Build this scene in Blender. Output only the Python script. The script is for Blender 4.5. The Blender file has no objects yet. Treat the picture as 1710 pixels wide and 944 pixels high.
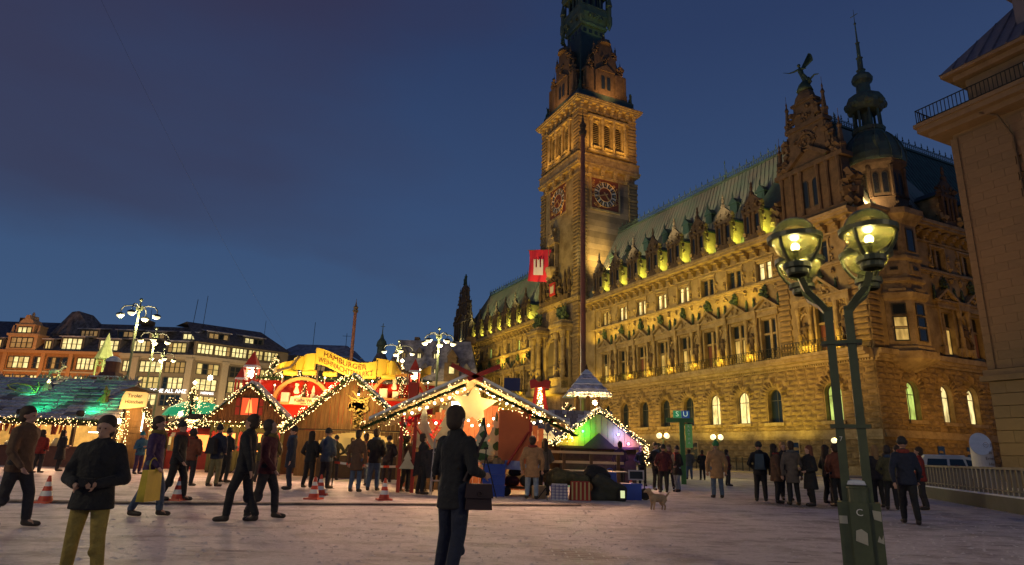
import bpy, math, random
from math import sin, cos, pi, radians as R
from mathutils import Vector, Matrix
rnd = random.Random(7)
SC = bpy.context.scene
COL = SC.collection

# ------------------------------------------------------------------ camera
cam = bpy.data.objects.new('camera', bpy.data.cameras.new('camera'))
COL.objects.link(cam); SC.camera = cam
PITCH, ROLL = R(14.909), R(1.604)
cam.data.sensor_width = 36.0
cam.data.lens = 36.0 * 1070 / 1710
cam.data.clip_start = 0.1; cam.data.clip_end = 3000
cam.location = (0, 0, 1.25)
cam.matrix_world = Matrix.Translation((0, 0, 1.25)) @ Matrix.Rotation(pi/2 + PITCH, 4, 'X') @ Matrix.Rotation(ROLL, 4, 'Z')

# ------------------------------------------------------------------ render
SC.view_settings.view_transform = 'Standard'
SC.view_settings.look = 'None'
SC.view_settings.exposure = 0.0
SC.view_settings.gamma = 1.0
SC.render.engine = 'CYCLES'
SC.cycles.use_denoising = True
SC.cycles.sample_clamp_indirect = 3.0
SC.cycles.sample_clamp_direct = 0.0
SC.cycles.max_bounces = 5
SC.cycles.diffuse_bounces = 2
SC.cycles.glossy_bounces = 3
SC.cycles.transmission_bounces = 5
SC.cycles.transparent_max_bounces = 12
SC.cycles.caustics_reflective = False
SC.cycles.caustics_refractive = False
SC.cycles.light_sampling_threshold = 0.02

# ------------------------------------------------------------------ dusk sky
W = bpy.data.worlds.new('World'); SC.world = W; W.use_nodes = True
nt = W.node_tree; nt.nodes.clear()
def wn(t, **k):
    n = nt.nodes.new(t)
    for a, b in k.items(): setattr(n, a, b)
    return n
tc = wn('ShaderNodeTexCoord'); sep = wn('ShaderNodeSeparateXYZ')
nt.links.new(tc.outputs['Generated'], sep.inputs[0])
ramp = wn('ShaderNodeValToRGB'); nt.links.new(sep.outputs['Z'], ramp.inputs[0])
cr = ramp.color_ramp
cr.elements[0].position = 0.0; cr.elements[0].color = (.060, .122, .245, 1)
cr.elements[1].position = 1.0; cr.elements[1].color = (.017, .028, .078, 1)
for p, c in ((.16, (.053, .106, .218, 1)), (.36, (.040, .078, .180, 1)), (.58, (.027, .049, .128, 1))):
    e = cr.elements.new(p); e.color = c
# cloud bank over the western half of the sky, soft, broken edge
def vdot(d):
    n = wn('ShaderNodeVectorMath', operation='DOT_PRODUCT')
    nt.links.new(tc.outputs['Generated'], n.inputs[0]); n.inputs[1].default_value = d
    return n.outputs['Value']
def mth(op, a, b, clamp=False):
    n = wn('ShaderNodeMath', operation=op); n.use_clamp = clamp
    for i, q in enumerate((a, b)):
        if isinstance(q, (int, float)): n.inputs[i].default_value = q
        else: nt.links.new(q, n.inputs[i])
    return n.outputs[0]
mp = wn('ShaderNodeMapping'); mp.inputs['Scale'].default_value = (1.6, 1.6, 4.6)
nt.links.new(tc.outputs['Generated'], mp.inputs[0])
nz = wn('ShaderNodeTexNoise'); nz.inputs['Scale'].default_value = 1.5; nz.inputs['Detail'].default_value = 6; nz.inputs['Roughness'].default_value = .48
nt.links.new(mp.outputs[0], nz.inputs['Vector'])
cd = Vector((-.66, .52, .54)).normalized()
near = vdot(cd[:])
m1 = mth('SUBTRACT', near, .80)
m1 = mth('MULTIPLY', m1, 3.6)
m2 = mth('MULTIPLY', mth('SUBTRACT', nz.outputs[0], .5), 1.5)
band = mth('MULTIPLY', mth('SUBTRACT', sep.outputs['Z'], .255), 9.0)      # flat lower edge of the bank
msk = mth('MINIMUM', mth('ADD', mth('ADD', m1, m2), .2), mth('ADD', band, mth('MULTIPLY', m2, 1.8)))
msk = mth('SMOOTH_MIN', mth('MAXIMUM', msk, 0.0), 1.0)
msk = mth('MULTIPLY', msk, .92, True)
nz2 = wn('ShaderNodeTexNoise'); nz2.inputs['Scale'].default_value = 1.1; nz2.inputs['Detail'].default_value = 3
nt.links.new(mp.outputs[0], nz2.inputs['Vector'])
cc = wn('ShaderNodeValToRGB'); nt.links.new(mth('ADD', sep.outputs['Z'], mth('MULTIPLY', mth('SUBTRACT', nz2.outputs[0], .5), .35)), cc.inputs[0])
cc.color_ramp.elements[0].position = .2; cc.color_ramp.elements[0].color = (.046, .062, .125, 1)
cc.color_ramp.elements[1].position = .75; cc.color_ramp.elements[1].color = (.036, .028, .066, 1)
e = cc.color_ramp.elements.new(.45); e.color = (.043, .043, .088, 1)
mx = wn('ShaderNodeMix', data_type='RGBA')
nt.links.new(msk, mx.inputs[0]); nt.links.new(ramp.outputs[0], mx.inputs[6]); nt.links.new(cc.outputs[0], mx.inputs[7])
bg = wn('ShaderNodeBackground'); bg.inputs['Strength'].default_value = .93
nt.links.new(mx.outputs[2], bg.inputs[0])
wo = wn('ShaderNodeOutputWorld'); nt.links.new(bg.outputs[0], wo.inputs[0])

# ------------------------------------------------------------------ lights (lamps of the place, plus some added fill)
HC = Vector((33.9, 60.0, 0)); HU = Vector((-.4313, .9022, 0)); HV = Vector((.9022, .4313, 0))
def TH(s, t, z): return HC + HU*s + HV*t + Vector((0, 0, z))   # town hall: s along the front to the left, t into the house
def lamp(kind, name, loc, power, color, size=.1, target=None, angle=70, blend=.6):
    l = bpy.data.lights.new(name, kind); l.energy = power; l.color = color
    if kind == 'AREA': l.size = size
    else: l.shadow_soft_size = size
    if kind == 'SPOT': l.spot_size = R(angle); l.spot_blend = blend
    o = bpy.data.objects.new(name, l); COL.objects.link(o); o.location = loc
    if target is not None:
        o.rotation_euler = (Vector(target) - Vector(loc)).to_track_quat('-Z', 'Y').to_euler()
    return o
GOLD = (1, .65, .06); AMBER = (1, .46, .05); YG = (.92, .86, .12); WARM = (1, .66, .30)

# ------------------------------------------------------------------ materials
MATS = {}
def M(name, col=(.5, .5, .5), rough=.8, metal=0, emit=None, es=1.0, var=0, vs=4.0, bump=0, bs=20.0, col2=None, alpha=1, trans=0, brick=None, lum_none=False, vobj=False, stretch=None):
    if name in MATS: return MATS[name]
    m = bpy.data.materials.new(name); m.use_nodes = True; n = m.node_tree; p = n.nodes['Principled BSDF']
    p.inputs['Base Color'].default_value = (*col, 1); p.inputs['Roughness'].default_value = rough; p.inputs['Metallic'].default_value = metal
    if trans: p.inputs['Transmission Weight'].default_value = trans
    if alpha < 1: p.inputs['Alpha'].default_value = alpha
    if emit:
        p.inputs['Emission Color'].default_value = (*emit, 1); p.inputs['Emission Strength'].default_value = es
    t = n.nodes.new('ShaderNodeTexCoord'); vec = t.outputs['Object']
    if vobj:
        g = n.nodes.new('ShaderNodeNewGeometry'); vec = g.outputs['Position']
    if stretch:
        mp_ = n.nodes.new('ShaderNodeMapping'); mp_.inputs['Scale'].default_value = stretch
        n.links.new(vec, mp_.inputs[0]); vec = mp_.outputs[0]
    src = None
    if brick:
        bk = n.nodes.new('ShaderNodeTexBrick'); mp2 = n.nodes.new('ShaderNodeMapping')
        mp2.inputs['Rotation'].default_value = brick[3] if len(brick) > 3 else (R(90), 0, 0)
        n.links.new(vec, mp2.inputs[0]); n.links.new(mp2.outputs[0], bk.inputs['Vector'])
        bk.inputs['Scale'].default_value = 1; bk.inputs['Brick Width'].default_value = brick[0]; bk.inputs['Row Height'].default_value = brick[1]
        bk.inputs['Mortar Size'].default_value = .02
        bk.inputs['Color1'].default_value = (*[c*brick[2] for c in col], 1); bk.inputs['Color2'].default_value = (*[min(1, c/brick[2]) for c in col], 1)
        bk.inputs['Mortar'].default_value = (*[c*.45 for c in col], 1)
        src = bk.outputs[0]; n.links.new(src, p.inputs['Base Color'])
    if var:
        a = n.nodes.new('ShaderNodeTexNoise'); a.inputs['Scale'].default_value = vs; a.inputs['Detail'].default_value = 5; a.inputs['Roughness'].default_value = .65
        n.links.new(vec, a.inputs['Vector'])
        x = n.nodes.new('ShaderNodeMix'); x.data_type = 'RGBA'
        r = n.nodes.new('ShaderNodeMapRange'); r.inputs[1].default_value = .35; r.inputs[2].default_value = .68
        n.links.new(a.outputs[0], r.inputs[0]); n.links.new(r.outputs[0], x.inputs[0])
        c2 = col2 or tuple(c*(1-var) for c in col)
        x.inputs[6].default_value = (*col, 1); x.inputs[7].default_value = (*c2, 1)
        if src:
            x.blend_type = 'MULTIPLY'; n.links.new(src, x.inputs[6])
            x.inputs[7].default_value = (*[1-var]*3, 1)
        n.links.new(x.outputs[2], p.inputs['Base Color'])
    if bump:
        b = n.nodes.new('ShaderNodeTexNoise'); b.inputs['Scale'].default_value = bs; b.inputs['Detail'].default_value = 4
        n.links.new(vec, b.inputs['Vector'])
        bb = n.nodes.new('ShaderNodeBump'); bb.inputs['Strength'].default_value = bump; bb.inputs['Distance'].default_value = .05
        n.links.new(b.outputs[0], bb.inputs['Height']); n.links.new(bb.outputs[0], p.inputs['Normal'])
    if lum_none: m.cycles.emission_sampling = 'NONE'
    MATS[name] = m; return m

STONE = M('sandstone', (.36, .27, .14), .85, var=.55, vs=.55, col2=(.17, .115, .05), bump=.5, bs=5)
STONE2 = M('sandstone_trim', (.38, .285, .15), .8, var=.5, vs=1.2, col2=(.18, .12, .05), bump=.3, bs=7)
RUST = M('rusticated_stone', (.35, .24, .11), .9, var=.6, vs=.9, col2=(.12, .08, .035), bump=1.0, bs=6)
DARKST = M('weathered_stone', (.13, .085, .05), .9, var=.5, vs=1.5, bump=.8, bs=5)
ASHLAR = M('tower_ashlar', (.33, .23, .135), .85, brick=(1.1, .48, .72, (R(90), 0, R(90))), var=.45, vs=.35, bump=.3, bs=4)
BRONZE = M('weathered_bronze', (.06, .10, .06), .6, metal=.3, var=.5, vs=3)
COPPER = M('green_copper_roof', (.20, .23, .16), .65, metal=.05, var=.7, vs=.45, col2=(.27, .21, .16), bump=.2, bs=3)
COPPER2 = M('green_copper', (.085, .135, .095), .6, metal=.15, var=.6, vs=1.2, col2=(.06, .065, .045))
COPPER3 = M('dark_copper', (.04, .07, .06), .5, metal=.3, var=.4, vs=1.0)
IRON = M('wrought_iron', (.02, .02, .015), .5, metal=.5)
LIT = M('lit_window', (.3, .25, .1), .4, emit=(1, .80, .34), es=1.25)
LITB = M('lit_window_soft', (.3, .25, .1), .4, emit=(1, .62, .16), es=.5)
LITG = M('lit_window_green', (.2, .3, .1), .4, emit=(.72, .95, .22), es=.6)
REDCUR = M('red_curtain', (.14, .04, .03), .9, var=.5, vs=6, stretch=(6, 6, .2), emit=(.4, .12, .04), es=.06)
def vary_emit(m, sc, lo, hi, st=(1, 1, 1)):
    n = m.node_tree; p = n.nodes['Principled BSDF']; t = n.nodes.new('ShaderNodeTexCoord'); a = n.nodes.new('ShaderNodeTexNoise'); a.inputs['Scale'].default_value = sc; a.inputs['Detail'].default_value = 3
    q = n.nodes.new('ShaderNodeMapping'); q.inputs['Scale'].default_value = st; n.links.new(t.outputs['Object'], q.inputs[0]); n.links.new(q.outputs[0], a.inputs['Vector'])
    r = n.nodes.new('ShaderNodeMapRange'); r.inputs[1].default_value = .35; r.inputs[2].default_value = .65; r.inputs[3].default_value = lo; r.inputs[4].default_value = hi
    n.links.new(a.outputs[0], r.inputs[0]); n.links.new(r.outputs[0], p.inputs['Emission Strength'])
for m_, e_ in ((LIT, 1.35), (LITB, .6), (LITG, .8)): vary_emit(m_, 2.2, e_*.3, e_*1.1, (1, 1, .35))
DGLASS = M('dark_glass', (.012, .02, .032), .08, metal=.0)
FRAME = M('window_frame', (.05, .045, .03), .6)
SNOW = M('snow', (.72, .74, .80), .8, var=.15, vs=3, bump=.3, bs=12)
WOOD = M('brown_planks', (.20, .085, .03), .8, var=.5, vs=2, bump=.3, bs=10, stretch=(6, 6, .7))
WOOD2 = M('honey_planks', (.30, .155, .05), .8, var=.5, vs=2, bump=.3, bs=10, stretch=(6, 6, .7))
DWOOD = M('dark_wood', (.08, .045, .025), .8, var=.4, vs=5)
REDW = M('red_paint', (.42, .035, .02), .6, var=.3, vs=2)
ORANGE = M('orange_board', (.55, .13, .035), .6, var=.15, vs=2)
WHITE = M('white_paint', (.75, .72, .64), .6, var=.1, vs=4)
CREAM = M('cream_board', (.68, .60, .40), .7, var=.15, vs=3)
GREEN = M('green_paint', (.05, .11, .04), .6)
LEAF = M('fir_needles', (.055, .11, .03), .9, var=.5, vs=8)
YEL = M('golden_ribbon', (.72, .48, .04), .55, var=.12, vs=1.5)
BULB = M('fairy_bulb', (1, .8, .5), .4, emit=(1, .66, .26), es=9, lum_none=True)
STARB = M('star_bulb', (1, .8, .5), .4, emit=(1, .80, .48), es=16, lum_none=True)
TUBE = M('fluorescent_tube', (1, .9, .7), .4, emit=(1, .88, .62), es=9, lum_none=True)
LAMPG = M('lamp_bowl', (1, .9, .6), .4, emit=(1, .84, .46), es=1.3, lum_none=True)
POSTG = M('green_post_paint', (.10, .115, .055), .45, var=.3, vs=5)
BLACK = M('black_cloth', (.018, .016, .018), .85)

# ------------------------------------------------------------------ mesh helper
class MB:
    def __init__(s, f=None): s.v = []; s.F = []; s.m = []; s.f = f
    def add(s, vs, fs, m=0):
        b = len(s.v); g = s.f
        s.v += [tuple(g(*p)) if g else tuple(p) for p in vs]
        s.F += [tuple(b+i for i in q) for q in fs]; s.m += [m]*len(fs)
    def box(s, x0, x1, y0, y1, z0, z1, m=0, ix=0, iy=0):
        s.add([(x0, y0, z0), (x1, y0, z0), (x1, y1, z0), (x0, y1, z0), (x0+ix, y0+iy, z1), (x1-ix, y0+iy, z1), (x1-ix, y1-iy, z1), (x0+ix, y1-iy, z1)],
              [(0, 3, 2, 1), (4, 5, 6, 7), (0, 1, 5, 4), (1, 2, 6, 5), (2, 3, 7, 6), (3, 0, 4, 7)], m)
    def cbox(s, c, d, m=0, rz=0, M4=None):
        x, y, z = d[0]/2, d[1]/2, d[2]/2
        vs = [Vector(p) for p in ((-x, -y, -z), (x, -y, -z), (x, y, -z), (-x, y, -z), (-x, -y, z), (x, -y, z), (x, y, z), (-x, y, z))]
        Q = (M4 or Matrix.Rotation(rz, 4, 'Z'))
        s.add([tuple(Q @ p + Vector(c)) for p in vs], [(0, 3, 2, 1), (4, 5, 6, 7), (0, 1, 5, 4), (1, 2, 6, 5), (2, 3, 7, 6), (3, 0, 4, 7)], m)
    def prism(s, pts, d0, d1, m=0, plane='xz'):
        n = len(pts)
        def q(p, d): return (p[0], d, p[1]) if plane == 'xz' else ((d, p[0], p[1]) if plane == 'yz' else (p[0], p[1], d))
        s.add([q(p, d0) for p in pts] + [q(p, d1) for p in pts],
              [tuple(range(n))[::-1], tuple(range(n, 2*n))] + [(i, (i+1) % n, n+(i+1) % n, n+i) for i in range(n)], m)
    def lathe(s, prof, n=10, c=(0, 0, 0), m=0, a0=0.0, sx=1, sy=1):
        vs = []
        for r, z in prof:
            for k in range(n):
                a = a0 + 2*pi*k/n; vs.append((c[0]+r*cos(a)*sx, c[1]+r*sin(a)*sy, c[2]+z))
        fs = []
        for i in range(len(prof)-1):
            for k in range(n): fs.append((i*n+k, i*n+(k+1) % n, (i+1)*n+(k+1) % n, (i+1)*n+k))
        fs.append(tuple(range(n))[::-1]); fs.append(tuple(range((len(prof)-1)*n, len(prof)*n)))
        s.add(vs, fs, m)
    def tube(s, pts, r, n=6, m=0, close=False):
        pts = [Vector(p) for p in pts]; N = len(pts); vs = []
        rr = r if isinstance(r, (list, tuple)) else [r]*N
        for i, p in enumerate(pts):
            d = (pts[(i+1) % N if close else min(i+1, N-1)] - pts[(i-1) % N if close else max(i-1, 0)])
            d = d.normalized() if d.length > 1e-9 else Vector((0, 0, 1))
            a = d.cross(Vector((0, 0, 1)));
            if a.length < .05: a = d.cross(Vector((0, 1, 0)))
            a.normalize(); b = d.cross(a)
            for k in range(n):
                t = 2*pi*k/n; vs.append(tuple(p + (a*cos(t)+b*sin(t))*rr[i]))
        fs = []
        for i in range(N if close else N-1):
            j = (i+1) % N
            for k in range(n): fs.append((i*n+k, i*n+(k+1) % n, j*n+(k+1) % n, j*n+k))
        if not close: fs += [tuple(range(n)), tuple(range((N-1)*n, N*n))]
        s.add(vs, fs, m)
    def ring(s, c, R_, r, nn=12, n=4, m=0, plane='xz'):
        P = []
        for k in range(nn):
            a = 2*pi*k/nn
            P.append((c[0]+R_*cos(a), c[1], c[2]+R_*sin(a)) if plane == 'xz' else ((c[0], c[1]+R_*cos(a), c[2]+R_*sin(a)) if plane == 'yz' else (c[0]+R_*cos(a), c[1]+R_*sin(a), c[2])))
        s.tube(P, r, n, m, close=True)
    def ball(s, c, r, m=0, n=8, k=5, sc=(1, 1, 1)):
        s.lathe([(max(.001, r*sin(pi*i/k)), -r*cos(pi*i/k)*sc[2]) for i in range(k+1)], n, c, m, sx=sc[0], sy=sc[1])
    def octa(s, c, r, m=0):
        x, y, z = c
        s.add([(x+r, y, z), (x, y+r, z), (x-r, y, z), (x, y-r, z), (x, y, z+r), (x, y, z-r)],
              [(0, 1, 4), (1, 2, 4), (2, 3, 4), (3, 0, 4), (1, 0, 5), (2, 1, 5), (3, 2, 5), (0, 3, 5)], m)
    def lumps(s, c, d, n, r0, r1, m=0, rg=rnd):
        for _ in range(n):
            p = [c[i]+d[i]*rg.uniform(-.5, .5) for i in range(3)]; r = rg.uniform(r0, r1)
            Q = Matrix.Rotation(rg.uniform(0, 3), 4, Vector((rg.random()-.5, rg.random()-.5, rg.random()+.1)))
            s.cbox(p, (r*rg.uniform(.7, 1.5), r*rg.uniform(.7, 1.3), r*rg.uniform(.8, 1.8)), m, M4=Q)
    def mesh(s, name, mats, smooth=False):
        me = bpy.data.meshes.new(name); me.from_pydata(s.v, [], s.F); me.update()
        for q in mats: me.materials.append(q)
        if len(mats) > 1: me.polygons.foreach_set('material_index', s.m)
        if smooth: me.polygons.foreach_set('use_smooth', [True]*len(me.polygons))
        return me
    def build(s, name, mats, parent=None, smooth=False, kind=None, **k):
        if not isinstance(mats, (list, tuple)): mats = [mats]
        return obj(name, s.mesh(name, mats, smooth), parent, kind=kind, **k)
def obj(name, me, parent=None, loc=None, rz=None, kind=None, label=None, scale=None, group=None, cat=None):
    o = bpy.data.objects.new(name, me); COL.objects.link(o)
    if parent: o.parent = parent
    if loc is not None: o.location = loc
    if rz is not None: o.rotation_euler = (0, 0, rz)
    if scale is not None: o.scale = scale
    if kind: o['kind'] = kind
    if label: o['label'] = label
    if group: o['group'] = group
    if cat: o['category'] = cat
    return o
def thing(name, label, cat, loc=(0, 0, 0), rz=0, group=None):
    return obj(name, None, None, loc, rz, label=label, cat=cat, group=group)
def text(s, size, mat, parent, name='lettering', loc=(0, 0, 0), rot=(pi/2, 0, 0), ext=.02, warp=None, wid=1.0, align='CENTER', **k):
    c = bpy.data.curves.new(name, 'FONT'); c.body = s; c.size = size; c.extrude = ext; c.align_x = align; c.align_y = 'CENTER'; c.resolution_u = 3
    t = bpy.data.objects.new(name, c); COL.objects.link(t)
    dg = bpy.context.evaluated_depsgraph_get(); me = bpy.data.meshes.new_from_object(t.evaluated_get(dg))
    bpy.data.objects.remove(t); bpy.data.curves.remove(c)
    Q = Matrix.Translation(loc) @ Matrix(((1, 0, 0, 0), (0, 1, 0, 0), (0, 0, 1, 0), (0, 0, 0, 1))) @ __import__('mathutils').Euler(rot).to_matrix().to_4x4() @ Matrix.Diagonal((wid, 1, 1, 1))
    me.transform(Q)
    if warp:
        for v in me.vertices: v.co = warp(v.co)
    me.materials.clear(); me.materials.append(mat); me.name = name
    return obj(name, me, parent, **k)
# ------------------------------------------------------------------ ground
g = MB(); N = 24
g.add([(-900, -300, 0), (900, -300, 0), (900, 1500, 0), (-900, 1500, 0)], [(0, 1, 2, 3)])
GR = bpy.data.materials.new('trampled_snow_ground'); GR.use_nodes = True
def ground_mat(m):
    n = m.node_tree; p = n.nodes['Principled BSDF']; L = n.links.new
    ge = n.nodes.new('ShaderNodeNewGeometry')
    def noise(sc, det, ro, st=(1, 1, 1)):
        mp_ = n.nodes.new('ShaderNodeMapping'); mp_.inputs['Scale'].default_value = st; L(ge.outputs['Position'], mp_.inputs[0])
        a = n.nodes.new('ShaderNodeTexNoise'); a.inputs['Scale'].default_value = sc; a.inputs['Detail'].default_value = det; a.inputs['Roughness'].default_value = ro
        L(mp_.outputs[0], a.inputs['Vector']); return a.outputs[0]
    def mr(v, a, b):
        r = n.nodes.new('ShaderNodeMapRange'); r.inputs[1].default_value = a; r.inputs[2].default_value = b; L(v, r.inputs[0]); return r.outputs[0]
    def mix(f, a, b, bt='MIX'):
        x = n.nodes.new('ShaderNodeMix'); x.data_type = 'RGBA'; x.blend_type = bt
        if isinstance(f, float): x.inputs[0].default_value = f
        else: L(f, x.inputs[0])
        for i, c in ((6, a), (7, b)):
            if isinstance(c, tuple): x.inputs[i].default_value = (*c, 1)
            else: L(c, x.inputs[i])
        return x.outputs[2]
    bk = n.nodes.new('ShaderNodeTexBrick'); bk.inputs['Scale'].default_value = 1; bk.inputs['Brick Width'].default_value = .32; bk.inputs['Row Height'].default_value = .16; bk.inputs['Mortar Size'].default_value = .012
    bk.inputs['Color1'].default_value = (.20, .15, .14, 1); bk.inputs['Color2'].default_value = (.13, .10, .10, 1); bk.inputs['Mortar'].default_value = (.5, .48, .5, 1)
    L(ge.outputs['Position'], bk.inputs['Vector'])
    big = noise(.16, 5, .6); mid = noise(1.3, 9, .74, (.8, 1.25, 1)); fine = noise(13, 6, .8, (.8, 1.2, 1)); tracks = noise(2.0, 6, .7, (.35, 1.8, 1))
    snow = mix(mr(fine, .3, .72), (.80, .72, .74), (.46, .39, .41))
    snow = mix(mr(mid, .47, .62), snow, (.34, .28, .29))
    snow = mix(mr(tracks, .60, .66), snow, (.20, .16, .17))
    snow = mix(mr(big, .56, .62), snow, bk.outputs[0])
    L(snow, p.inputs['Base Color']); p.inputs['Roughness'].default_value = .62
    b1 = n.nodes.new('ShaderNodeBump'); b1.inputs['Strength'].default_value = .9; b1.inputs['Distance'].default_value = .07; L(mid, b1.inputs['Height'])
    b2 = n.nodes.new('ShaderNodeBump'); b2.inputs['Strength'].default_value = .7; b2.inputs['Distance'].default_value = .025; L(fine, b2.inputs['Height']); L(b1.outputs[0], b2.inputs['Normal'])
    L(b2.outputs[0], p.inputs['Normal'])
ground_mat(GR)
g.build('ground', GR, kind='structure')
# dark cable cover that crosses the square
gt = MB(); zs = .004
A = [(-30, 11.4), (-16, 13.0), (-8, 14.35), (-3.5, 15.6), (0, 16.6), (1.9, 17.2)]
vs = []; fs = []
for i, (x, y) in enumerate(A):
    vs += [(x, y-.2, .012), (x, y-.16, .04), (x, y+.16, .04), (x, y+.2, .012)]
for i in range(len(A)-1):
    for k in range(3): fs.append((i*4+k, i*4+k+4, i*4+k+5, i*4+k+1))
gt.add(vs, fs)
gt.build('cable_cover', M('dirty_rubber', (.05, .035, .03), .8, var=.6, vs=5, col2=(.2, .15, .13)), label='long dark cable cover crossing the snowy square behind the traffic cones', cat='cable cover')
# raised snowy kerb in front of the town hall and the stalls
k_ = MB(lambda s, t, z: TH(s, t, z)); k_.box(-.5, 112, -6.5, -6.1, -.1, .13)
k_.build('kerb', M('kerb_stone', (.55, .42, .2), .8, var=.3), kind='structure')
k_ = MB(lambda s, t, z: TH(s, t, z)); k_.box(-1, 112, -6.1, 4, -.2, .12); k_.build('pavement', M('snowy_pavement', (.45, .38, .34), .8, var=.4, vs=1, vobj=True, bump=.3), kind='structure')

# ------------------------------------------------------------------ TOWN HALL
town = thing('town_hall', 'ornate golden-lit sandstone town hall with clock tower, green copper roof and gabled corner', 'town hall', HC[:], math.atan2(-.9022, .4313))
FF = lambda s, d, z: (-s, d, z)             # wall frame of the front: a = s, d = depth inward
SF = lambda t, d, z: (.5 - d, t, z)         # wall frame of the right flank
def arch_pts(ac, w, zs_, n=8, k=1.0):
    return [(ac + w/2*cos(pi - pi*i/n), zs_ + k*w/2*sin(pi*i/n)) for i in range(n+1)]
def wall(mb, a0, a1, z0, z1, d0, d1, holes, m=0, mr_=None):
    """wall slab from depth d0 to d1 with real openings; hole = (centre, width, z bottom, z top, arched)"""
    mr_ = m if mr_ is None else mr_
    hs = sorted(holes); x = a0
    for (c, w, zb, zt, ar) in hs:
        l, r = c-w/2, c+w/2
        if l > x: mb.box(x, l, d0, d1, z0, z1, m)
        if zb > z0: mb.box(l, r, d0, d1, z0, zb, m)
        if ar:
            zs_ = zt - w/2; P = arch_pts(c, w, zs_)
            for i in range(len(P)-1):
                mb.prism([P[i], P[i+1], (P[i+1][0], z1), (P[i][0], z1)], d0, d1, m)
        elif zt < z1: mb.box(l, r, d0, d1, zt, z1, m)
        x = r
    if x < a1: mb.box(x, a1, d0, d1, z0, z1, m)
def window(par, f, c, w, zb, zt, d, glass, arch=False, nv=1, hs=(.62,), fw=.07, name='window', fmat=None):
    mb = MB(f); pn = MB(f); l, r = c-w/2, c+w/2; zs_ = zt - w/2 if arch else zt
    mb.box(l, l+fw, d, d+.1, zb, zs_); mb.box(r-fw, r, d, d+.1, zb, zs_); mb.box(l+fw, r-fw, d, d+.1, zb, zb+fw)
    if arch:
        P = arch_pts(c, w, zs_); Q = arch_pts(c, w-2*fw, zs_)
        for i in range(len(P)-1): mb.prism([Q[i], Q[i+1], P[i+1], P[i]], d, d+.1)
    else: mb.box(l+fw, r-fw, d, d+.1, zt-fw, zt)
    for i in range(nv):
        x = l + w*(i+1)/(nv+1); mb.box(x-fw*.4, x+fw*.4, d+.01, d+.09, zb+fw, (zt-.12) if arch else zt-fw)
    for h in hs:
        z = zb + (zt-zb)*h; mb.box(l+fw, r-fw, d+.02, d+.08, z-fw*.4, z+fw*.4)
    fr = mb.build(name, fmat or FRAME, par)
    if arch:
        P = arch_pts(c, w-fw, zs_); pts = [(l+fw/2, zb)] + P + [(r-fw/2, zb)]
        pn.prism(pts[::-1], d+.05, d+.07)
    else: pn.box(l+fw/2, r-fw/2, d+.05, d+.07, zb, zt)
    pn.build('pane', glass, fr)
    return fr
# unit rock-faced stone: x -.5...5 wide, y 0 (back) ... -1 (front bulge), z -.5...5
def stone_unit(seed):
    q = random.Random(seed); mb = MB(); nx, nz_ = 3, 3; vs = []; idx = {}
    for i in range(nx+1):
        for j in range(nz_+1):
            ed = i in (0, nx) or j in (0, nz_)
            vs.append((-.5+i/nx, -.25 if ed else -.75-q.uniform(0, .5), -.5+j/nz_))
    fs = []
    for i in range(nx):
        for j in range(nz_):
            a = i*(nz_+1)+j; fs.append((a, a+nz_+1, a+nz_+2, a+1))
    mb.add(vs, fs)
    mb.add([(-.5, -.25, -.5), (.5, -.25, -.5), (.5, -.25, .5), (-.5, -.25, .5), (-.5, .2, -.5), (.5, .2, -.5), (.5, .2, .5), (-.5, .2, .5)], [(0, 4, 5, 1), (1, 5, 6, 2), (2, 6, 7, 3), (3, 7, 4, 0)])
    return mb
SU_ = [stone_unit(i) for i in range(5)]
SUM = [q.mesh('stone', [RUST]) for q in SU_]
STONES = []        # (s-distance key, centre local, width, height, relief, rotation about z)
def courses(rot, org, ax, a0, a1, z0, z1, holes, h=.52, ln=1.25, relief=.2, rv=2.0, out=None, skip=()):
    out = STONES if out is None else out
    n = max(1, round((z1-z0)/h)); h = (z1-z0)/n
    for i in range(n):
        zb, zt = z0+i*h, z0+(i+1)*h; zm = (zb+zt)/2
        if any(a < zm < b for a, b in skip): continue
        bl = []
        for (c, w, b, t, ar) in holes:
            zs_ = t-w/2
            if b-.25 < zm < zs_: bl.append((c-w/2-.12, c+w/2+.12))
            elif ar and zs_ <= zm < zs_+rv:
                q = math.sqrt(max(0, rv*rv-(zm-zs_)**2)); bl.append((c-q, c+q))
        bl.sort(); x = a0; fr = []
        for l, r in bl:
            if l > x+.15: fr.append((x, l))
            x = max(x, r)
        if a1 > x+.15: fr.append((x, a1))
        for l, r in fr:
            k = max(1, round((r-l)/ln)); cuts = [l]
            for j in range(1, k): cuts.append(l+(r-l)*(j+(.22 if i % 2 else -.22)*(1 if k > 1 else 0))/k)
            cuts.append(r)
            for j in range(k):
                a, b = cuts[j]+.03, cuts[j+1]-.03
                c_ = (a+b)/2; P = (org[0]+ax[0]*c_, org[1]+ax[1]*c_, zm)
                out.append((P, b-a, h-.06, relief, rot, 0))
def vouss(rot, org, ax, c, w, zt, rv, nrm, relief=.34, n=11, out=None):
    """radiating arch stones as their own wedge blocks"""
    out = STONES if out is None else out
    zs_ = zt-w/2; r0 = w/2+.12
    for i in range(n):
        a = pi*(i+.5)/n; rr = rv*(1.12 if i == n//2 else (1.0 if i % 2 else .88)); rm = (r0+rr)/2
        P = (org[0]+ax[0]*(c+rm*cos(a)), org[1]+ax[1]*(c+rm*cos(a)), zs_+rm*sin(a))
        out.append((P, rr-r0, pi*(r0+rr)/2/n-.05, relief if i != n//2 else .4, rot, a))
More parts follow.
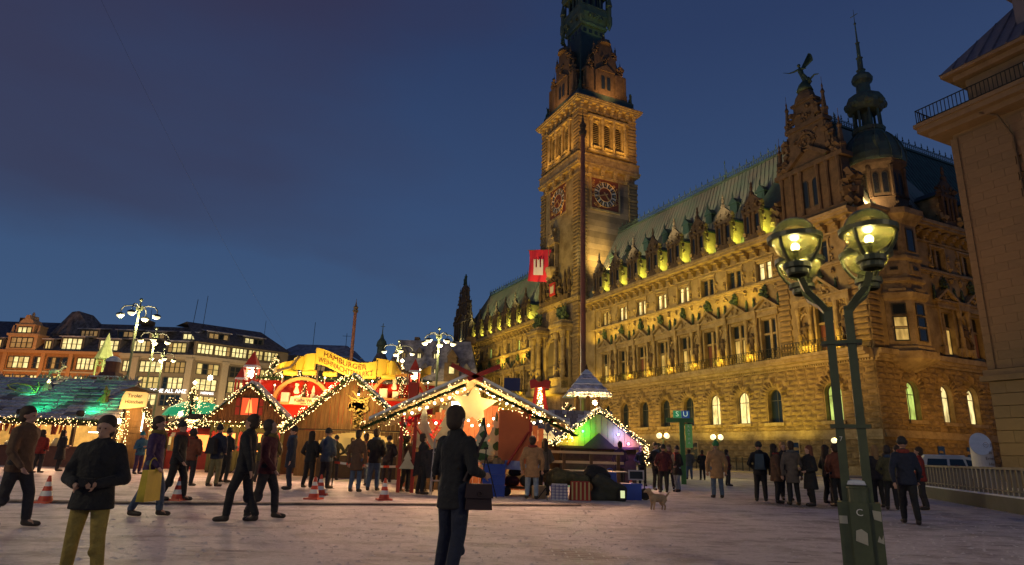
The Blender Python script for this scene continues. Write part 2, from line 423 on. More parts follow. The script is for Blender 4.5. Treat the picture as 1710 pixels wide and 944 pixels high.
# ---- ground floor walls, front right wing and corner block, and right flank
BS = [11.6+4.6*k for k in range(8)]
GH = [(4.3, 1.9, 5.2, 8.9, True)] + [(s, 1.9, 5.2, 8.8, True) for s in BS]
SH = [(5.0, 1.9, 5.3, 9.0, True), (10.3, 1.9, 5.3, 9.0, True), (14.6, 1.9, 5.3, 9.0, True), (19, 1.9, 5.3, 9.0, True), (23.4, 1.9, 5.3, 9.0, True)]
wl = MB(FF); wall(wl, -.45, 49.5, 0, 10.9, .0, .7, GH); wl.build('front_base_wall', RUST, town)
wl = MB(SF); wall(wl, .0, 45, 0, 10.9, .0, .7, SH); wl.build('flank_base_wall', RUST, town)
fo, fa = (0, 0), (-1, 0)
courses(0, fo, fa, -.45, 49.4, .9, 3.4, [], h=.62, ln=1.5)
courses(0, fo, fa, -.45, 49.4, 4.3, 10.6, GH)
courses(pi/2, (.5, 0), (0, 1), .0, 30, .9, 3.4, [], h=.62, ln=1.5)
courses(pi/2, (.5, 0), (0, 1), .0, 30, 4.3, 10.6, SH)
for (c, w, b, t, a) in GH: vouss(0, fo, fa, c, w, t, 2.0, None)
for (c, w, b, t, a) in SH: vouss(pi/2, (.5, 0), (0, 1), c, w, t, 2.0, None)
tr = MB(FF)                                                          # plinth, string course, sills
tr.box(-.6, 49.4, -.28, .0, 0, .9); tr.box(-.62, 49.4, -.22, 0, 3.4, 3.62); tr.box(-.7, 49.4, -.34, 0, 3.62, 3.95); tr.box(-.62, 49.4, -.2, 0, 3.95, 4.3)
for (c, w, b, t, a) in GH: tr.box(c-1.35, c+1.35, -.36, -.05, 4.85, 5.18)
tr.build('string_course', STONE2, town)
tr = MB(SF); tr.box(.0, 45, -.28, .0, 0, .9); tr.box(.0, 45, -.34, 0, 3.62, 3.95); tr.box(.0, 45, -.2, 0, 3.95, 4.3)
for (c, w, b, t, a) in SH: tr.box(c-1.35, c+1.35, -.36, -.05, 4.95, 5.28)
tr.build('string_course', STONE2, town)
for k, (c, w, b, t, a) in enumerate(GH):
    window(town, FF, c, 1.9, b, t, .5, [LITG, DGLASS, LIT, LIT, DGLASS, DGLASS, DGLASS, DGLASS, DGLASS][k], True, 1, (.66,), .09)
    if k == 0 or k in (2, 3): pass
for k, (c, w, b, t, a) in enumerate(SH): window(town, SF, c, 1.9, b, t, .5, [LITG, LIT, LIT, DGLASS, DGLASS][k], True, 1, (.66,), .09)
# basement windows and doors below the string course
for s, w in ((9.4, 1.3), (24.5, 1.3), (31, 1.3), (-99, 0)):
    if s > 0:
        q = MB(FF); q.box(s-w/2, s+w/2, -.16, -.13, .9, 3.1, 1); q.box(s-w/2-.15, s+w/2+.15, -.2, -.125, 3.1, 3.35, 0); q.box(s-w/2-.15, s-w/2, -.2, -.125, .9, 3.1, 0); q.box(s+w/2, s+w/2+.15, -.2, -.125, .9, 3.1, 0)
        q.build('basement_window', [STONE2, DGLASS], town)
for t in (8, 12.6):
    q = MB(SF); q.box(t-.5, t+.5, -.16, -.13, .9, 3.0, 0); q.build('basement_window', [DGLASS], town)
# ---- upper walls
UH = []
for s in BS:
    UH += [(s, 2.1, 12.2, 16.6, False)]
TOPH = [(s, 2.3, 21.2, 23.3, False) for s in BS]
wl = MB(FF); wall(wl, -.45, 49.5, 10.9, 18.0, .0, .7, UH + [(4.3, 2.3, 12.2, 16.6, False)])
wall(wl, -.45, 49.5, 18.0, 26.0, .0, .7, TOPH + [(4.3, 2.5, 21.2, 23.6, False)]); wl.build('front_wall', STONE, town)
LB = [69.8+4.6*k for k in range(7)]
wl = MB(FF); wall(wl, 63, 111.4, 0, 10.9, 0, .7, [(s, 1.9, 5.2, 8.8, True) for s in LB])
wall(wl, 63, 111.4, 10.9, 18, 0, .7, [(s, 2.1, 12.2, 16.6, False) for s in LB] + [(106, 2.1, 12.2, 16.6, False)])
wall(wl, 63, 111.4, 18, 26, 0, .7, [(s, 2.3, 21.2, 23.3, False) for s in LB] + [(103.6, 1, 20.4, 23.3, False), (106, 1, 20.4, 23.3, False), (108.4, 1, 20.4, 23.3, False)])
wl.build('front_wall', STONE, town)
SB = [12.2, 17.0, 21.8, 26.6]
wl = MB(SF); wall(wl, .0, 45, 10.9, 18, 0, .7, [(t, 2.1, 12.2, 16.6, False) for t in SB]); wall(wl, .0, 45, 18, 26, 0, .7, [(t, 2.3, 21.2, 23.5, False) for t in SB])
wl.build('flank_wall', STONE, town)
back = MB(); back.box(-111.4, -.3, .8, 40, 0, 25.9); back.build('inner_block', DARKST, town)
# ---- windows upper floors
def paired(f, c, w, zb, zt, d, lit, tr_=None):
    """two lights with a stone post, optional stone transom"""
    hw = (w-.34)/2
    for k in (-1, 1):
        cc_ = c + k*(w/2-hw/2)
        if tr_: window(town, f, cc_, hw, zb, tr_-.1, d, lit, False, 0, (), .07); window(town, f, cc_, hw, tr_+.1, zt, d, (DGLASS if lit in (REDCUR, LITB) else lit), False, 0, (), .07)
        else: window(town, f, cc_, hw, zb, zt, d, lit, False, 0, (.75,), .07)
    q = MB(f); q.box(c-.17, c+.17, d-.15, d+.2, zb, zt)
    if tr_: q.box(c-w/2, c-.17, d-.12, d+.15, tr_-.1, tr_+.1); q.box(c+.17, c+w/2, d-.12, d+.15, tr_-.1, tr_+.1)
    q.build('mullion', STONE2, town)
for k, s in enumerate(BS):
    paired(FF, s, 2.1, 12.2, 16.6, .45, [DGLASS, LITB, REDCUR, LITB, LITB, REDCUR, DGLASS, LITB][k], 15.0)
    paired(FF, s, 1.9, 21.3, 23.3, .3, [LIT, DGLASS, DGLASS, LIT, LIT, LIT, LIT, LITB][k])
for k, s in enumerate(LB):
    paired(FF, s, 2.1, 12.2, 16.6, .45, [LITB, DGLASS, REDCUR, DGLASS, LITB, DGLASS, DGLASS][k], 15.0)
    paired(FF, s, 1.9, 21.3, 23.3, .3, [LITB, LITG, DGLASS, DGLASS, LITG, DGLASS, DGLASS][k])
    window(town, FF, s, 1.9, 5.2, 8.8, .5, DGLASS, True, 1, (.66,), .09)
for s in (103.6, 106, 108.4): window(town, FF, s, .9, 20.4, 23.3, .3, LITB, False, 0, (.6,), .07)
paired(FF, 106, 2.1, 12.2, 16.6, .45, LITB, 15)
paired(FF, 4.3, 2.2, 12.2, 16.6, .45, REDCUR, 15.0); paired(FF, 4.3, 2.2, 21.2, 23.6, .3, DGLASS)
for k, t in enumerate(SB):
    paired(SF, t, 2.1, 12.2, 16.6, .45, [LITB, REDCUR, DGLASS, DGLASS][k], 15.0); paired(SF, t, 1.9, 21.3, 23.5, .3, DGLASS)
# ---- statues: one figure mesh shared by all
def figure_mb(h=1.0, seed=0, lite=False):
    q = random.Random(seed); mb = MB(); n = 7
    mb.lathe([(.17, 0), (.19, .06), (.15, .3), (.13, .5), (.15, .56), (.12, .66), (.17, .76), (.15, .82), (.055, .85)], n, sy=.75)
    mb.ball((0, 0, .92), .07, n=7, k=5, sc=(.85, 1, 1.25))
    mb.tube([(-.16, 0, .79), (-.22, -.02, .62), (-.12, -.15, .5)], [.05, .045, .035], 5)
    mb.tube([(.16, 0, .79), (.24, -.04, .66), (.2+q.uniform(-.1, .1), -.1, .85+q.uniform(-.3, .1))], [.05, .045, .035], 5)
    mb.tube([(-.05, -.12, .5), (.08, -.16, .2), (.02, -.17, .02)], [.05, .06, .08], 5)
    for v in range(len(mb.v)): mb.v[v] = tuple(c*h for c in mb.v[v])
    return mb
FIG = [figure_mb(1, i).mesh('statue', [DARKST], True) for i in range(4)]
FIGB = [figure_mb(1, i).mesh('statue', [BRONZE], True) for i in range(3)]
def statue(par, loc, h, bronze=False, rz=0, k=0):
    return obj('statue', (FIGB if bronze else FIG)[k % 3], par, loc, rz, scale=(h, h, h))
# ---- facade bay trim
def bay(f, c, pw, ped=True, fig=True, hh=0, xx=lambda a, d, z: (-a, d, z), rz=0, k=0):
    q = MB(f)
    for x in (c-1.35, c+1.35):                                        # window columns
        q.box(x-.3, x+.3, -.35, 0, 12.0, 12.9)
    q.box(c-1.7, c+1.7, -.4, 0, 16.9, 17.15); q.box(c-1.6, c+1.6, -.32, 0, 17.15, 17.55); q.box(c-1.8, c+1.8, -.55, 0, 17.55, 17.75)
    if ped:
        q.prism([(c-1.85, 17.75), (c+1.85, 17.75), (c, 19.05)], -.2, 0)
        q.prism([(c-1.95, 17.75), (c-1.6, 17.75), (c, 18.85), (c, 19.15)], -.6, 0); q.prism([(c+1.95, 17.75), (c, 19.15), (c, 18.85), (c+1.6, 17.75)], -.6, 0)
        q.lumps((c, -.25, 18.15), (1.2, .12, .5), 8, .14, .3)
    q.box(c-1.25, c-1.05, -.12, 0, 12.2, 16.9); q.box(c+1.05, c+1.25, -.12, 0, 12.2, 16.9)
    # upper window surround
    q.box(c-1.35, c-1.15, -.16, 0, 21.1, 23.6); q.box(c+1.15, c+1.35, -.16, 0, 21.1, 23.6); q.box(c-1.5, c+1.5, -.2, 0, 23.6, 23.8)
    for x in (c-1.55, c+1.55): q.lumps((x, -.14, 22.0), (.25, .15, 1.4), 7, .12, .26); q.lumps((x, -.15, 20.1), (.3, .12, .5), 4, .14, .28)
    q.build('window_surround', STONE2, town)
    b = MB(f); b.lumps((c, -.3, 19.5), (.8, .35, .9), 22, .13, .32); b.lumps((c, -.3, 20.1), (.25, .2, .7), 7, .12, .26)
    b.build('pediment_sculpture', BRONZE, town)
    for x in (c-1.75, c+1.75): b = MB(f); b.lathe([(.16, 17.8), (.2, 17.95), (.1, 18.1), (.17, 18.5), (.1, 18.9), (.14, 19.05), (.02, 19.4)], 6, (x, -.2, 0)); b.build('obelisk', BRONZE, town)
def niche(f, c, org):
    q = MB(f)
    for x in (c-.72, c+.72):
        q.lathe([(.24, 12), (.3, 12.15), (.3, 12.9), (.24, 13.0), (.26, 14.0), (.2, 14.1), (.18, 16.1), (.22, 16.2), (.32, 16.7), (.32, 16.9)], 8, (x, -.32, 0))
    q.lathe([(.1, 12.1), (.45, 12.5), (.5, 12.8), (.1, 12.8)], 8, (c, -.3, 0))
    q.box(c-1.0, c+1.0, -.62, 0, 16.9, 17.55); q.box(c-1.05, c+1.05, -.7, 0, 17.55, 17.75)
    for i in range(7):
        a, b = pi*i/7, pi*(i+1)/7
        q.prism([(c-.42*cos(a), 15.6+.5*sin(a)), (c-.42*cos(b), 15.6+.5*sin(b)), (c-.6*cos(b), 15.6+.72*sin(b)), (c-.6*cos(a), 15.6+.72*sin(a))], -.2, 0)
    q.lumps((c, -.2, 16.5), (1.2, .2, .4), 8, .12, .25)
    q.build('niche', STONE2, town)
    P = f(c, -.28, 12.8); statue(town, P, 2.5, False, 0 if f is FF else pi/2, int(c))
for i, s in enumerate(BS):
    bay(FF, s, 0)
    if i < 7: niche(FF, s+2.3, None)
for i, s in enumerate(LB):
    bay(FF, s, 0)
    if i < 6: niche(FF, s+2.3, None)
for t in SB: bay(SF, t, 0)
for t in (14.6, 19.4, 24.2): niche(SF, t, None)
bay(FF, 106, 0)
# corner block bay: wide segmented gable over the window, four columns, two niches
bay(FF, 4.3, 0, ped=False)
niche(FF, 2.0, None); niche(FF, 6.6, None)
q = MB(FF)
q.prism([(4.3-2.2, 17.75), (4.3+2.2, 17.75), (4.3, 19.6)], -.25, 0)
q.prism([(1.9, 17.75), (2.3, 17.75), (4.3, 19.45), (4.3, 19.8)], -.7, 0); q.prism([(6.7, 17.75), (4.3, 19.8), (4.3, 19.45), (6.3, 17.75)], -.7, 0)
q.lumps((4.3, -.35, 18.3), (2.4, .2, .7), 24, .15, .35); q.lumps((4.3, -.35, 17.0), (5.6, .25, .5), 40, .12, .3)
q.build('gable_over_window', STONE2, town)
# rusticated piers
PIERS = []
def pier(a0, a1, z0, z1, f, rot, org, ax, relief=.22, h=.58):
    n = round((z1-z0)/h); h = (z1-z0)/n
    for i in range(n):
        e = .12 if i % 2 else 0; c_ = (a0+a1)/2
        PIERS.append(((org[0]+ax[0]*c_, org[1]+ax[1]*c_, z0+(i+.5)*h), a1-a0+2*e-.02, h-.08, relief, rot, 0))
pier(8.5, 9.9, 11.9, 24.0, FF, 0, fo, fa); pier(-.45, 1.1, 11.9, 24.0, FF, 0, fo, fa)
pier(.0, 1.5, 11.9, 24.0, SF, pi/2, (.5, 0), (0, 1))
pier(100.6, 102, 11.9, 24.0, FF, 0, fo, fa); pier(110, 111.4, 11.9, 24, FF, 0, fo, fa)
# ---- balcony slab, cornices
def hband(f, a0, a1, spec, name, mat=STONE2, par=town):
    q = MB(f)
    for (d, z0, z1) in spec: q.box(a0, a1, d, 0, z0, z1)
    return q.build(name, mat, par)
SLAB = [(-.25, 10.6, 10.85), (-.7, 10.85, 11.1), (-1.25, 11.1, 11.35), (-1.45, 11.35, 11.75)]
hband(FF, -.5, 49.4, SLAB, 'balcony_slab'); hband(FF, 64, 111.6, SLAB, 'balcony_slab')
q = MB(SF)
for (d, z0, z1) in [(-.25, 10.6, 10.85), (-.5, 10.85, 11.2), (-.8, 11.2, 11.7)]: q.box(0, 45, d, 0, z0, z1)
q.build('belt_course', STONE2, town)
q = MB(FF)                                                            # dentils under the slab
for i in range(180): q.box(-.2+i*.275, -.2+i*.275+.14, -.4, -.25, 10.66, 10.84)
q.build('dentil_row', STONE2, town)
for f, a0, a1 in ((FF, -.45, 49.4), (FF, 63.6, 111.5), (SF, 0, 45)):
    hband(f, a0, a1, [(-.12, 20.5, 20.7), (-.3, 20.7, 20.95)], 'sill_course')
    hband(f, a0, a1, [(-.2, 23.95, 24.15), (-.5, 25.0, 25.2), (-1.35, 25.2, 25.5), (-1.5, 25.5, 25.85)], 'cornice')
    n = int((a1-a0)/1.53)
    for i in range(n):
        x = a0+.6+i*1.53
        q = MB(f); q.box(x-.22, x+.22, -1.1, 0, 24.75, 25.0); q.box(x-.2, x+.2, -.75, 0, 24.45, 24.75); q.box(x-.17, x+.17, -.4, 0, 24.15, 24.45)
        if i == 0: cme = q.mesh('bracket', [STONE2]); ox = x; obj('bracket', cme, town)
        else: obj('bracket', cme, town, (-(x-ox), 0, 0) if f is FF else (0, x-ox, 0))
# iron railing
def railing(f, a0, a1, d, z0, z1, par, mat=IRON, name='balcony_railing', pitch=.36):
    q = MB(f); q.box(a0, a1, d-.03, d+.03, z1-.06, z1); q.box(a0, a1, d-.03, d+.03, z0+.05, z0+.1)
    n = int((a1-a0)/pitch); p = (a1-a0)/n; zc = (z0+z1)/2; r = min(p*.42, (z1-z0)*.3)
    for i in range(n+1):
        x = a0+i*p; q.box(x-.02, x+.02, d-.02, d+.02, z0, z1)
        if i < n:
            q.ring((x+p/2, d, zc), r, .022, 8, 3); q.ring((x+p/2, d, z0+.1+(zc-r-z0-.1)/2), r*.45, .02, 6, 3)
            q.tube([(x+.03, d, z1-.1), (x+p/2, d, zc+r*.6), (x+p-.03, d, z1-.1)], .02, 3)
    return q.build(name, mat, par)
railing(FF, 9.2, 49.2, -1.35, 11.75, 12.95, town); railing(FF, .9, 8.6, -1.65, 11.8, 13.1, town); railing(FF, 64.5, 111, -1.35, 11.75, 12.95, town)
q = MB(FF); q.box(.7, 8.8, -1.75, -.1, 11.5, 11.8); q.box(.9, 8.6, -1.5, -.1, 11.2, 11.5); q.build('balcony_slab', STONE2, town)
# ---- main roof
RZ, RT = 39.5, 6.9
def roofgeo(s0, s1, e0, e1):
    q = MB(FF)
    q.add([(s0, -.2, 25.9), (s1, -.2, 25.9), (s1-e1, RT, RZ), (s0+e0, RT, RZ), (s1-e1, RT+3, RZ), (s0+e0, RT+3, RZ), (s0, 20, 26), (s1, 20, 26)],
          [(0, 1, 2, 3), (3, 2, 4, 5), (5, 4, 7, 6), (0, 3, 5, 6), (1, 7, 4, 2)])
    n = int((s1-s0)/.75)
    for i in range(n+1):                                              # standing seams
        x = s0+(s1-s0)*i/n; xt = s0+e0+(s1-e1-s0-e0)*i/n
        q.tube([(x, -.22, 25.95), (xt, RT-.02, RZ+.03)], .06, 4)
    return q.build('copper_roof', COPPER, town)
roofgeo(-.4, 51, 6, 0); roofgeo(61, 111.5, 0, 5.5)
q = MB()                                                              # flank roof
q.add([(.4, 0, 25.9), (.4, 45, 25.9), (-6, 45, 40), (-6, 6, 40), (-9, 45, 40), (-9, 6, 40), (-17, 45, 26), (-17, 0, 26)], [(0, 1, 2, 3), (3, 2, 4, 5), (5, 4, 6, 7), (0, 3, 5, 7)])
for i in range(60): q.tube([(.42, i*.75, 25.95), (-6, max(6.2, i*.75), 40.04)], .06, 4)
q.build('copper_roof', COPPER2, town)
def cresting(f, a0, a1, d, z, name='ridge_cresting'):
    q = MB(f); q.box(a0, a1, d-.2, d+.2, z-.1, z+.18); q.box(a0, a1, d-.03, d+.03, z+.75, z+.82)
    n = int((a1-a0)/.42); p = (a1-a0)/n
    for i in range(n):
        x = a0+i*p; q.box(x-.03, x+.03, d-.03, d+.03, z+.15, z+1.0); q.ring((x+p/2, d, z+.46), .15, .03, 6, 3)
        if i % 3 == 0: q.lathe([(.02, 1.0), (.12, 1.15), (.03, 1.3), (.08, 1.42), (.005, 1.75)], 5, (x, d, z))
        q.lathe([(.01, .85), (.07, .95), (.01, 1.1)], 4, (x+p/2, d, z))
    q.build(name, COPPER2, town)
cresting(FF, 5.6, 51, RT, RZ); cresting(FF, 61, 106, RT, RZ); cresting(lambda t, d, z: (d, t, z), 6, 45, -6, 40)
cresting(lambda t, d, z: (d, t, z), 7, 20, -106, RZ)
for s in (23.5,):
    q = MB(FF); q.lathe([(.3, 0), (.12, .6), (.25, .8), (.06, 1.0), (.04, 2.6), (.1, 2.7), (.01, 3.2)], 6, (s, RT, RZ)); q.build('roof_finial', COPPER2, town)
# ---- big stone dormers and small copper dormers, one mesh shared
def dormer_parts():
    a = MB(); a.box(-1.25, 1.25, -.35, 0, 0, 3.6)                       # front slab, local: x right, y back
    a.box(-1.45, 1.45, -.45, .1, 0, .6); a.box(-1.5, 1.5, -.5, .1, 3.4, 3.75)
    for x in (-1.2, -.35, .35, 1.2): a.lathe([(.18, .6), (.14, .8), (.13, 3.0), (.2, 3.2), (.2, 3.4)], 6, (x, -.45, 0))
    a.box(-1.0, 1.0, -.4, 0, 3.75, 4.8); a.lumps((0, -.4, 4.3), (1.7, .25, 1.0), 10, .2, .4)
    a.prism([(-1.2, 4.8), (1.2, 4.8), (0, 6.0)], -.35, 0); a.lumps((-1.35, -.2, 4.2), (.4, .3, .9), 5, .2, .4); a.lumps((1.35, -.2, 4.2), (.4, .3, .9), 5, .2, .4)
    a.lathe([(.3, 5.6), (.32, 6.0), (.14, 6.3), (.2, 6.7), (.12, 7.0), (.15, 7.2), (.03, 7.5)], 6, (0, -.2, 0))
    b = MB(); b.box(-1.1, 1.1, 0, 2.6, 0, 3.6)
    c = MB(); c.prism([(-1.3, 3.6), (1.3, 3.6), (1.3, 3.75), (0, 4.7), (-1.3, 3.75)], 0, 3.2)
    d = MB(); d.box(-.95, -.25, -.37, -.34, .9, 3.0); d.box(.25, .95, -.37, -.34, .9, 3.0)
    e = MB()
    for k in (-1, 1):                                                  # scroll at the foot of the sides
        e.lumps((k*1.2, -.3, .5), (.3, .7, 1.1), 8, .2, .45)
        e.lumps((k*1.18, .2, 1.6), (.15, .4, 2.6), 8, .15, .35)
        if k < 0: el_ = e; e = MB()
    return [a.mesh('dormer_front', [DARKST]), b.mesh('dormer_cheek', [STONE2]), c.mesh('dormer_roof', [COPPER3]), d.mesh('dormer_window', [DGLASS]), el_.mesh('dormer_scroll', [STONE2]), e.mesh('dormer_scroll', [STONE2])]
DP = dormer_parts()
def dormer(P, rz, sc=1.0):
    b = obj('dormer', DP[0], town, P, rz, scale=(sc, sc, sc))
    for nme, me in zip(('dormer_cheek', 'dormer_roof', 'dormer_window', 'dormer_scroll', 'dormer_scroll'), DP[1:]): obj(nme, me, b)
for i, s in enumerate(BS): dormer((-s, -.95, 25.9), 0, .95)
for i, s in enumerate(LB): dormer((-s, -.95, 25.9), 0, .95)
for t in (13.5, 18.5, 24): dormer((1.4, t, 25.9), pi/2, .95)
sd = MB(); sd.box(-.6, .6, 0, 1.8, 0, 1.3); sd.prism([(-.8, 1.3), (.8, 1.3), (0, 2.2)], -.15, 2.2); sd.lathe([(.08, 2.1), (.14, 2.4), (.02, 3.0)], 5, (0, 0, 0))
sd.box(-.35, .35, -.03, 0, .2, 1.1); sdm = sd.mesh('roof_dormer', [COPPER3])
for s in [14+4.6*k for k in range(8)]: obj('roof_dormer', sdm, town, (-s, 3.0, 32.2))
# ---- tall stepped gables with pinnacles
def pinnacle(q, x, d, z, h, r=.35):
    q.lathe([(r, 0), (r, h*.12), (r*1.25, h*.14), (r*1.25, h*.18), (r*.8, h*.2), (r*.45, h*.55), (r*.7, h*.6), (r*.2, h*.7), (r*.3, h*.76), (r*.06, h*.84), (r*.06, h)], 6, (x, d, z))
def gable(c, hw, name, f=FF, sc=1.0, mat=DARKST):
    Z = 25.9; q = MB(f)
    def zz(h): return Z+h*sc
    q.box(c-hw, c+hw, -.4, 1.2, Z, zz(.9)); q.box(c-hw+.2, c+hw-.2, -.25, 1.0, zz(.9), zz(6)); q.box(c-hw-.2, c+hw+.2, -.6, 1.2, zz(6), zz(6.5))
    for k in (-1, -.62, -.3, .3, .62, 1): q.lathe([(.26, zz(.9)), (.2, zz(1.3)), (.19, zz(5.2)), (.28, zz(5.7)), (.28, zz(6))], 7, (c+k*(hw-.5), -.35, 0))
    h2 = hw*.56
    q.box(c-h2, c+h2, -.2, .9, zz(6.5), zz(11)); q.box(c-h2-.2, c+h2+.2, -.45, 1, zz(11), zz(11.5))
    for k in (-1, 1):
        for i in range(6):                                            # volutes stepping in
            x = c+k*(h2+.25+(hw-h2-.3)*(1-i/5)**1.4*.9); q.box(min(x, c+k*h2), max(x, c+k*h2), -.15, .7, zz(6.5+i*.7), zz(6.5+i*.7+.75))
        q.lumps((c+k*(hw-.9), -.1, zz(7.4)), (1.2, .6, 1.6), 14, .3, .6); q.lumps((c+k*(h2+.5), -.1, zz(9.4)), (.9, .6, 2), 12, .25, .5)
        pinnacle(q, c+k*(hw-.2), .1, zz(6.5), 5.0*sc, .42); pinnacle(q, c+k*(h2+.1), .1, zz(11.5), 4.6*sc, .36)
        q.prism([(c+k*2.4*hw/4, zz(6.6)), (c+k*.4, zz(8.1)), (c+k*.4, zz(8.6)), (c+k*2.7*hw/4, zz(6.9))], -.7, 0)
    h3 = hw*.32
    q.box(c-h3, c+h3, -.15, .8, zz(11.5), zz(14)); q.box(c-h3-.2, c+h3+.2, -.35, .9, zz(14), zz(14.3)); q.lathe([(h3*1.05, zz(14.3)), (h3*.9, zz(15)), (h3*.5, zz(15.7)), (.1, zz(16))], 10, (c, .3, 0), sy=.6)
    for k in (-1, 1): q.lumps((c+k*(h3+.4), -.1, zz(12.4)), (.7, .5, 1.6), 9, .22, .45)
    q.ring((c, -.25, zz(9.3)), 1.0, .16, 14, 5); q.ring((c, -.3, zz(9.3)), .66, .1, 12, 4); q.lumps((c, -.25, zz(9.3)), (2.8, .15, 2.6), 26, .12, .3)
    q.lumps((c, -.2, zz(12.7)), (1.6, .2, 1.6), 12, .15, .3); q.lumps((c, -.35, zz(6.25)), (2*hw-1, .1, .3), 26, .12, .25)
    g_ = q.build(name, mat, town)
    for k in (-1, 1): window(g_ and town, f, c+k*.75, 1.0, zz(1.6), zz(4.8), -.32, DGLASS, True, 0, (), .08, name='gable_window')
    return g_
gable(4.3, 4.1, 'corner_gable')
gable(106.2, 5.0, 'corner_gable', sc=1.0)
statue(town, (-106.2, .3, 41.6), 3.0, True)
# winged figure on the corner gable
def seg(mb, pts, rr, n=7): mb.tube(pts, rr, n)
q = MB()
q.lathe([(.9, 0), (.8, .3), (.6, .8), (.25, 1.2)], 8, (.1, 0, -.4))
seg(q, [(.3, 0, .1), (.25, 0, .9), (-.05, 0, 1.6), (-.25, 0, 2.3), (-.3, 0, 2.7)], [.3, .3, .24, .3, .12]); q.ball((-.38, 0, 2.98), .2)
seg(q, [(.35, 0, .2), (.75, .1, .9), (.95, 0, .3)], [.25, .2, .15]); seg(q, [(.05, 0, 1.6), (.45, 0, 1.0), (.75, .1, .2)], [.22, .2, .12])
seg(q, [(-.4, 0, 2.55), (-1.1, 0, 2.6), (-1.7, 0, 2.75)], [.12, .1, .07]); seg(q, [(-1.7, 0, 2.75), (-2.6, 0, 3.3)], [.05, .02], 4)
seg(q, [(-.1, 0, 2.5), (.3, -.2, 2.2), (.7, -.3, 2.0)], [.12, .1, .07])
for i in range(7):
    a = .35+i*.13; q.add([(-.1, .05, 2.45), (.9+.9*cos(a)-.5, .1+.03*i, 2.45+1.7*sin(a)), (1.1+.9*cos(a-.16)-.5, .1+.03*i, 2.45+1.6*sin(a-.2)), (.1, .1, 2.25)], [(0, 1, 2, 3)])
    q.tube([(-.1, .05, 2.45), (.4+.9*cos(a), .1+.03*i, 2.45+1.6*sin(a))], [.12, .05], 4)
seg(q, [(.8, 0, .6), (1.5, 0, .9), (2.0, 0, .7)], [.12, .09, .05])
wf = q.build('winged_statue', BRONZE, town, smooth=True); wf.location = (-4.3, .3, 41.9); wf.scale = (1, 1, 1.05)
# stone obelisk group right of the corner gable + seated sculptures
q = MB(FF); q.lumps((-.2, 0, 28.2), (1.2, 1.2, 3.4), 34, .35, .8); q.build('roof_sculpture', DARKST, town); q = MB(FF); q.lumps((9.0, 0, 28), (1.2, 1, 3), 26, .35, .75); q.build('roof_sculpture', DARKST, town)
# ---- oriel and corner turret with dome and spire
def octp(r, cx_, cy_, a0=pi/8): return [(cx_+r*cos(a0+k*pi/4), cy_+r*sin(a0+k*pi/4)) for k in range(8)]
q = MB(); OC = (-.6, 5.2, 0)
q.lathe([(1.0, 9.6), (2.2, 10.2), (3.2, 10.7), (3.5, 10.9), (3.5, 11.6), (3.15, 11.7), (3.15, 12.1), (2.95, 12.2), (2.95, 16.6), (3.2, 16.8), (3.4, 17.3), (3.2, 17.5), (2.95, 17.7), (2.95, 18.3), (3.2, 18.5), (3.2, 18.8), (2.95, 18.9), (2.95, 20.6), (3.2, 20.8), (3.2, 21.1), (2.95, 21.2), (2.95, 24.4), (3.3, 24.8), (3.8, 25.3), (3.8, 25.9)], 8, OC, a0=pi/8)
for k in (-1, 0, 1, 2):
    a = k*pi/4 - pi/4*0
    ca, sa = cos(a), sin(a); rr = 2.95*cos(pi/8)
    M4 = Matrix.Rotation(a, 4, 'Z')
    q.cbox((OC[0]+rr*ca, OC[1]+rr*sa, 19.75), (.25, 1.3, 1.1), M4=M4); q.cbox((OC[0]+(rr+.1)*ca, OC[1]+(rr+.1)*sa, 17.6), (.5, 1.5, .25), M4=M4)
    q.cbox((OC[0]+(rr+.05)*ca, OC[1]+(rr+.05)*sa, 13.95), (.1, 1.5, .16), M4=M4)
q.build('oriel', STONE2, town)
def ow(a, rr, c, w, zb, zt, glass, arch=False, hs=(), nv=0):
    f = lambda b, d, z: (c[0]+(rr-d)*cos(a)-b*sin(a), c[1]+(rr-d)*sin(a)+b*cos(a), z)
    window(town, f, 0, w, zb, zt, -.02, glass, arch, nv, hs, .1, name='oriel_window')
for k in (-1, 0, 1):
    rr = 2.95*cos(pi/8)+.08; ow(k*pi/4, rr, OC, 1.25, 12.6, 15.0, LITB if k == -1 else DGLASS, hs=(.5,)); ow(k*pi/4, rr, OC, 1.25, 15.15, 16.3, DGLASS); ow(k*pi/4, rr, OC, 1.2, 21.6, 24.0, DGLASS)
    ow(k*pi/4, rr+.14, OC, .7, 19.6, 19.95, DGLASS)
TC = (-1.5, 6.5, 0)
q = MB(); q.lathe([(3.2, 25.9), (3.2, 26.3), (2.85, 26.4), (2.85, 27.9), (3.0, 28.0), (2.65, 28.1), (2.65, 31.3), (2.8, 31.5), (3.1, 31.9), (3.2, 32.2), (3.0, 32.3)], 8, TC, a0=pi/8)
for k in range(8):
    a = pi/8+k*pi/4; q.lathe([(.24, 28.1), (.2, 28.4), (.18, 30.8), (.26, 31.2), (.26, 31.5)], 6, (TC[0]+2.75*cos(a), TC[1]+2.75*sin(a), 0)); q.lumps((TC[0]+2.95*cos(a), TC[1]+2.95*sin(a), 27), (.4, .4, .9), 3, .2, .4)
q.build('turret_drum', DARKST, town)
for k in range(-3, 3):
    for e in (-.42, .42):
        rr = 2.65*cos(pi/8)+.03; f = lambda b, d, z, a=k*pi/4: (TC[0]+(rr-d)*cos(a)-b*sin(a), TC[1]+(rr-d)*sin(a)+b*cos(a), z)
        window(town, f, e, .62, 28.5, 30.9, -.02, DGLASS, True, 0, (), .06, name='turret_window')
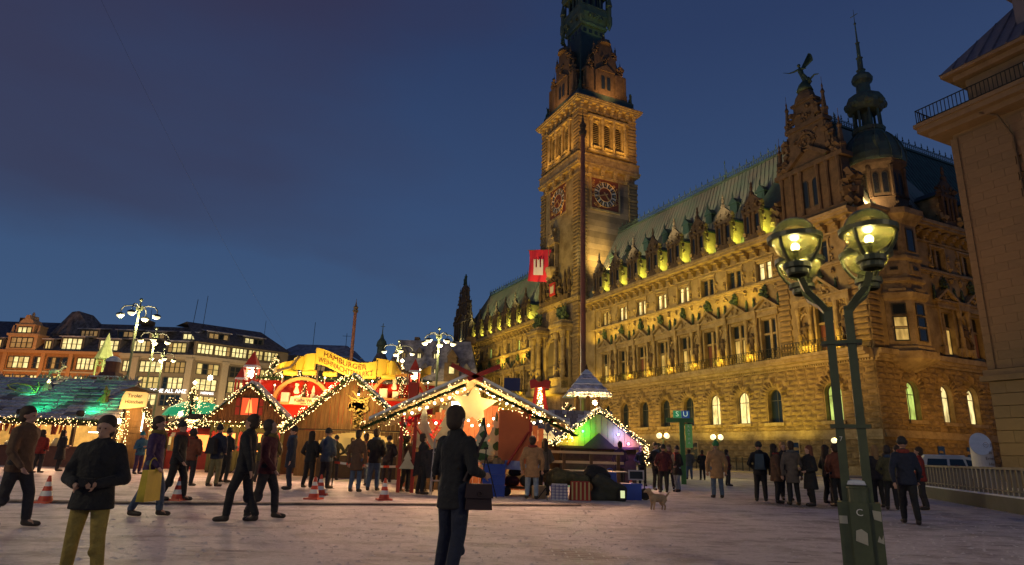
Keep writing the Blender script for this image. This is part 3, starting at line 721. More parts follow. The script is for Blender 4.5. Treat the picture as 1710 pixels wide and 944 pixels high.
q = MB(); q.lathe([(3.15, 32.2), (3.2, 32.5), (3.15, 33.2), (2.95, 34.2), (2.5, 35.2), (1.9, 35.9), (1.5, 36.2), (1.5, 36.6)], 16, TC)
for k in range(16):
    a = pi*k/8; q.tube([(TC[0]+r*cos(a), TC[1]+r*sin(a), z) for r, z in ((3.2, 32.3), (3.23, 33.2), (2.98, 34.25), (2.52, 35.25), (1.9, 35.95))], .06, 4)
for k in range(4):
    a = k*pi/2+pi/4; q.lathe([(.4, 33.2), (.4, 34.4), (.3, 34.9), (.05, 35.3), (.03, 36.2)], 6, (TC[0]+2.7*cos(a), TC[1]+2.7*sin(a), 0))
q.build('dome', COPPER2, town, smooth=False)
q = MB(); q.lathe([(1.6, 36.5), (1.7, 36.9), (1.3, 37.0), (.55, 37.1), (.55, 39.0), (1.5, 39.1), (1.7, 39.3), (1.95, 39.7), (2.0, 40.3), (1.75, 40.9), (1.1, 41.3), (.75, 41.5), (.7, 42.6), (.85, 42.8), (1.05, 43.0), (1.1, 43.4), (.9, 43.8), (.45, 44.0), (.4, 44.4), (.5, 44.5), (.3, 44.6), (.28, 46.0), (.38, 46.1), (.2, 46.2), (.18, 48.0), (.26, 48.1), (.1, 48.2), (.06, 50.5), (.15, 50.7), (.04, 50.9), (.02, 52.6)], 12, TC)
for k in range(8):
    a = k*pi/4; q.tube([(TC[0]+1.35*cos(a), TC[1]+1.35*sin(a), 37.0), (TC[0]+1.3*cos(a), TC[1]+1.3*sin(a), 39.1)], .14, 6); q.ball((TC[0]+1.75*cos(a), TC[1]+1.75*sin(a), 39.9), .5, n=6, k=4)
q.cbox((TC[0], TC[1], 51.8), (.9, .06, .06)); q.build('lantern_spire', COPPER2, town)
hband(SF, 2, 45, [(-.1, 16.9, 17.15)], 'string_course')
# ------------------------------------------------------------------ tower
TW0, TW1, TT0, TT1 = 49.5, 63.0, -1.5, 10.9
FT = lambda a, d, z: (-a, TT0+d, z)
ST = lambda t, d, z: (-TW0-d, t, z)
tw = MB(FF); tw.box(TW0+.15, TW1-.15, TT0+.15, TT1-.15, 0, 49.2); tw.build('tower_shaft', ASHLAR, town)
q = MB(); q.box(-56.9-.0, -TW0-1.75+.0, TT0-.02, TT0+.15, 27.2, 49.2); q.box(-TW1+1.75, -56.9, TT0-.02, TT0+.15, 27.2, 49.2)
q.build('tower_front_panel', STONE, town)
# corner quoins of the tower, blocks of their own
QB = []
def quoin(sx, tx, z0, z1, h=.66, w=1.75):
    n = round((z1-z0)/h); h = (z1-z0)/n
    for i in range(n):
        e = .07 if i % 2 else 0
        QB.append((sx, tx, z0+i*h+.04, z0+(i+1)*h-.04, w, e))
quoin(TW0, TT0, 11.8, 49.2); quoin(TW0, TT1, 27, 49.2); quoin(TW1, TT0, 27, 49.2); quoin(TW0, TT0, 53.2, 62); quoin(TW0, TT1, 53.2, 62); quoin(TW1, TT0, 53.2, 62)
qm = MB(); qm.box(0, 1, 0, 1, 0, 1)
def qmesh():
    m = MB(); b = .03
    m.add([(0, 0, 0), (1, 0, 0), (1, 1, 0), (0, 1, 0), (-b, -b, .3), (1+b, -b, .3), (1+b, 1+b, .3), (-b, 1+b, .3), (-b, -b, .7), (1+b, -b, .7), (1+b, 1+b, .7), (-b, 1+b, .7), (0, 0, 1), (1, 0, 1), (1, 1, 1), (0, 1, 1)],
          [(12, 13, 14, 15)] + [(r*4+k, r*4+(k+1) % 4, r*4+4+(k+1) % 4, r*4+4+k) for r in range(3) for k in range(4)])
    return m.mesh('quoin_stone', [RUST])
QM = qmesh()
for (sx, tx, z0, z1, w, e) in QB:
    s0 = sx-.07-e if sx == TW0 else sx-w+.12; s1 = sx+w-.12 if sx == TW0 else sx+.07+e
    t0 = tx-.07-e if tx == TT0 else tx-w+.12; t1 = tx+w-.12 if tx == TT0 else tx+.07+e
    obj('quoin_stone', QM, town, (-s1, t0, z0), scale=(s1-s0, t1-t0, z1-z0))
# string at the roof line, portal entablature
q = MB(FF); q.box(TW0-.35, TW1+.35, TT0-.35, TT1, 26.3, 26.7); q.box(TW0-.5, TW1+.5, TT0-.5, TT1, 26.7, 27.05); q.box(TW0-.3, TW1+.3, TT0-.3, TT1, 20.3, 20.6); q.build('tower_string', STONE2, town)
# corbel ring and gallery
q = MB(FF)
q.box(TW0-.2, TW1+.2, TT0-.2, TT1+.2, 49.2, 49.6); q.box(TW0-.5, TW1+.5, TT0-.5, TT1+.5, 50.9, 51.3); q.box(TW0-.62, TW1+.62, TT0-.62, TT1+.62, 51.3, 51.6)
q.box(TW0-.4, TW1+.4, TT0-.4, TT1+.4, 51.6, 53.1); q.box(TW0-.52, TW1+.52, TT0-.52, TT1+.52, 53.1, 53.35); q.box(TW0+.2, TW1-.2, TT0+.2, TT1-.2, 49.2, 51)
q.build('gallery', STONE2, town)
cb = MB(); cb.box(-.42, .42, -.62, 0, 1.2, 1.7); cb.box(-.38, .38, -.5, 0, .7, 1.2); cb.box(-.34, .34, -.35, 0, .2, .7); cb.lathe([(.1, .0), (.3, .25), (.1, .5)], 6, (0, -.3, 0)); cbm = cb.mesh('corbel', [STONE2])
for k in range(4):
    obj('corbel', cbm, town, (-(TW0+2.4+k*2.9), TT0, 49.3)); obj('corbel', cbm, town, (-TW0, TT0+2.2+k*2.65, 49.3), pi/2)
# belfry with louvred arches
bel = MB(FF); bel.box(TW0+.9, TW1-.9, TT0+.9, TT1-.9, 53.3, 62.2); bel.build('belfry_core', DARKST, town)
def belfry(f, c, W_):
    ws = [(c+k*2.45, 1.35, 55.2, 60.2, True) for k in (-1, 0, 1)]
    q = MB(f); wall(q, c-W_/2+1.2, c+W_/2-1.2, 53.3, 62.2, .1, .9, ws); q.build('belfry_wall', STONE2, town)
    q = MB(f)
    for k in (-1.5, -.5, .5, 1.5):
        q.lathe([(.36, 54.4), (.26, 54.8), (.24, 60.0), (.36, 60.4), (.4, 60.9)], 8, (c+k*2.45, -.15, 0)); q.lumps((c+k*2.45, -.3, 60.5), (.5, .3, .5), 4, .15, .25)
    q.box(c-4.4, c+4.4, -.55, .1, 60.9, 61.3); q.box(c-4.4, c+4.4, -.5, .1, 53.9, 54.4)
    for (cc, w, b, t, a) in ws:
        q.lumps((cc, -.1, 60.5), (1.2, .15, .4), 5, .12, .25); q.box(cc-.85, cc+.85, -.45, .1, 54.9, 55.2)
    q.build('belfry_columns', STONE2, town)
    for (cc, w, b, t, a) in ws:
        l = MB(f); l.box(cc-.66, cc+.66, .5, .85, 55.2, 60.2, 1)
        for i in range(12):
            z = 55.35+i*.38; l.add([(cc-.64, .2, z), (cc+.64, .2, z), (cc+.64, .5, z+.26), (cc-.64, .5, z+.26), (cc-.64, .2, z+.07), (cc+.64, .2, z+.07), (cc+.64, .5, z+.33), (cc-.64, .5, z+.33)], [(0, 1, 2, 3), (4, 5, 6, 7), (0, 1, 5, 4)], 0)
        l.build('louvre', [STONE2, M('belfry_dark', (.02, .015, .01), .9)], town)
belfry(FT, (TW0+TW1)/2, TW1-TW0); belfry(ST, (TT0+TT1)/2, TT1-TT0)
q = MB(FF)
q.box(TW0-.2, TW1+.2, TT0-.2, TT1+.2, 61.9, 62.3); q.box(TW0-.8, TW1+.8, TT0-.8, TT1+.8, 63.5, 63.8); q.box(TW0-1.0, TW1+1.0, TT0-1.0, TT1+1.0, 63.8, 64.1); q.box(TW0-1.15, TW1+1.15, TT0-1.15, TT1+1.15, 64.1, 64.35); q.box(TW0, TW1, TT0, TT1, 62.2, 63.6)
q.build('tower_cornice', STONE2, town)
cb = MB(); cb.box(-.3, .3, -.75, 0, 1.1, 1.6); cb.box(-.26, .26, -.55, 0, .6, 1.1); cb.box(-.24, .24, -.4, 0, 0, .6); cbm = cb.mesh('cornice_bracket', [STONE2])
for k in range(8):
    obj('cornice_bracket', cbm, town, (-(TW0+.5+k*1.78), TT0, 61.9)); obj('cornice_bracket', cbm, town, (-TW0, TT0+.4+k*1.66, 61.9), pi/2)
q = MB(FF); q.box(TW0+.1, TW1-.1, TT0+.1, TT1-.1, 64.35, 66.3); q.build('tower_attic', COPPER3, town)
# clock faces
CRED = M('clock_red', (.17, .045, .02), .7, var=.3, vs=2); GOLDM = M('gilding', (.62, .38, .14), .4, metal=.6); CBLK = M('clock_black', (.025, .03, .035), .6); CWH = M('clock_white', (.5, .46, .42), .7)
def clock(f, c, z):
    ck = MB(f); ck.box(c-3.2, c+3.2, -.12, .1, z-3.2, z-2.85); ck.box(c-3.2, c+3.2, -.12, .1, z+2.85, z+3.2); ck.box(c-3.2, c-2.85, -.12, .1, z-2.85, z+2.85); ck.box(c+2.85, c+3.2, -.12, .1, z-2.85, z+2.85)
    base = ck.build('clock_frame', STONE2, town)
    q = MB(f); q.box(c-2.85, c+2.85, -.05, .05, z-2.85, z+2.85, 0)
    for sx in (-1, 1):
        for sz in (-1, 1):                                            # scrollwork in the corners
            for i in range(9):
                a = rnd.uniform(0, pi/2); r = rnd.uniform(2.45, 3.5)
                x, y = r*cos(a), r*sin(a)
                if max(x, y) < 2.6: q.ring((c+sx*x, -.08, z+sz*y), rnd.uniform(.12, .25), .05, 6, 3, 1)
    q.build('clock_panel', [CRED, GOLDM], base)
    q = MB(f); q.lathe([(2.35, 0), (2.35, .08)], 40, (0, 0, 0)); q = MB(f)
    def sector(r0, r1, a0, a1, d0, d1, m):
        k = 4; P = [(c+r0*sin(a0+(a1-a0)*i/k), z+r0*cos(a0+(a1-a0)*i/k)) for i in range(k+1)] + [(c+r1*sin(a1-(a1-a0)*i/k), z+r1*cos(a1-(a1-a0)*i/k)) for i in range(k+1)]
        q.prism(P, d0, d1, m)
    for i in range(12):
        a = pi*i/6; sector(1.3, 2.35, a-.262, a+.262, -.1, -.04, 1)
        sector(1.45, 2.3, a-.17, a+.17, -.13, -.1, 0)
        q.prism([(c+1.6*sin(a)-.0, z+1.6*cos(a)), (c+2.2*sin(a-.07), z+2.2*cos(a-.07)), (c+2.2*sin(a+.07), z+2.2*cos(a+.07))], -.16, -.13, 2)
    for i in range(12): sector(0.0+.02, 1.3, pi*i/6-.262, pi*i/6+.262, -.11, -.04, 3)
    q.ring((c, -.12, z), 1.3, .05, 28, 4, 2); q.ring((c, -.12, z), 2.37, .06, 36, 4, 2)
    q.build('clock_dial', [CBLK, CWH, GOLDM, CRED], base)
    m_ = 1 if f is ST else -1
    def hand(a, L_, w, d):
        h = MB(f); a = a*m_; x, y = sin(a), cos(a)
        h.prism([(c-x*.5-y*w*.6, z-y*.5+x*w*.6), (c-x*.5+y*w*.6, z-y*.5-x*w*.6), (c+x*L_*.6+y*w*.5, z+y*L_*.6-x*w*.5), (c+x*L_*.7+y*w, z+y*L_*.7-x*w), (c+x*L_, z+y*L_), (c+x*L_*.7-y*w, z+y*L_*.7+x*w), (c+x*L_*.6-y*w*.5, z+y*L_*.6+x*w*.5)], d-.05, d)
        h.build('clock_hand', GOLDM, base)
    hand(R(250), 2.15, .16, -.22); hand(R(141), 1.35, .22, -.18)
clock(ST, 4.0, 46.2); clock(FT, 56.6, 46.4)
# niche statue with canopy on the front, crest over the portal
q = MB(FT); q.lathe([(.2, 31.5), (.9, 32.2), (1.3, 33.2), (1.3, 33.6)], 8, (57.4, -.7, 0)); q.box(56.1, 58.7, -.25, 0, 33.6, 39.4); q.box(56.1, 56.4, -.9, 0, 33.6, 38); q.box(58.4, 58.7, -.9, 0, 33.6, 38)
q.prism([(55.9, 38), (58.9, 38), (57.4, 41.5)], -1.1, 0); q.lumps((57.4, -.6, 40), (1.4, .8, 3.2), 22, .2, .5); q.lumps((57.4, -.8, 32.5), (2.4, 1, 1.4), 14, .25, .5); q.build('statue_niche', STONE2, town)
statue(town, (-57.4, TT0-.7, 33.6), 3.6)
q = MB(FT); q.lumps((56.6, -.6, 29.6), (4.6, .6, 3.6), 70, .25, .6); q.lumps((56.6, -.6, 31.6), (2.2, .5, 2.6), 24, .25, .5); q.box(52, 61.5, -.7, 0, 27.05, 27.9)
for a in (51.6, 53.0, 60.4, 61.8): q.lathe([(.3, 27.9), (.22, 28.4), (.4, 29.2), (.2, 30.4), (.3, 31), (.05, 32.4)], 6, (a, -.6, 0))
q.build('portal_crest', DARKST, town)
q = MB(FT); q.prism([(55.6, 28.3), (57.4, 28.3), (57.5, 30.6), (55.5, 30.6)], -1.2, -1.0, 0); q.prism([(55.9, 28.7), (57.1, 28.7), (57.1, 30), (55.9, 30)], -1.25, -1.2, 1); q.build('coat_of_arms', [M('shield_red', (.45, .03, .02), .6), CWH], town)
# portal: paired columns, big arch, balcony piers, bronze eagles on top
for c in (53.2, 61.6):
    q = MB(FT)
    q.box(c-1.9, c+1.9, -2.3, 0, 11.0, 11.9); q.box(c-1.7, c+1.7, -2.1, 0, 11.9, 13.2); q.box(c-1.9, c+1.9, -2.3, 0, 13.2, 13.5)
    for x in (c-1.1, c+1.1):
        q.lathe([(.5, 13.5), (.42, 13.8), (.5, 14.0), (.5, 15.6), (.4, 15.8), (.36, 20.2), (.45, 20.4), (.62, 21.0), (.62, 21.3)], 10, (x, -1.5, 0)); q.box(x-.4, x+.4, -.5, 0, 13.5, 21.3); q.lumps((x, -1.5, 14.8), (1.1, 1.1, 1.4), 12, .12, .3)
    q.box(c-1.8, c+1.8, -2.2, 0, 21.3, 22.0); q.box(c-2.1, c+2.1, -2.5, 0, 22.0, 22.5); q.lumps((c, -2.1, 21.6), (3.4, .2, .4), 10, .12, .25); q.box(c-1.5, c+1.5, -1.9, 0, 22.5, 23.2)
    q.build('portal_columns', STONE2, town)
    statue(town, (-c, TT0-1.2, 13.5), 3.4, False, 0, 1)
    q = MB(FT)
    rg = random.Random(int(c))
    for i in range(46):
        a = rg.uniform(-1.2, 1.2); h = rg.uniform(.8, 2.9); x = c+a*.9+rg.uniform(-.3, .3)
        q.tube([(x*.5+c*.5, -1.2, 23.2), (x, -1.2+rg.uniform(-.5, .5), 23.2+h*.7), (x+a*.5, -1.2+rg.uniform(-.6, .6), 23.2+h)], [.12, .16, .04], 4)
    q.lumps((c, -1.2, 24.3), (1.8, 1.2, 1.9), 22, .25, .6)
    q.build('bronze_eagle', BRONZE, town)
q = MB(FT); zs_ = 18.6
for i in range(12):
    a, b = pi*i/12, pi*(i+1)/12
    q.prism([(57.4-2.3*cos(a), zs_+2.3*sin(a)), (57.4-2.3*cos(b), zs_+2.3*sin(b)), (57.4-2.75*cos(b), zs_+2.75*sin(b)), (57.4-2.75*cos(a), zs_+2.75*sin(a))], -.45, 0)
q.box(54.7, 55.1, -.45, 0, 12, zs_); q.box(59.7, 60.1, -.45, 0, 12, zs_); q.lumps((57.4, -.5, 21.9), (1, .4, 1.2), 8, .25, .5); q.box(55.1, 59.7, -.5, 0, 12.0, 13.0)
q.build('portal_arch', STONE2, town)
q = MB(FT); P = arch_pts(57.4, 4.6, zs_); q.prism(([(55.1, 12)]+P+[(59.7, 12)])[::-1], -.03, .0); q.build('portal_shade_sheet', M('portal_shadow', (.12, .09, .06), .9), town)  # flat dark sheet filling the arch, shade of a recess put into its colour
q = MB(FT); q.box(49.4, 64, -2.2, 0, 10.9, 11.6); q.build('balcony_slab', STONE2, town); railing(FT, 55.1, 59.7, -2.1, 11.6, 12.8, town); railing(FT, 49.5, 51.3, -2.1, 11.6, 12.8, town)
# link walls beside the tower
for a0 in (46.6, 63.2):
    q = MB(FF); q.box(a0, a0+2.8, -.25, 0, 11.8, 24.2); q.build('link_wall', STONE, town)
# stage of steep copper roof, stepped gables and lantern
q = MB(FF); a = 1.0
b0 = (TW0+a, TW1-a, TT0+a, TT1-a); b1 = (53.0, 59.6, 1.2, 7.6)
q.add([(b0[0], b0[2], 66.2), (b0[1], b0[2], 66.2), (b0[1], b0[3], 66.2), (b0[0], b0[3], 66.2), (b1[0], b1[2], 81.3), (b1[1], b1[2], 81.3), (b1[1], b1[3], 81.3), (b1[0], b1[3], 81.3)], [(0, 1, 5, 4), (1, 2, 6, 5), (2, 3, 7, 6), (3, 0, 4, 7), (4, 5, 6, 7)])
for (x, y), (x1, y1) in zip([(b0[0], b0[2]), (b0[1], b0[2]), (b0[1], b0[3]), (b0[0], b0[3])], [(b1[0], b1[2]), (b1[1], b1[2]), (b1[1], b1[3]), (b1[0], b1[3])]): q.tube([(x, y, 66.2), (x1, y1, 81.4)], .22, 6)
q.build('tower_roof', COPPER3, town)
def tgable(f, c, hw):
    q = MB(f)
    lv = [(66.2, 67.0, hw), (67.0, 71.2, hw*.86), (71.2, 71.6, hw*.92), (71.6, 75.0, hw*.5), (75.0, 75.3, hw*.56), (75.3, 77.6, hw*.3)]
    for z0, z1, w in lv: q.box(c-w, c+w, -.2 if w < hw*.7 else -.35, 1.5 + (z0-66)*.22, z0, z1)
    for k in (-.86, -.45, .45, .86): q.box(c+k*hw-.25, c+k*hw+.25, -.6, 0, 66.9, 71.3)
    for k in (-1, 1):
        for x, z, h in ((.95, 67, 3.8), (.72, 71.6, 3.6), (.5, 75.3, 3.0)): pinnacle(q, c+k*hw*x, .0, z, h, .32)
        q.lumps((c+k*hw*.68, -.1, 72.4), (1.2, .6, 2), 16, .25, .5); q.lumps((c+k*hw*.42, -.1, 76), (.9, .5, 1.6), 10, .22, .45)
    q.prism([(c-hw*.4, 71.6), (c+hw*.4, 71.6), (c, 73.0)], -.6, -.2); q.lathe([(hw*.3, 77.6), (hw*.26, 78.3), (.2, 78.9), (.35, 79.3), (.05, 80.0)], 8, (c, .3, 0)); q.lumps((c, -.3, 74), (1.6, .2, 1.6), 10, .2, .4)
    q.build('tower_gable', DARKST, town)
    for e in (-.62, .62): window(town, f, c+e, .85, 67.7, 70.6, -.42, DGLASS, True, 0, (), .07, name='gable_window')
tgable(lambda a, d, z: FT(a, d+.7, z), 56.25, 5.1); tgable(lambda t, d, z: ST(t, d+.7, z), 4.7, 4.9)
q = MB(FF); cx_, cy_ = 56.3, 4.4
def sq(r0, r1, z0, z1):
    r0 *= .82; r1 *= .82
    q.box(cx_-r0, cx_+r0, cy_-r0, cy_+r0, z0, z1, 0, r0-r1, r0-r1)
sq(3.5, 3.5, 81.3, 81.6); sq(3.3, 3.3, 81.6, 83.6); sq(3.7, 3.9, 83.6, 84.1); sq(3.6, 3.6, 84.1, 84.8); sq(3.6, 4.2, 84.8, 86.2); sq(4.3, 4.3, 86.2, 86.6); sq(4.1, 4.1, 86.6, 87.9); sq(4.2, 4.2, 87.9, 88.1); sq(2.9, 2.9, 88.1, 93)
for k in range(5):
    for sgn in (-1, 1):
        x = -3.0+k*1.5
        for (px, py) in ((cx_+x, cy_+sgn*3.0), (cx_+sgn*3.0, cy_+x)): q.lathe([(.22, 88.1), (.17, 88.5), (.17, 91.2), (.26, 91.6)], 6, (px, py, 0))
        q.lumps((cx_+x, cy_+sgn*3.35, 85.6), (.6, .3, .8), 2, .25, .5); q.lumps((cx_+sgn*3.35, cy_+x, 85.6), (.3, .6, .8), 2, .25, .5)
sq(4.2, 4.4, 91.6, 92.4); sq(4.5, 4.0, 92.4, 96); sq(2.6, 1.5, 96, 103); sq(1.4, .1, 103, 112)
for sx, sy in ((-1, -1), (-1, 1), (1, -1)): q.lathe([(.1, 83.6), (.6, 84.9), (.6, 86.6), (.45, 86.8), (.45, 89), (.65, 89.2), (.4, 90.5), (.1, 92)], 8, (cx_+sx*3.4, cy_+sy*3.4, 0))
q.build('tower_lantern', COPPER2, town)
dk = MB(FF)
for k in range(4):
    x = -1.95+k*1.3; dk.box(cx_+x-.35, cx_+x+.35, cy_-2.76, cy_-2.70, 82.2, 83.0); dk.box(cx_-2.76, cx_-2.70, cy_+x-.35, cy_+x+.35, 82.2, 83.0); dk.box(cx_-2.45, cx_-2.37, cy_+x-.45, cy_+x+.45, 88.6, 91.2); dk.box(cx_+x-.45, cx_+x+.45, cy_-2.45, cy_-2.37, 88.6, 91.2)
dk.build('lantern_opening', DGLASS, town)
for x, y, k in ((-TW0-.6, TT0+.7, 0), (-TW0-.6, TT1-.4, 1), (-TW1+.7, TT0+.7, 2)): statue(town, (x, y, 66.3), 2.3, True, -.6, k)
statue(town, (-56.3, TT0+.6, 79.6), 2.6, True)

# ------------------------------------------------------------------ emit the stones: the nearest ones are parts, the rest one joined part
def wpos(P): return HC + Matrix.Rotation(math.atan2(-.9022, .4313), 3, 'Z') @ Vector(P)
STONES.sort(key=lambda st: (wpos(st[0]) - Vector((0, 0, 1.25))).length / math.sqrt(max(.05, st[1]*st[2])))
def st_matrix(st):
    P, w, h, rel, rot, a = st
    if a == 0 and True: L_ = Matrix.Identity(4)
    else: L_ = Matrix.Rotation((a if rot == 0 else -a), 4, 'Y')
    if rot == 0: L_ = Matrix.Rotation(a - pi if False else (a), 4, 'Y') if a else L_
    Rz_ = Matrix.Rotation(rot, 4, 'Z')
    return Matrix.Translation(P) @ Rz_ @ L_ @ Matrix.Diagonal((w, rel, h, 1))
for i, st in enumerate(STONES[:290]):
    o = obj('stone', SUM[i % 5], town); o.matrix_local = st_matrix(st)
rest = MB()
for i, st in enumerate(STONES[290:]):
    Q = st_matrix(st); u_ = SU_[i % 5]; rest.add([tuple(Q @ Vector(p)) for p in u_.v], u_.F)
rest.build('stone_courses', RUST, town, kind='stuff')
PM = MB(); PM.add([(-.5, 0, -.5), (.5, 0, -.5), (.5, 0, .5), (-.5, 0, .5), (-.5, -.7, -.5), (.5, -.7, -.5), (.5, -.7, .5), (-.5, -.7, .5), (-.42, -1, -.25), (.42, -1, -.25), (.42, -1, .25), (-.42, -1, .25)],
     [(0, 1, 5, 4), (1, 2, 6, 5), (2, 3, 7, 6), (3, 0, 4, 7), (4, 5, 9, 8), (5, 6, 10, 9), (6, 7, 11, 10), (7, 4, 8, 11), (8, 9, 10, 11)])
pm = PM.mesh('pier_stone', [RUST])
for st in PIERS: o = obj('pier_stone', pm, town); o.matrix_local = st_matrix(st)

# ------------------------------------------------------------------ floodlights of the town hall
def up(s, t, z, p, c=GOLD, size=.25): lamp('POINT', 'facade_lamp', TH(s, t, z), p, c, size)
for k, s in enumerate(BS):
    up(s+2.3, -1.3, 12.4, 230)
    lamp('SPOT', 'dormer_lamp', TH(s-2.3, -1.15, 26.15), 620, (.80, .88, .12), .12, TH(s-.9, .2, 28.6), 95, .7)
    lamp('SPOT', 'cornice_lamp', TH(s+2.3, -2.1, 17.9), 900, GOLD, .2, TH(s+2.3, -.1, 25), 130, .8)
for k, s in enumerate(LB):
    up(s+2.3, -1.3, 12.4, 260)
    lamp('SPOT', 'dormer_lamp', TH(s-2.3, -1.15, 26.15), 700, (.80, .88, .12), .12, TH(s-.9, .2, 28.6), 95, .7)
    if k % 2 == 0: lamp('SPOT', 'cornice_lamp', TH(s+2.3, -2.4, 17.9), 2300, GOLD, .2, TH(s+2.3, -.1, 25), 140, .8)
up(2.6, -1.5, 12.5, 200); up(6.0, -1.5, 12.5, 200)
lamp('SPOT', 'turret_lamp', TH(-.2, 2.2, 26.9), 1100, WARM, .1, TH(1.2, 6, 29.5), 110)
lamp('SPOT', 'roof_lamp', TH(107, -1, 26.5), 2600, (.9, .8, .3), .3, TH(101, 3, 32), 100)
for k in range(4): lamp('SPOT', 'roof_lamp', TH(15+k*10, -9, 28), 8000, (.92, .85, .50), .3, TH(17+k*10, 4.5, 37), 50, .9)
for k in range(3): lamp('SPOT', 'roof_lamp', TH(72+k*12, -9, 28), 9000, (.85, .85, .36), .3, TH(74+k*12, 4.5, 37), 50, .9)
# tower
lamp('SPOT', 'tower_lamp', TH(45.6, 2.2, 31), 4200, (1, .70, .18), .3, TH(49.5, 4.5, 35), 130, .8)
lamp('SPOT', 'tower_lamp', TH(22, -9, 29), 42000, AMBER, .4, TH(49.5, 4.5, 57), 26, .7)
lamp('SPOT', 'tower_lamp', TH(40, -16, 24), 19000, AMBER, .4, TH(56, -1.5, 57), 34, .7)
lamp('SPOT', 'tower_lamp', TH(56, -17, 12), 17000, GOLD, .4, TH(57, -1.5, 38), 60, .8)
for k in range(3):
    lamp('SPOT', 'gallery_lamp', TH(47.2, 1.2+k*3.2, 53.0), 1150, (1, .54, .10), .2, TH(49.8, 1.2+k*3.2, 62), 100, .9)
    lamp('SPOT', 'gallery_lamp', TH(52.5+k*3.8, -3.8, 53.0), 1150, (1, .54, .10), .2, TH(52.5+k*3.8, -1.2, 62), 100, .9)
lamp('SPOT', 'gable_lamp', TH(46.6, 4.6, 64.0), 2600, (1, .50, .15), .2, TH(51, 4.6, 72), 100, .9)
lamp('SPOT', 'gable_lamp', TH(56.3, -4.6, 64.0), 1800, (1, .50, .15), .2, TH(56.3, 0, 72), 100, .9)
lamp('SPOT', 'lantern_lamp', TH(49.6, 4.4, 79.5), 350, (.8, .85, .2), .2, TH(52.5, 4.4, 87), 110, .9)
lamp('SPOT', 'portal_lamp', TH(57.3, -8, 6), 15000, GOLD, .3, TH(57.3, -2, 22), 80, .8)
# lamps that rake up the ground floor
for k in range(9): lamp('SPOT', 'street_flood', TH(8+k*4.6, -3.4, 3.4), 760 if k < 4 else 620, (1, .72, .08) if k < 5 else (1, .62, .10), .15, TH(8+k*4.6, 0, 8.0), 130, .9)
for s, p, c in ((75, 6000, GOLD), (92, 6000, GOLD)): lamp('SPOT', 'street_flood', TH(s, -8, 3.0), p, c, .3, TH(s, 0, 9), 130, .9)
lamp('SPOT', 'corner_flood', TH(6, -16, 5), 7500, (1, .55, .10), .4, TH(3, 0, 16), 80, .9)
lamp('SPOT', 'corner_flood', TH(4, -22, 12), 5500, (1, .48, .18), .4, TH(3, 0, 33), 50, .9)
lamp('SPOT', 'corner_flood', TH(-13, 4, 4), 3600, (1, .52, .12), .4, TH(0, 9, 12), 110, .9)
for s_, p_ in ((14, 6500), (28, 6500), (42, 6000), (78, 9500), (98, 9500)): lamp('SPOT', 'facade_fill_spot', TH(s_, -26, 9), p_, (1, .66, .12), .5, TH(s_, 0, 17), 75, .9)  # unseen soft spots added over the square to even out the facade light
# ------------------------------------------------------------------ limestone building on the right
lime = thing('limestone_building', 'tall plain limestone building with roof terrace railing at the right edge', 'building', TH(-15.2, -10, 0)[:], math.atan2(-.9022, .4313))
# local: x right along its front, y back, z up
LIME = M('limestone', (.195, .125, .072), .85, var=.25, vs=.8, bump=.3, bs=5)
q = MB(); q.box(.1, 34, .2, 25, 0, 24.4); q.build('wall', LIME, lime)
lw = [(5.4, 1.8, 12.5, 15.5, False), (5.4, 1.8, 18.2, 21.6, False)]
rg = random.Random(3); nsl = 0
sl = MB(); sl.add([(0, 0, 0), (1, 0, 0), (1, 0, 1), (0, 0, 1), (0.004, -1, .008), (.996, -1, .008), (.996, -1, .992), (.004, -1, .992)], [(4, 5, 6, 7), (0, 1, 5, 4), (1, 2, 6, 5), (2, 3, 7, 6), (3, 0, 4, 7)])
slm = sl.mesh('slab', [LIME]); rst = MB()
sl2 = M('limestone_dark', (.185, .12, .07), .85, var=.3, vs=1)
slm2 = sl.mesh('slab', [sl2])
def slabs(z0, z1, h, ln, rel, xm, skip):
    global nsl
    n = round((z1-z0)/h); h = (z1-z0)/n
    for i in range(n):
        z = z0+i*h; x = .0; off = (i % 2)*ln*.5
        cuts = [0]+[off+ln*k for k in range(1 if off == 0 else 0, 40) if off+ln*k < xm-.2]+[xm]
        cuts = sorted(set([c for c in cuts if c >= 0]))
        for a, b in zip(cuts, cuts[1:]):
            if b-a < .05: continue
            if any(c-w/2-.3 < (a+b)/2 < c+w/2+.3 and zb-.3 < z+h/2 < zt+.3 for c, w, zb, zt, _ in skip): continue
            P = (a+.002, .2, z+.002); S_ = (b-a-.004, .2+rel+rg.uniform(0, .002), h-(.004 if z > 7 else .03))
            if b < 6.8 and nsl < 296: obj('slab', slm if rg.random() < .7 else slm2, lime, P, scale=S_); nsl += 1
            else: rst.add([(P[0]+vx*S_[0], P[1]+vy*S_[1], P[2]+vz*S_[2]) for vx, vy, vz in sl.v], sl.F)
slabs(7.4, 24.0, .58, 1.5, 0, 14, lw)
slabs(.4, 6.6, .78, 1.9, .1, 14, [])
rst.build('slab_courses', LIME, lime, kind='stuff')
q = MB(); q.box(-.35, 34, -.45, .2, 6.62, 6.95); q.box(-.2, 34, -.25, .2, 6.95, 7.35); q.build('belt_course', LIME, lime); q = MB(); q.box(-.9, 34, -.9, .2, 24.4, 24.8); q.box(-1.4, 34, -1.4, 25, 24.8, 25.2); q.box(-1.55, 34, -1.55, 25, 25.2, 25.5); q.build('cornice', LIME, lime)
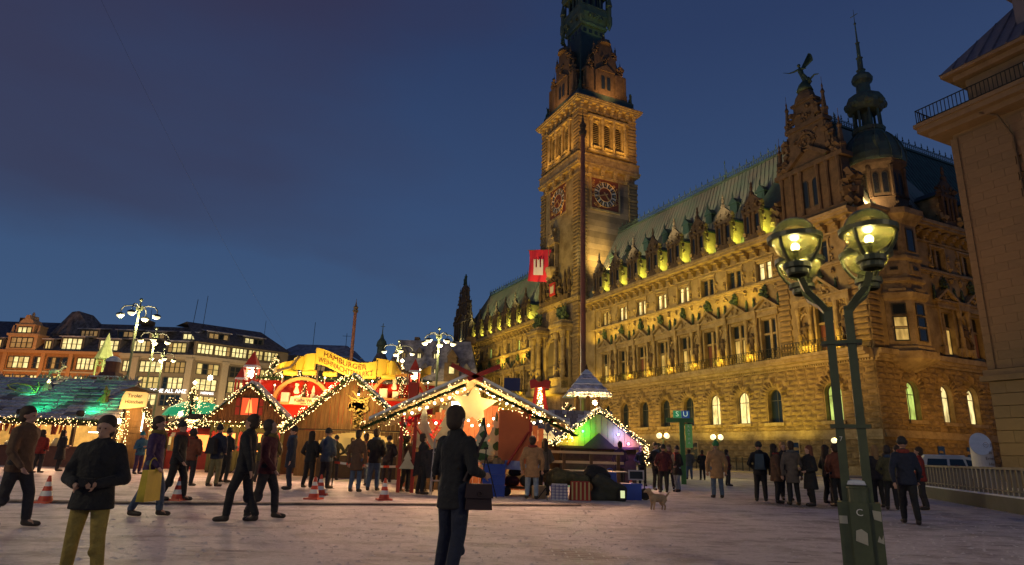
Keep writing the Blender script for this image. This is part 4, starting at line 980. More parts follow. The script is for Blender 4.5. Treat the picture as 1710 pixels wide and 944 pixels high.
for (c, w, zb, zt, _) in lw:
    window(lime, lambda a, d, z: (a, d, z), c, w, zb, zt, .0, DGLASS, False, 1, (.33, .66), .1, fmat=M('white_window_frame', (.5, .46, .36), .6)); q = MB(); q.box(c-w/2-.3, c-w/2, -.12, .3, zb, zt); q.box(c+w/2, c+w/2+.3, -.12, .3, zb, zt); q.box(c-w/2-.45, c+w/2+.45, -.25, .3, zb-.35, zb); q.box(c-w/2-.35, c+w/2+.35, -.18, .3, zt, zt+.4); q.build('window_surround', LIME, lime)
q = MB(); q.box(1.1, 34, 1.1, 24, 25.5, 28.6); q.build('upper_storey', M('limestone_warm', (.24, .15, .085), .85, var=.4, vs=.8), lime)
window(lime, lambda a, d, z: (a, d+1.1, z), 5.6, 1.8, 25.6, 28.0, -.02, DGLASS, False, 2, (.33, .66), .1, fmat=M('white_window_frame'))
q = MB(); q.box(.6, 34, .5, 24, 28.6, 29.0); q.box(.0, 34, .0, 24, 29.0, 29.25); q.build('eaves', M('limestone_warm'), lime)
SLATE = M('zinc_roof', (.17, .14, .16), .6, var=.3, vs=1, stretch=(3, 3, .4)); q = MB(); q.add([(-.05, -.05, 29.25), (34, -.05, 29.25), (34, 9, 40), (7.5, 9, 40), (-.05, 24, 29.25)], [(0, 1, 2, 3), (0, 3, 4)])
for i in range(24): x = i*.9; q.tube([(x, -.07, 29.3), (max(x, 0) if x > 7.5 else 7.5*(x/7.5)+0, min(9, 9*x/7.5), 29.3+10.7*min(1, x/7.5))] if False else [(x, -.07, 29.3), (x, min(9, 9*x/7.5), 29.3+10.75*min(1, x/7.5))], .05, 4)
q.build('roof', SLATE, lime)
q = MB(); q.box(4.6, 6.6, 1.6, 5, 30.6, 33.6); q.prism([(4.2, 33.6), (7, 33.6), (5.6, 34.8)], 1.3, 6); q.build('dormer', SLATE, lime)
q = MB()
for (x0, y0, x1, y1) in ((-1.35, -1.35, 12, -1.35), (-1.35, -1.35, -1.35, 12)):
    n = int(max(x1-x0, y1-y0)/.26)
    for i in range(n+1):
        x, y = x0+(x1-x0)*i/n, y0+(y1-y0)*i/n; q.box(x-.02, x+.02, y-.02, y+.02, 25.5, 26.65)
    for z in (25.62, 26.6): q.box(min(x0, x1)-.03, max(x0, x1)+.03, min(y0, y1)-.03, max(y0, y1)+.03, z, z+.06)
q.build('terrace_railing', IRON, lime)
q = MB(); q.tube([(3.9, -.1, 7.4), (3.9, -.1, 22.5), (3.4, -.5, 24.2), (2.6, -1.0, 24.6)], .07, 6); q.tube([(.5, -.05, 7.4), (.5, -.05, 24)], .03, 4); q.build('downpipe', DARKST, lime)

# ------------------------------------------------------------------ quad globe street lamp, near right
ql = thing('globe_street_lamp', 'tall green street lamp with four glowing glass globes on curved arms, nearest of all', 'street lamp', (3.82, 7.3, 0), R(-27))
bs = MB()
for x in (-.105, .105):
    bs.box(x-.045, x+.045, -.075, -.0, .1, 3.0); bs.box(x-.012, x+.012, .0, .075, .1, 3.0)
    bs.box(x-.045, x+.045, .075, .11, .1, 3.0)
bs.build('post', POSTG, ql)
b = MB(); b.box(-.205, .205, -.13, .13, 0, .84); b.lathe([(.0, .0), (.105, .0), (.105, .98), (.09, 1.0)], 16, (0, -.05, 0)); b.lathe([(.105, .98), (.112, .985), (.112, 1.0), (.02, 1.03)], 16, (0, -.05, 0)); b.box(-.09, .09, -.17, -.12, .02, .84); b.build('base_box', POSTG, ql)
b = MB(); b.lathe([(.1, 1.02), (.085, 1.06), (.03, 1.075), (.001, 1.076)], 14, (0, -.05, 0)); b.build('snow_cap', SNOW, ql, smooth=True)
b = MB(); b.box(-.2, .2, -.09, .09, 1.62, 1.66); b.build('tie_bar', POSTG, ql); b = MB(); b.box(-.21, .21, -.095, .095, 2.56, 2.6); b.build('tie_bar', POSTG, ql)
text('7', .07, WHITE, ql, 'lettering', (-.105, -.08, 1.5), ext=.002); text('C', .1, WHITE, ql, 'lettering', (0, -.175, .74), ext=.002)
st_ = MB(); st_.prism([(-.06, .46), (.05, .42), (.055, .54), (0, .58), (-.05, .56)], -.178, -.174); st_.prism([(-.2, .62), (-.12, .62), (-.12, .7), (-.2, .7)], -.136, -.132); st_.prism([(.13, .68), (.2, .66), (.2, .76), (.12, .77)], -.136, -.132); st_.prism([(.14, .46), (.2, .44), (.2, .53), (.18, .48), (.16, .52)], -.136, -.132)
st_.build('torn_sticker', M('torn_paper', (.5, .46, .36), .8, var=.2), ql)
GLASS = bpy.data.materials.new('clear_globe_glass'); GLASS.use_nodes = True
def globe_mat(m):
    n = m.node_tree; n.nodes.clear(); o_ = n.nodes.new('ShaderNodeOutputMaterial')
    tr_ = n.nodes.new('ShaderNodeBsdfTransparent'); tr_.inputs[0].default_value = (.93, .92, .76, 1)
    gl = n.nodes.new('ShaderNodeBsdfGlossy'); gl.inputs['Roughness'].default_value = .08; gl.inputs[0].default_value = (.9, .9, .8, 1)
    tl = n.nodes.new('ShaderNodeBsdfTranslucent'); tl.inputs[0].default_value = (.9, .82, .3, 1)
    fr = n.nodes.new('ShaderNodeLayerWeight'); fr.inputs[0].default_value = .35
    mx1 = n.nodes.new('ShaderNodeMixShader'); mx2 = n.nodes.new('ShaderNodeMixShader'); mx1.inputs[0].default_value = .085
    n.links.new(tr_.outputs[0], mx1.inputs[1]); n.links.new(tl.outputs[0], mx1.inputs[2])
    n.links.new(fr.outputs['Fresnel'], mx2.inputs[0]); n.links.new(mx1.outputs[0], mx2.inputs[1]); n.links.new(gl.outputs[0], mx2.inputs[2]); n.links.new(mx2.outputs[0], o_.inputs[0])
globe_mat(GLASS)
RING = M('lamp_green', (.055, .06, .022), .4, var=.2, vs=5)
HOT = M('lamp_filament', (1, .9, .5), .4, emit=(1, .86, .40), es=26, lum_none=True)
D_, zg = .49, 3.74
for (sx, sy) in ((-1, -1), (1, -1), (-1, 1), (1, 1)):
    gx, gy = sx*.375, sy*D_
    x0 = sx*.105
    arm = MB(); P = [(x0, sy*.04, 2.95), (x0+sx*.08, sy*.1, 3.06), (x0+sx*.2, sy*.22, 3.18), (x0+sx*.25, sy*.30, 3.32), (x0+sx*.24, sy*.33, 3.44), (x0+sx*.18, sy*.36, 3.47)]
    for a, c_ in zip(P, P[1:]):
        a, c_ = Vector(a), Vector(c_); arm.tube([a, c_], .045, 4)
    aa = arm.build('arm', POSTG, ql)
    rm = MB(); rm.lathe([(.245, -.030), (.298, -.028), (.302, .026), (.268, .034), (.245, .028)], 28, (gx, gy, zg)); 
    for k in range(3):
        a = k*2*pi/3 + (pi/2 if sy < 0 else -pi/2) + .5
        rm.tube([(gx+.275*cos(a), gy+.275*sin(a), zg), (gx+.25*cos(a), gy+.25*sin(a), zg-.13), (gx+.18*cos(a), gy+.18*sin(a), zg-.25), (gx+.12*cos(a), gy+.12*sin(a), zg-.31)], .022, 5)
    rm.lathe([(.10, -.30), (.15, -.30), (.155, -.36), (.12, -.37), (.12, -.42), (.10, -.44), (.10, -.30)], 18, (gx, gy, zg))
    rm.tube([(x0+sx*.18, sy*.36, 3.47), (gx-sx*.1, gy-sy*.03, zg-.33)], .035, 5)
    rr = rm.build('globe_ring', RING, aa)
    gb = MB(); gb.ball((gx, gy, zg), .252, n=28, k=16); gb.build('globe', GLASS, ql, smooth=True)
    bl = MB(); bl.lathe([(.02, -.28), (.03, -.15), (.03, -.10)], 8, (gx, gy, zg)); bl.build('socket', RING, ql)
    bl = MB(); bl.ball((gx, gy, zg-.1), .045, n=8, k=6, sc=(1, 1, 1.1)); bl.ball((gx, gy, zg+.05), .04, n=8, k=6, sc=(1.2, 1.2, .9)); bl.build('light_bulb', HOT, ql)
    lamp('POINT', 'globe_light', Matrix.Rotation(R(-27), 3, 'Z') @ Vector((gx, gy, zg)) + Vector((3.82, 7.3, 0)), 85, (1, .80, .28), .07)

# ------------------------------------------------------------------ stone balustrade of the stairway, van, slanted column
rl = thing('stair_railing', 'long railing of square bars on a dark wall by the underground stairway at the right', 'railing', (0, 0, 0))
a, b = Vector((16.9, 27.2, 0)), Vector((12.4, 12.4, 0)); d = (b-a).normalized(); L_ = (b-a).length; rl.location = a; rl.rotation_euler = (0, 0, math.atan2(d.y, d.x))
BARM = M('railing_paint', (.22, .17, .13), .6, var=.3)
q = MB(); q.box(0, L_, -.15, .15, 0, .42); q.build('base_wall', M('dark_granite', (.06, .05, .05), .6, var=.3), rl)
q = MB(); q.box(0, L_, -.17, .17, .42, .46); q.build('snow_strip', SNOW, rl)
q = MB(); q.box(0, L_, -.06, .06, 1.17, 1.24); q.box(0, L_, -.03, .03, .56, .6); q.build('handrail', BARM, rl)
bm_ = MB(); bm_.box(-.045, .045, -.04, .04, .46, 1.17); bmm = bm_.mesh('bar', [BARM])
for i in range(int(L_/.36)): obj('bar', bmm, rl, (i*.36+.05, 0, 0))
q = thing('advertising_column', 'white column with obliquely cut oval top and small dark print behind the railing', 'column', (24.45, 34, 0))
c_ = MB(); n = 24; r = .48
vs = [(r*cos(2*pi*k/n), r*sin(2*pi*k/n), 0) for k in range(n)] + [(r*cos(2*pi*k/n), r*sin(2*pi*k/n), 2.35+.30*cos(2*pi*k/n)+.48*sin(2*pi*k/n)) for k in range(n)]
c_.add(vs, [tuple(range(n))[::-1]] + [(k, (k+1) % n, n+(k+1) % n, n+k) for k in range(n)] + [tuple(range(n, 2*n))], 0); c_.build('shaft', M('column_white', (.62, .55, .5), .7, var=.1), q); c_ = MB(); c_.add([(x*.98, y*.98, z+.03) for x, y, z in vs[n:]], [tuple(range(n))]); c_.build('snow_top', SNOW, q)
q.rotation_euler = (0, 0, 0)
def wrapc(v): a = v.x/r - pi/2; return Vector(((r+.01)*cos(a), (r+.01)*sin(a), v.z))
for i, s_ in enumerate(['\u229d IM', 'Ihr', 'Ernstes', 'Hier', 'Uns']): text(s_, .2 if i else .3, M('print_brown', (.16, .07, .03), .7), q, 'lettering', (.12, 0, 2.3-.28*i-(.1 if i else 0)), ext=.003, warp=lambda v: wrapc(Vector((v.x, 0, v.z))))
van = thing('van', 'white van with dark windows parked behind the stair railing', 'van', (25.4, 38.5, 0), R(-8))
WP = M('van_paint', (.62, .60, .58), .35)
b = MB(); prof = [(-1.6, .35), (1.95, .35), (2.05, .9), (1.75, 1.05), (1.1, 1.68), (.7, 1.78), (-1.35, 1.78), (-1.6, 1.5)]
b.prism(prof, -.85, .85); b.build('body', WP, van)
w = MB(); w.prism([(-1.35, 1.15), (-.25, 1.15), (-.25, 1.6), (-1.25, 1.6)], -.87, -.85); w.prism([(-.1, 1.15), (.75, 1.15), (.6, 1.6), (-.1, 1.6)], -.87, -.85); w.prism([(.85, 1.15), (1.45, 1.15), (1.05, 1.55), (.75, 1.6)], -.87, -.85); w.build('window', DGLASS, van)
w = MB(); w.box(-1.3, .9, -.5, .5, 1.78, 1.83); w.build('roof_snow', SNOW, van)
for x in (-1.0, 1.2):
    for y in (-.8, .8):
        w = MB(); w.lathe([(.33, -.1), (.33, .1)], 16, (0, 0, 0)); w.v = [(x+p[0], y+p[2], .33+p[1]) for p in w.v]; wh = w.build('wheel', BLACK, van)
        w = MB(); w.lathe([(.18, -.11), (.18, .11)], 12, (0, 0, 0)); w.v = [(x+p[0], y+p[2], .33+p[1]) for p in w.v]; w.build('rim', M('rim_metal', (.4, .4, .4), .4, metal=.7), wh)
w = MB(); w.box(1.98, 2.06, -.7, -.45, .7, .88); w.build('headlight', GLASS, van); w = MB(); w.box(1.98, 2.06, .45, .7, .7, .88); w.build('headlight', GLASS, van)

# ------------------------------------------------------------------ station sign
su = thing('station_sign', 'green station sign post with S and U squares in front of the town hall', 'sign', (8.75, 33, 0), R(-12))
SG = M('sign_green', (.07, .22, .05), .5); 
b = MB(); b.box(-.12, .12, -.12, .12, 0, 3.0); b.box(-.75, .55, -.16, .16, 2.98, 3.18); b.build('post', SG, su)
b = MB(); b.box(-.40, -.01, -.09, .09, 3.2, 3.56); pb = b.build('sign_panel', M('s_panel', (.04, .30, .12), .4, emit=(.05, .5, .18), es=.25), su); text('S', .36, M('sign_white', (.8, .85, .7), .5, emit=(.7, .9, .5), es=.5), pb, 'lettering', (-.2, -.1, 3.38), ext=.004)
b = MB(); b.box(.01, .40, -.09, .09, 3.2, 3.56); pb = b.build('sign_panel', M('u_panel', (.02, .07, .25), .4, emit=(.03, .12, .4), es=.25), su); text('U', .36, M('sign_white'), pb, 'lettering', (.2, -.1, 3.38), ext=.004)
b = MB(); b.box(.16, .5, -.05, .05, 1.75, 2.9); pb = b.build('name_board', M('board_green', (.12, .34, .10), .5, emit=(.2, .5, .12), es=.12), su)
for i, s_ in enumerate('RATHAUS'[:5]): text(s_, .18, WHITE, pb, 'lettering', (.33, -.06, 2.78-.2*i), ext=.003)
b = MB(); b.box(-.5, -.14, -.02, .02, .4, 1.3); b.build('poster', M('poster_teal', (.05, .25, .22), .6, emit=(.05, .3, .25), es=.15), su)

# ------------------------------------------------------------------ twin lanterns along the town hall
def twin(loc, label, n=2):
    t = thing('twin_lantern', label, 'street lamp', loc, 0, 'twin globe lanterns along the town hall')
    b = MB(); b.lathe([(.12, 0), (.1, .3), (.05, .4), (.04, 2.5), (.06, 2.55)], 8); b.box(-.3, .3, -.02, .02, 2.4, 2.45); b.build('post', POSTG, t)
    for x in ((-.27, .27) if n == 2 else (0,)):
        b = MB(); b.ball((x, 0, 2.68), .19, n=10, k=6); b.build('globe', LAMPG, t, smooth=True)
    lamp('POINT', 'lantern_light', Vector(loc)+Vector((0, -.1, 2.9)), 130, (1, .82, .25), .2)
twin((10.62, 45, 0), 'twin globe lantern just left of the green station sign'); twin((14.31, 45, 0), 'twin globe lantern to the right of the green station sign'); twin((22.6, 45, 0), 'twin globe lantern behind the near green lamp post'); twin((28.6, 39.5, 0), 'single round lantern beside the slanted white column', 1)

# ------------------------------------------------------------------ flagpoles and the flag on the tower
PR = M('flagpole_red', (.26, .09, .045), .5, var=.3, vs=1.5)
for i, (loc, h, r, lb) in enumerate((((4.82, 42, 0), 24.6, .19, 'very tall red flagpole in front of the clock tower'), ((-23.8, 96, 0), 22.4, .30, 'distant red flagpole rising behind the golden market banner'))):
    f = thing('flagpole', lb, 'flagpole', loc, 0, 'flagpoles of the square'); b = MB()
    b.lathe([(r*1.6, 0), (r*1.6, .5), (r*1.15, .8), (r, 4), (r*.8, h-1)], 12, m=0); b.build('pole', PR, f)
    b = MB(); b.lathe([(r*1.3, h-1), (r*1.5, h-.7), (r*.9, h-.6), (r*1.3, h-.2), (r*.6, h), (r*.2, h+.6), (.01, h+1.2)], 12); b.build('finial', DARKST, f)
lamp('POINT', 'green_market_light', (4.0, 40.6, 4.2), 60, (.4, .9, .1), .2); lamp('SPOT', 'flagpole_light', (2.0, 38, 3.0), 900, (1, .45, .15), .2, (4.82, 42, 17), 50, .9)
fl = thing('red_flag', 'red flag with white castle hanging from a pole on the tower', 'flag', TH(60.6, -3.6, 0)[:], math.atan2(-.9022, .4313))
b = MB(); b.tube([(4.2, 2.0, 37.0), (-3.4, -.2, 38.6)], .07, 5); b.build('pole', DARKST, fl)
FR = M('flag_red', (.60, .02, .05), .8); b = MB(); nx, nz_ = 14, 16
vs = []
for j in range(nz_+1):
    for i in range(nx+1):
        x = -3.2+6.2*i/nx; z = 38.5-1.25*i/nx*1.0-6.1*j/nz_; vs.append((x+.18*sin(j*.5+i*.3), -.1+.28*sin(i*.9+j*.25)*(j/nz_+.3)+1.6*i/nx, z))
b.add(vs, [(j*(nx+1)+i, j*(nx+1)+i+1, (j+1)*(nx+1)+i+1, (j+1)*(nx+1)+i) for j in range(nz_) for i in range(nx)]); fc = b.build('cloth', FR, fl, smooth=True)
b = MB(); D = -.35
def cast(pts): b.prism([(-.1+x*1.25, 34.6+z*1.25) for x, z in pts], D, D+.03)
b.f = lambda x, y, z: (x, y+1.6*(x+3.2)/6.2-.15, z - 1.25*(x+.1)/6.2)
cast([(-1.0, -1.3), (1.0, -1.3), (1.0, -.1), (-1.0, -.1)]); cast([(-1.0, -.1), (-.6, -.1), (-.6, .9), (-1.0, .9)]); cast([(.6, -.1), (1.0, -.1), (1.0, .9), (.6, .9)]); cast([(-.28, -.1), (.28, -.1), (.28, 1.0), (-.28, 1.0)])
for x in (-1.0, -.73, .6, .87, -.28, .13): cast([(x, .9), (x+.15, .9), (x+.15, 1.15), (x, 1.15)])
b.build('castle_emblem', M('flag_white', (.75, .7, .7), .8), fl)
lamp('SPOT', 'lime_street_lamp', (16, 34, 5), 3600, (1, .45, .12), .3, (27, 46, 20), 90, .9)
lamp('SPOT', 'flag_lamp', TH(58, -8, 27), 900, (1, .6, .5), .2, TH(60, -3.5, 35), 60)

# ------------------------------------------------------------------ candelabra street lamps of the square
POW_C = 6000
def candel(loc, H, label, r=1.15, rot=0, n=4):
    t = thing('candelabra_lamp', label, 'street lamp', loc, rot, 'tall candelabra lamps on the square')
    b = MB(); b.lathe([(.22, 0), (.2, 1), (.12, 1.4), (.09, H-1.2), (.12, H-1.1), (.12, H-.9), (.07, H-.8), (.05, H-.2)], 8); b.box(-.3, .3, -.03, .03, H-1.0, H-.6); b.lathe([(.05, H-.2), (.16, H-.1), (.16, 0+H), (.05, H+.1)], 6); b.build('post', POSTG, t)
    for k in range(n):
        a = 2*pi*k/n+.15; A = MB(); A.tube([(0, 0, H-.75), (r*.45*cos(a), r*.45*sin(a), H-.55), (r*.85*cos(a), r*.85*sin(a), H-.65), (r*cos(a), r*sin(a), H-.95), (r*cos(a), r*sin(a), H-1.15)], .05, 6)
        A.lathe([(.06, H-1.2), (.3, H-1.32), (.34, H-1.42), (.3, H-1.45)], 12, (r*cos(a), r*sin(a), 0)); am = A.build('arm', IRON, t)
        G = MB(); G.lathe([(.29, H-1.46), (.25, H-1.58), (.12, H-1.68), (.01, H-1.7)], 12, (r*cos(a), r*sin(a), 0)); G.build('lamp_bowl', LAMPG, am, smooth=True)
    lamp('POINT', 'candelabra_light', Vector(loc)+Vector((0, 0, H-2.1)), POW_C if loc[1] > 0 else (4600 if loc[0] < 0 else 2400), (1, .82, .45), .5)
candel((-31.9, 54, 0), 13.2, 'tallest candelabra street lamp standing behind the snowy-roofed stall', 1.45)
candel((-38.0, 68, 0), 13.2, 'candelabra lamp seen just right of the tallest one', 1.3, .3)
candel((-44.9, 83, 0), 13.2, 'third and smallest candelabra lamp in the left row', 1.3, .5)
candel((-7.1, 63, 0), 13.1, 'candelabra lamp standing against the far left wing of the town hall', 1.5, .2, 5)
candel((-22, -1, 0), 12, 'candelabra lamp on the square to the left behind the photographer'); candel((15, -7, 0), 12, 'candelabra lamp on the square to the right behind the photographer')  # last pair of lamps is unseen, added behind the camera to brighten the snow
candel((-13.3, 76, 0), 13.9, 'small candelabra lamp before the steep roof with lit dormers', 1.7, .2)
q = MB(); q.tube([(-26, 33.5, 29.0), (-22, 39, 24.6), (-18.5, 46, 20.0), (-15, 55, 15.2)] , .02, 4)
q = MB(); P0, P1 = Vector((-33, 40, 36.5)), Vector((-27, 78, 12.5)); q.tube([P0.lerp(P1, i/12) - Vector((0, 0, 1.2*4*(i/12)*(1-i/12))) for i in range(13)], .009, 4)
q.build('overhead_cable', IRON, label='thin dark cable slanting across the evening sky', cat='cable')
# ------------------------------------------------------------------ street front on the left, far side of the square
BRK = M('orange_brick', (.36, .17, .07), .9, var=.35, vs=.6, brick=(.5, .16, .85)); PALE = M('office_stone', (.24, .19, .13), .85, var=.3, vs=.5); PIL = M('pilaster_stone', (.40, .33, .24), .8, var=.2)
ROOFD = M('dark_slate_roof', (.045, .036, .034), .75, var=.55, vs=.7, col2=(.16, .15, .17), stretch=(3, 3, .6)); SNR = M('snowy_slate', (.40, .38, .42), .85, var=.6, vs=.8, col2=(.12, .11, .13))
XF = lambda a, d, z: (a, d, z)
LITF = [M('office_light_%s' % n_, (.3, .25, .1), .4, emit=c_, es=e_) for n_, c_, e_ in (('bright', (1, .84, .36), 1.25), ('mid', (1, .76, .26), .75), ('dim', (1, .55, .2), .22))]
rgw = random.Random(11)
for m_, e_ in zip(LITF, (1.15, .7, .25)): vary_emit(m_, 1.1, e_*.45, e_*1.1)
def owin(par, a0, a1, z0, z1, d=-.02, cols=None, g=None, rows=2):
    w = a1-a0; cols = cols or max(2, round(w/.85)); g = g or rgw.choice([LITF[0], LITF[0], LITF[1], LITF[2], DGLASS])
    fr = MB(); fr.box(a0-.08, a0, d-.1, d+.05, z0-.1, z1+.08); fr.box(a1, a1+.08, d-.1, d+.05, z0-.1, z1+.08); fr.box(a0, a1, d-.1, d+.05, z0-.1, z0); fr.box(a0, a1, d-.1, d+.05, z1, z1+.08)
    for i in range(1, cols): x = a0+w*i/cols; fr.box(x-.09, x+.09, d-.09, d+.04, z0, z1)
    for i in range(1, rows): z = z0+(z1-z0)*i/rows; fr.box(a0, a1, d-.08, d+.03, z-.05, z+.05)
    f_ = fr.build('window', FRAME, par)
    for i in range(cols):
        gg = g if rgw.random() < .75 else rgw.choice([LITF[0], LITF[1], LITF[2], DGLASS])
        p = MB(); x = a0+w*i/cols; p.box(x+.09, x+w/cols-.09, d-.03, d-.01, z0+.02, z1-.02); p.build('pane', gg, f_)
def droof(par, L_, y1, z0, z1, zt=None, mat=ROOFD, xo0=0, xo1=0, name='roof'):
    q = MB(); q.add([(-.3, -.4, z0), (L_+.3, -.4, z0), (L_-xo1, y1, z1), (xo0, y1, z1), (L_-xo1, y1+9, z1), (xo0, y1+9, z1), (-.3, y1+16, z0), (L_+.3, y1+16, z0)], [(0, 1, 2, 3), (3, 2, 4, 5), (0, 3, 5, 6), (1, 7, 4, 2)])
    return q.build(name, mat, par)
def rdormer(par, a0, a1, z0, h, y, rows=1, g=None):
    q = MB(); q.box(a0-.3, a1+.3, y, y+3.5, z0-.5, z0+h+.3); q.build('dormer', ROOFD, par)
    q = MB(); q.add([(a0-.6, y-.4, z0+h+.25), (a1+.6, y-.4, z0+h+.25), (a1+.6, y+4, z0+h+1.1), (a0-.6, y+4, z0+h+1.1), (a0-.6, y-.4, z0+h+.45), (a1+.6, y-.4, z0+h+.45), (a1+.6, y+4, z0+h+1.3), (a0-.6, y+4, z0+h+1.3)], [(0, 3, 2, 1), (4, 5, 6, 7), (0, 1, 5, 4), (1, 2, 6, 5), (3, 0, 4, 7)]); q.build('dormer_roof', SNR, par)
    owin(par, a0, a1, z0, z0+h, y-.02, rows=rows, g=g)
A = thing('brick_office', 'orange brick building with ornate white gable and dark pyramid roof, far left', 'building', (-97, 113, 0))
q = MB(); q.box(0, 28.6, 0, 16, 0, 16.2); q.build('wall', BRK, A); q = MB(); q.box(0, 28.6, -.2, 0, 12.7, 12.95); q.build('string_course', PIL, A)
q = MB(); q.box(-.2, 28.8, -.5, 0, 16.0, 16.5)
for x in (8.2, 14.9, 19.8, 25.5): q.box(x-.35, x+.35, -.25, 0, 0, 16)
q.build('cornice', M('brick_trim', (.42, .22, .10), .8, var=.3), A)
droof(A, 28.6, 7, 16.4, 22.8)
for (a, b) in ((2, 6), (8.9, 12.5), (13.3, 14.6), (15.8, 18.0), (18.3, 20.3), (21, 24), (25.9, 28)):
    for (z0, z1) in ((13.4, 15.3), (10.3, 12.1), (7.2, 9.0), (4, 6)): owin(A, a, b, z0, z1, g=None if z0 > 9 else LITF[1])
rdormer(A, 17.5, 21, 16.9, 1.9, .3, 2, LITF[0]); rdormer(A, 24.2, 27.5, 16.9, 1.7, .3, 2, LITF[0]); rdormer(A, 18.8, 21.8, 19.8, .9, 2.8, 1, LITF[2]); rdormer(A, 25.6, 28.3, 19.8, .9, 2.8, 1, LITF[2])
q = MB(); q.box(8.2, 13.4, -.35, 4, 16.4, 19.0); q.box(8.0, 13.6, -.6, 4, 19.0, 19.4); q.box(9.2, 12.4, -.3, 3, 19.4, 20.9); q.box(9.0, 12.6, -.45, 3, 20.9, 21.1); q.prism([(9.3, 21.1), (12.3, 21.1), (11.7, 21.9), (11.3, 22.1), (11.1, 22.8), (10.5, 22.8), (10.3, 22.1), (9.9, 21.9)], -.25, 2)
q.lathe([(.1, 22.7), (.3, 23.1), (.1, 23.5)], 6, (10.8, 1, 0))
for x in (8.5, 13.1): q.lathe([(.35, 19.4), (.2, 20.2), (.1, 20.9)], 6, (x, 0, 0))
q.build('gable', M('gable_stone', (.50, .30, .16), .8, var=.3), A); owin(A, 8.9, 12.7, 16.9, 18.6, -.37, g=LITF[2]); owin(A, 9.6, 12, 19.6, 20.5, -.32, rows=1, cols=3, g=LITF[0])
for x in (6.5, 15.3): rdormer(A, x-.5, x+.5, 16.9, 1.3, .0, 1, LITF[1])
q = MB(); q.box(13.5, 21, 3, 10, 16.4, 20); q.add([(13.2, 2.7, 20), (21.2, 2.7, 20), (21.2, 10, 20), (13.2, 10, 20), (14.8, 5, 24.6), (16.0, 5, 24.8), (17.6, 7, 24.4)], [(0, 1, 5, 4), (1, 2, 6, 5), (0, 4, 3), (4, 5, 6), (3, 4, 6, 2)]); q.build('tower_roof', ROOFD, A)
q = MB(); q.box(27, 29, 6, 8, 22.8, 23.6); q.box(3, 5, 8, 10, 22.8, 23.8); q.build('chimney', DARKST, A)
B = thing('stone_office', 'long pale stone office front with lit windows and white lettering under a dark roof', 'building', (-68.4, 113, 0))
q = MB(); q.box(0, 12.5, 0, 16, 0, 16.2); q.build('wall', PALE, B)
def pilaster(par, x, w=.55):
    q = MB(); q.box(x-w, x+w, -.55, 0, 4.6, 15.3); q.box(x-w-.15, x+w+.15, -.7, 0, 15.3, 15.8); q.build('pilaster', PIL, par)
    wp = par.matrix_world
    lamp('SPOT', 'pilaster_light', par['P0'] + par['DX']*x + par['DN']*1.3 + Vector((0, 0, 4.5)) if False else (Vector(par['P0']) + Vector(par['DX'])*x + Vector(par['DN'])*1.2 + Vector((0, 0, 5.0))), 500, (1, .72, .25), .3, Vector(par['P0']) + Vector(par['DX'])*x + Vector((0, 0, 12)), 50, .9)
def office(par, P0, DX, L_, bays, pils, seedg=None):
    par['P0'] = P0; par['DX'] = DX; par['DN'] = (DX[1], -DX[0], 0)
    for x in pils: pilaster(par, x)
    q = MB(); q.box(-.2, L_+.2, -.6, 0, 15.9, 16.4); q.box(-.1, L_+.1, -.35, 0, 15.6, 15.9); q.box(0, L_, -.2, 0, 4.4, 4.7); q.build('cornice', PIL, par)
    for (a, b) in bays:
        for (z0, z1) in ((13.3, 15.1), (10.5, 12.4), (7.6, 9.4)): owin(par, a, b, z0, z1)
        owin(par, a, b, 1, 4, rows=1, g=LITF[1])
office(B, (-68.4, 113, 0), (1, 0, 0), 12.5, [(.5, 1.9), (3.5, 7.2), (7.9, 11.4)], [2.7, 12.3])
droof(B, 12.5, 7, 16.4, 22.6); rdormer(B, 1.4, 4.6, 16.9, 1.8, .2, 2, LITF[0]); rdormer(B, 7.8, 11, 16.9, 1.6, .2, 2, LITF[1]); rdormer(B, 2.6, 5.4, 19.7, .9, 2.8, 1, LITF[2]); rdormer(B, 8.8, 11.2, 19.7, .9, 2.8, 1, LITF[0])
NEON = M('neon_white', (1, 1, 1), .4, emit=(.92, .92, 1), es=1.6)
text('YOU OGISCHE ALL ANZ', .92, NEON, B, 'lettering', (7.6, -.7, 10.0), ext=.05)
q = MB(); q.tube([(11, 5, 22), (11.1, 5, 28.4)], .05, 4); q.tube([(1, 5, 22), (1, 5, 25.5)], .05, 4); q.build('aerial', IRON, B)
L_C = 16.3; C_ = thing('corner_office', 'dark-roofed stone office with rows of lit windows and floodlit pilasters right of the lettering', 'building', (-55.9, 113, 0), math.atan2(11.5, 12.6))
DXc = (12.6/17.06, 11.5/17.06, 0); L_C = 17.06
q = MB(); q.box(0, L_C, 0, 16, 0, 16.2); q.build('wall', PALE, C_)
office(C_, (-55.9, 113, 0), DXc, L_C, [(.9, 4.6), (6.6, 10.4), (12.2, 16.2)], [5.6, 11.3])
q = MB(); q.box(0, L_C, -.3, .5, 16.4, 18.9); q.build('attic_wall', PALE, C_)
for a in (.4, 3.4, 6.4, 9.4, 12.4): owin(C_, a, a+2.7, 16.9, 18.5, -.32, cols=4, g=LITF[0] if a < 8 else LITF[1])
q = MB(); q.add([(-.3, -.7, 18.9), (L_C+.5, -.7, 18.9), (L_C-3, 7, 23.4), (0, 7, 23.4), (L_C-3, 14, 23.4), (0, 14, 23.4), (L_C+.5, 16, 18.9)], [(0, 1, 2, 3), (3, 2, 4, 5), (1, 6, 4, 2)]); q.build('roof', ROOFD, C_)
rdormer(C_, 2.5, 5.9, 20.0, .85, 1.2, 1, LITF[2]); rdormer(C_, 9.0, 12.3, 20.0, .85, 1.2, 1, LITF[0])
for x in (3.2, 9.5): text('HERMES', .62, NEON, C_, 'lettering', (x, -.25, 10.0), ext=.04)
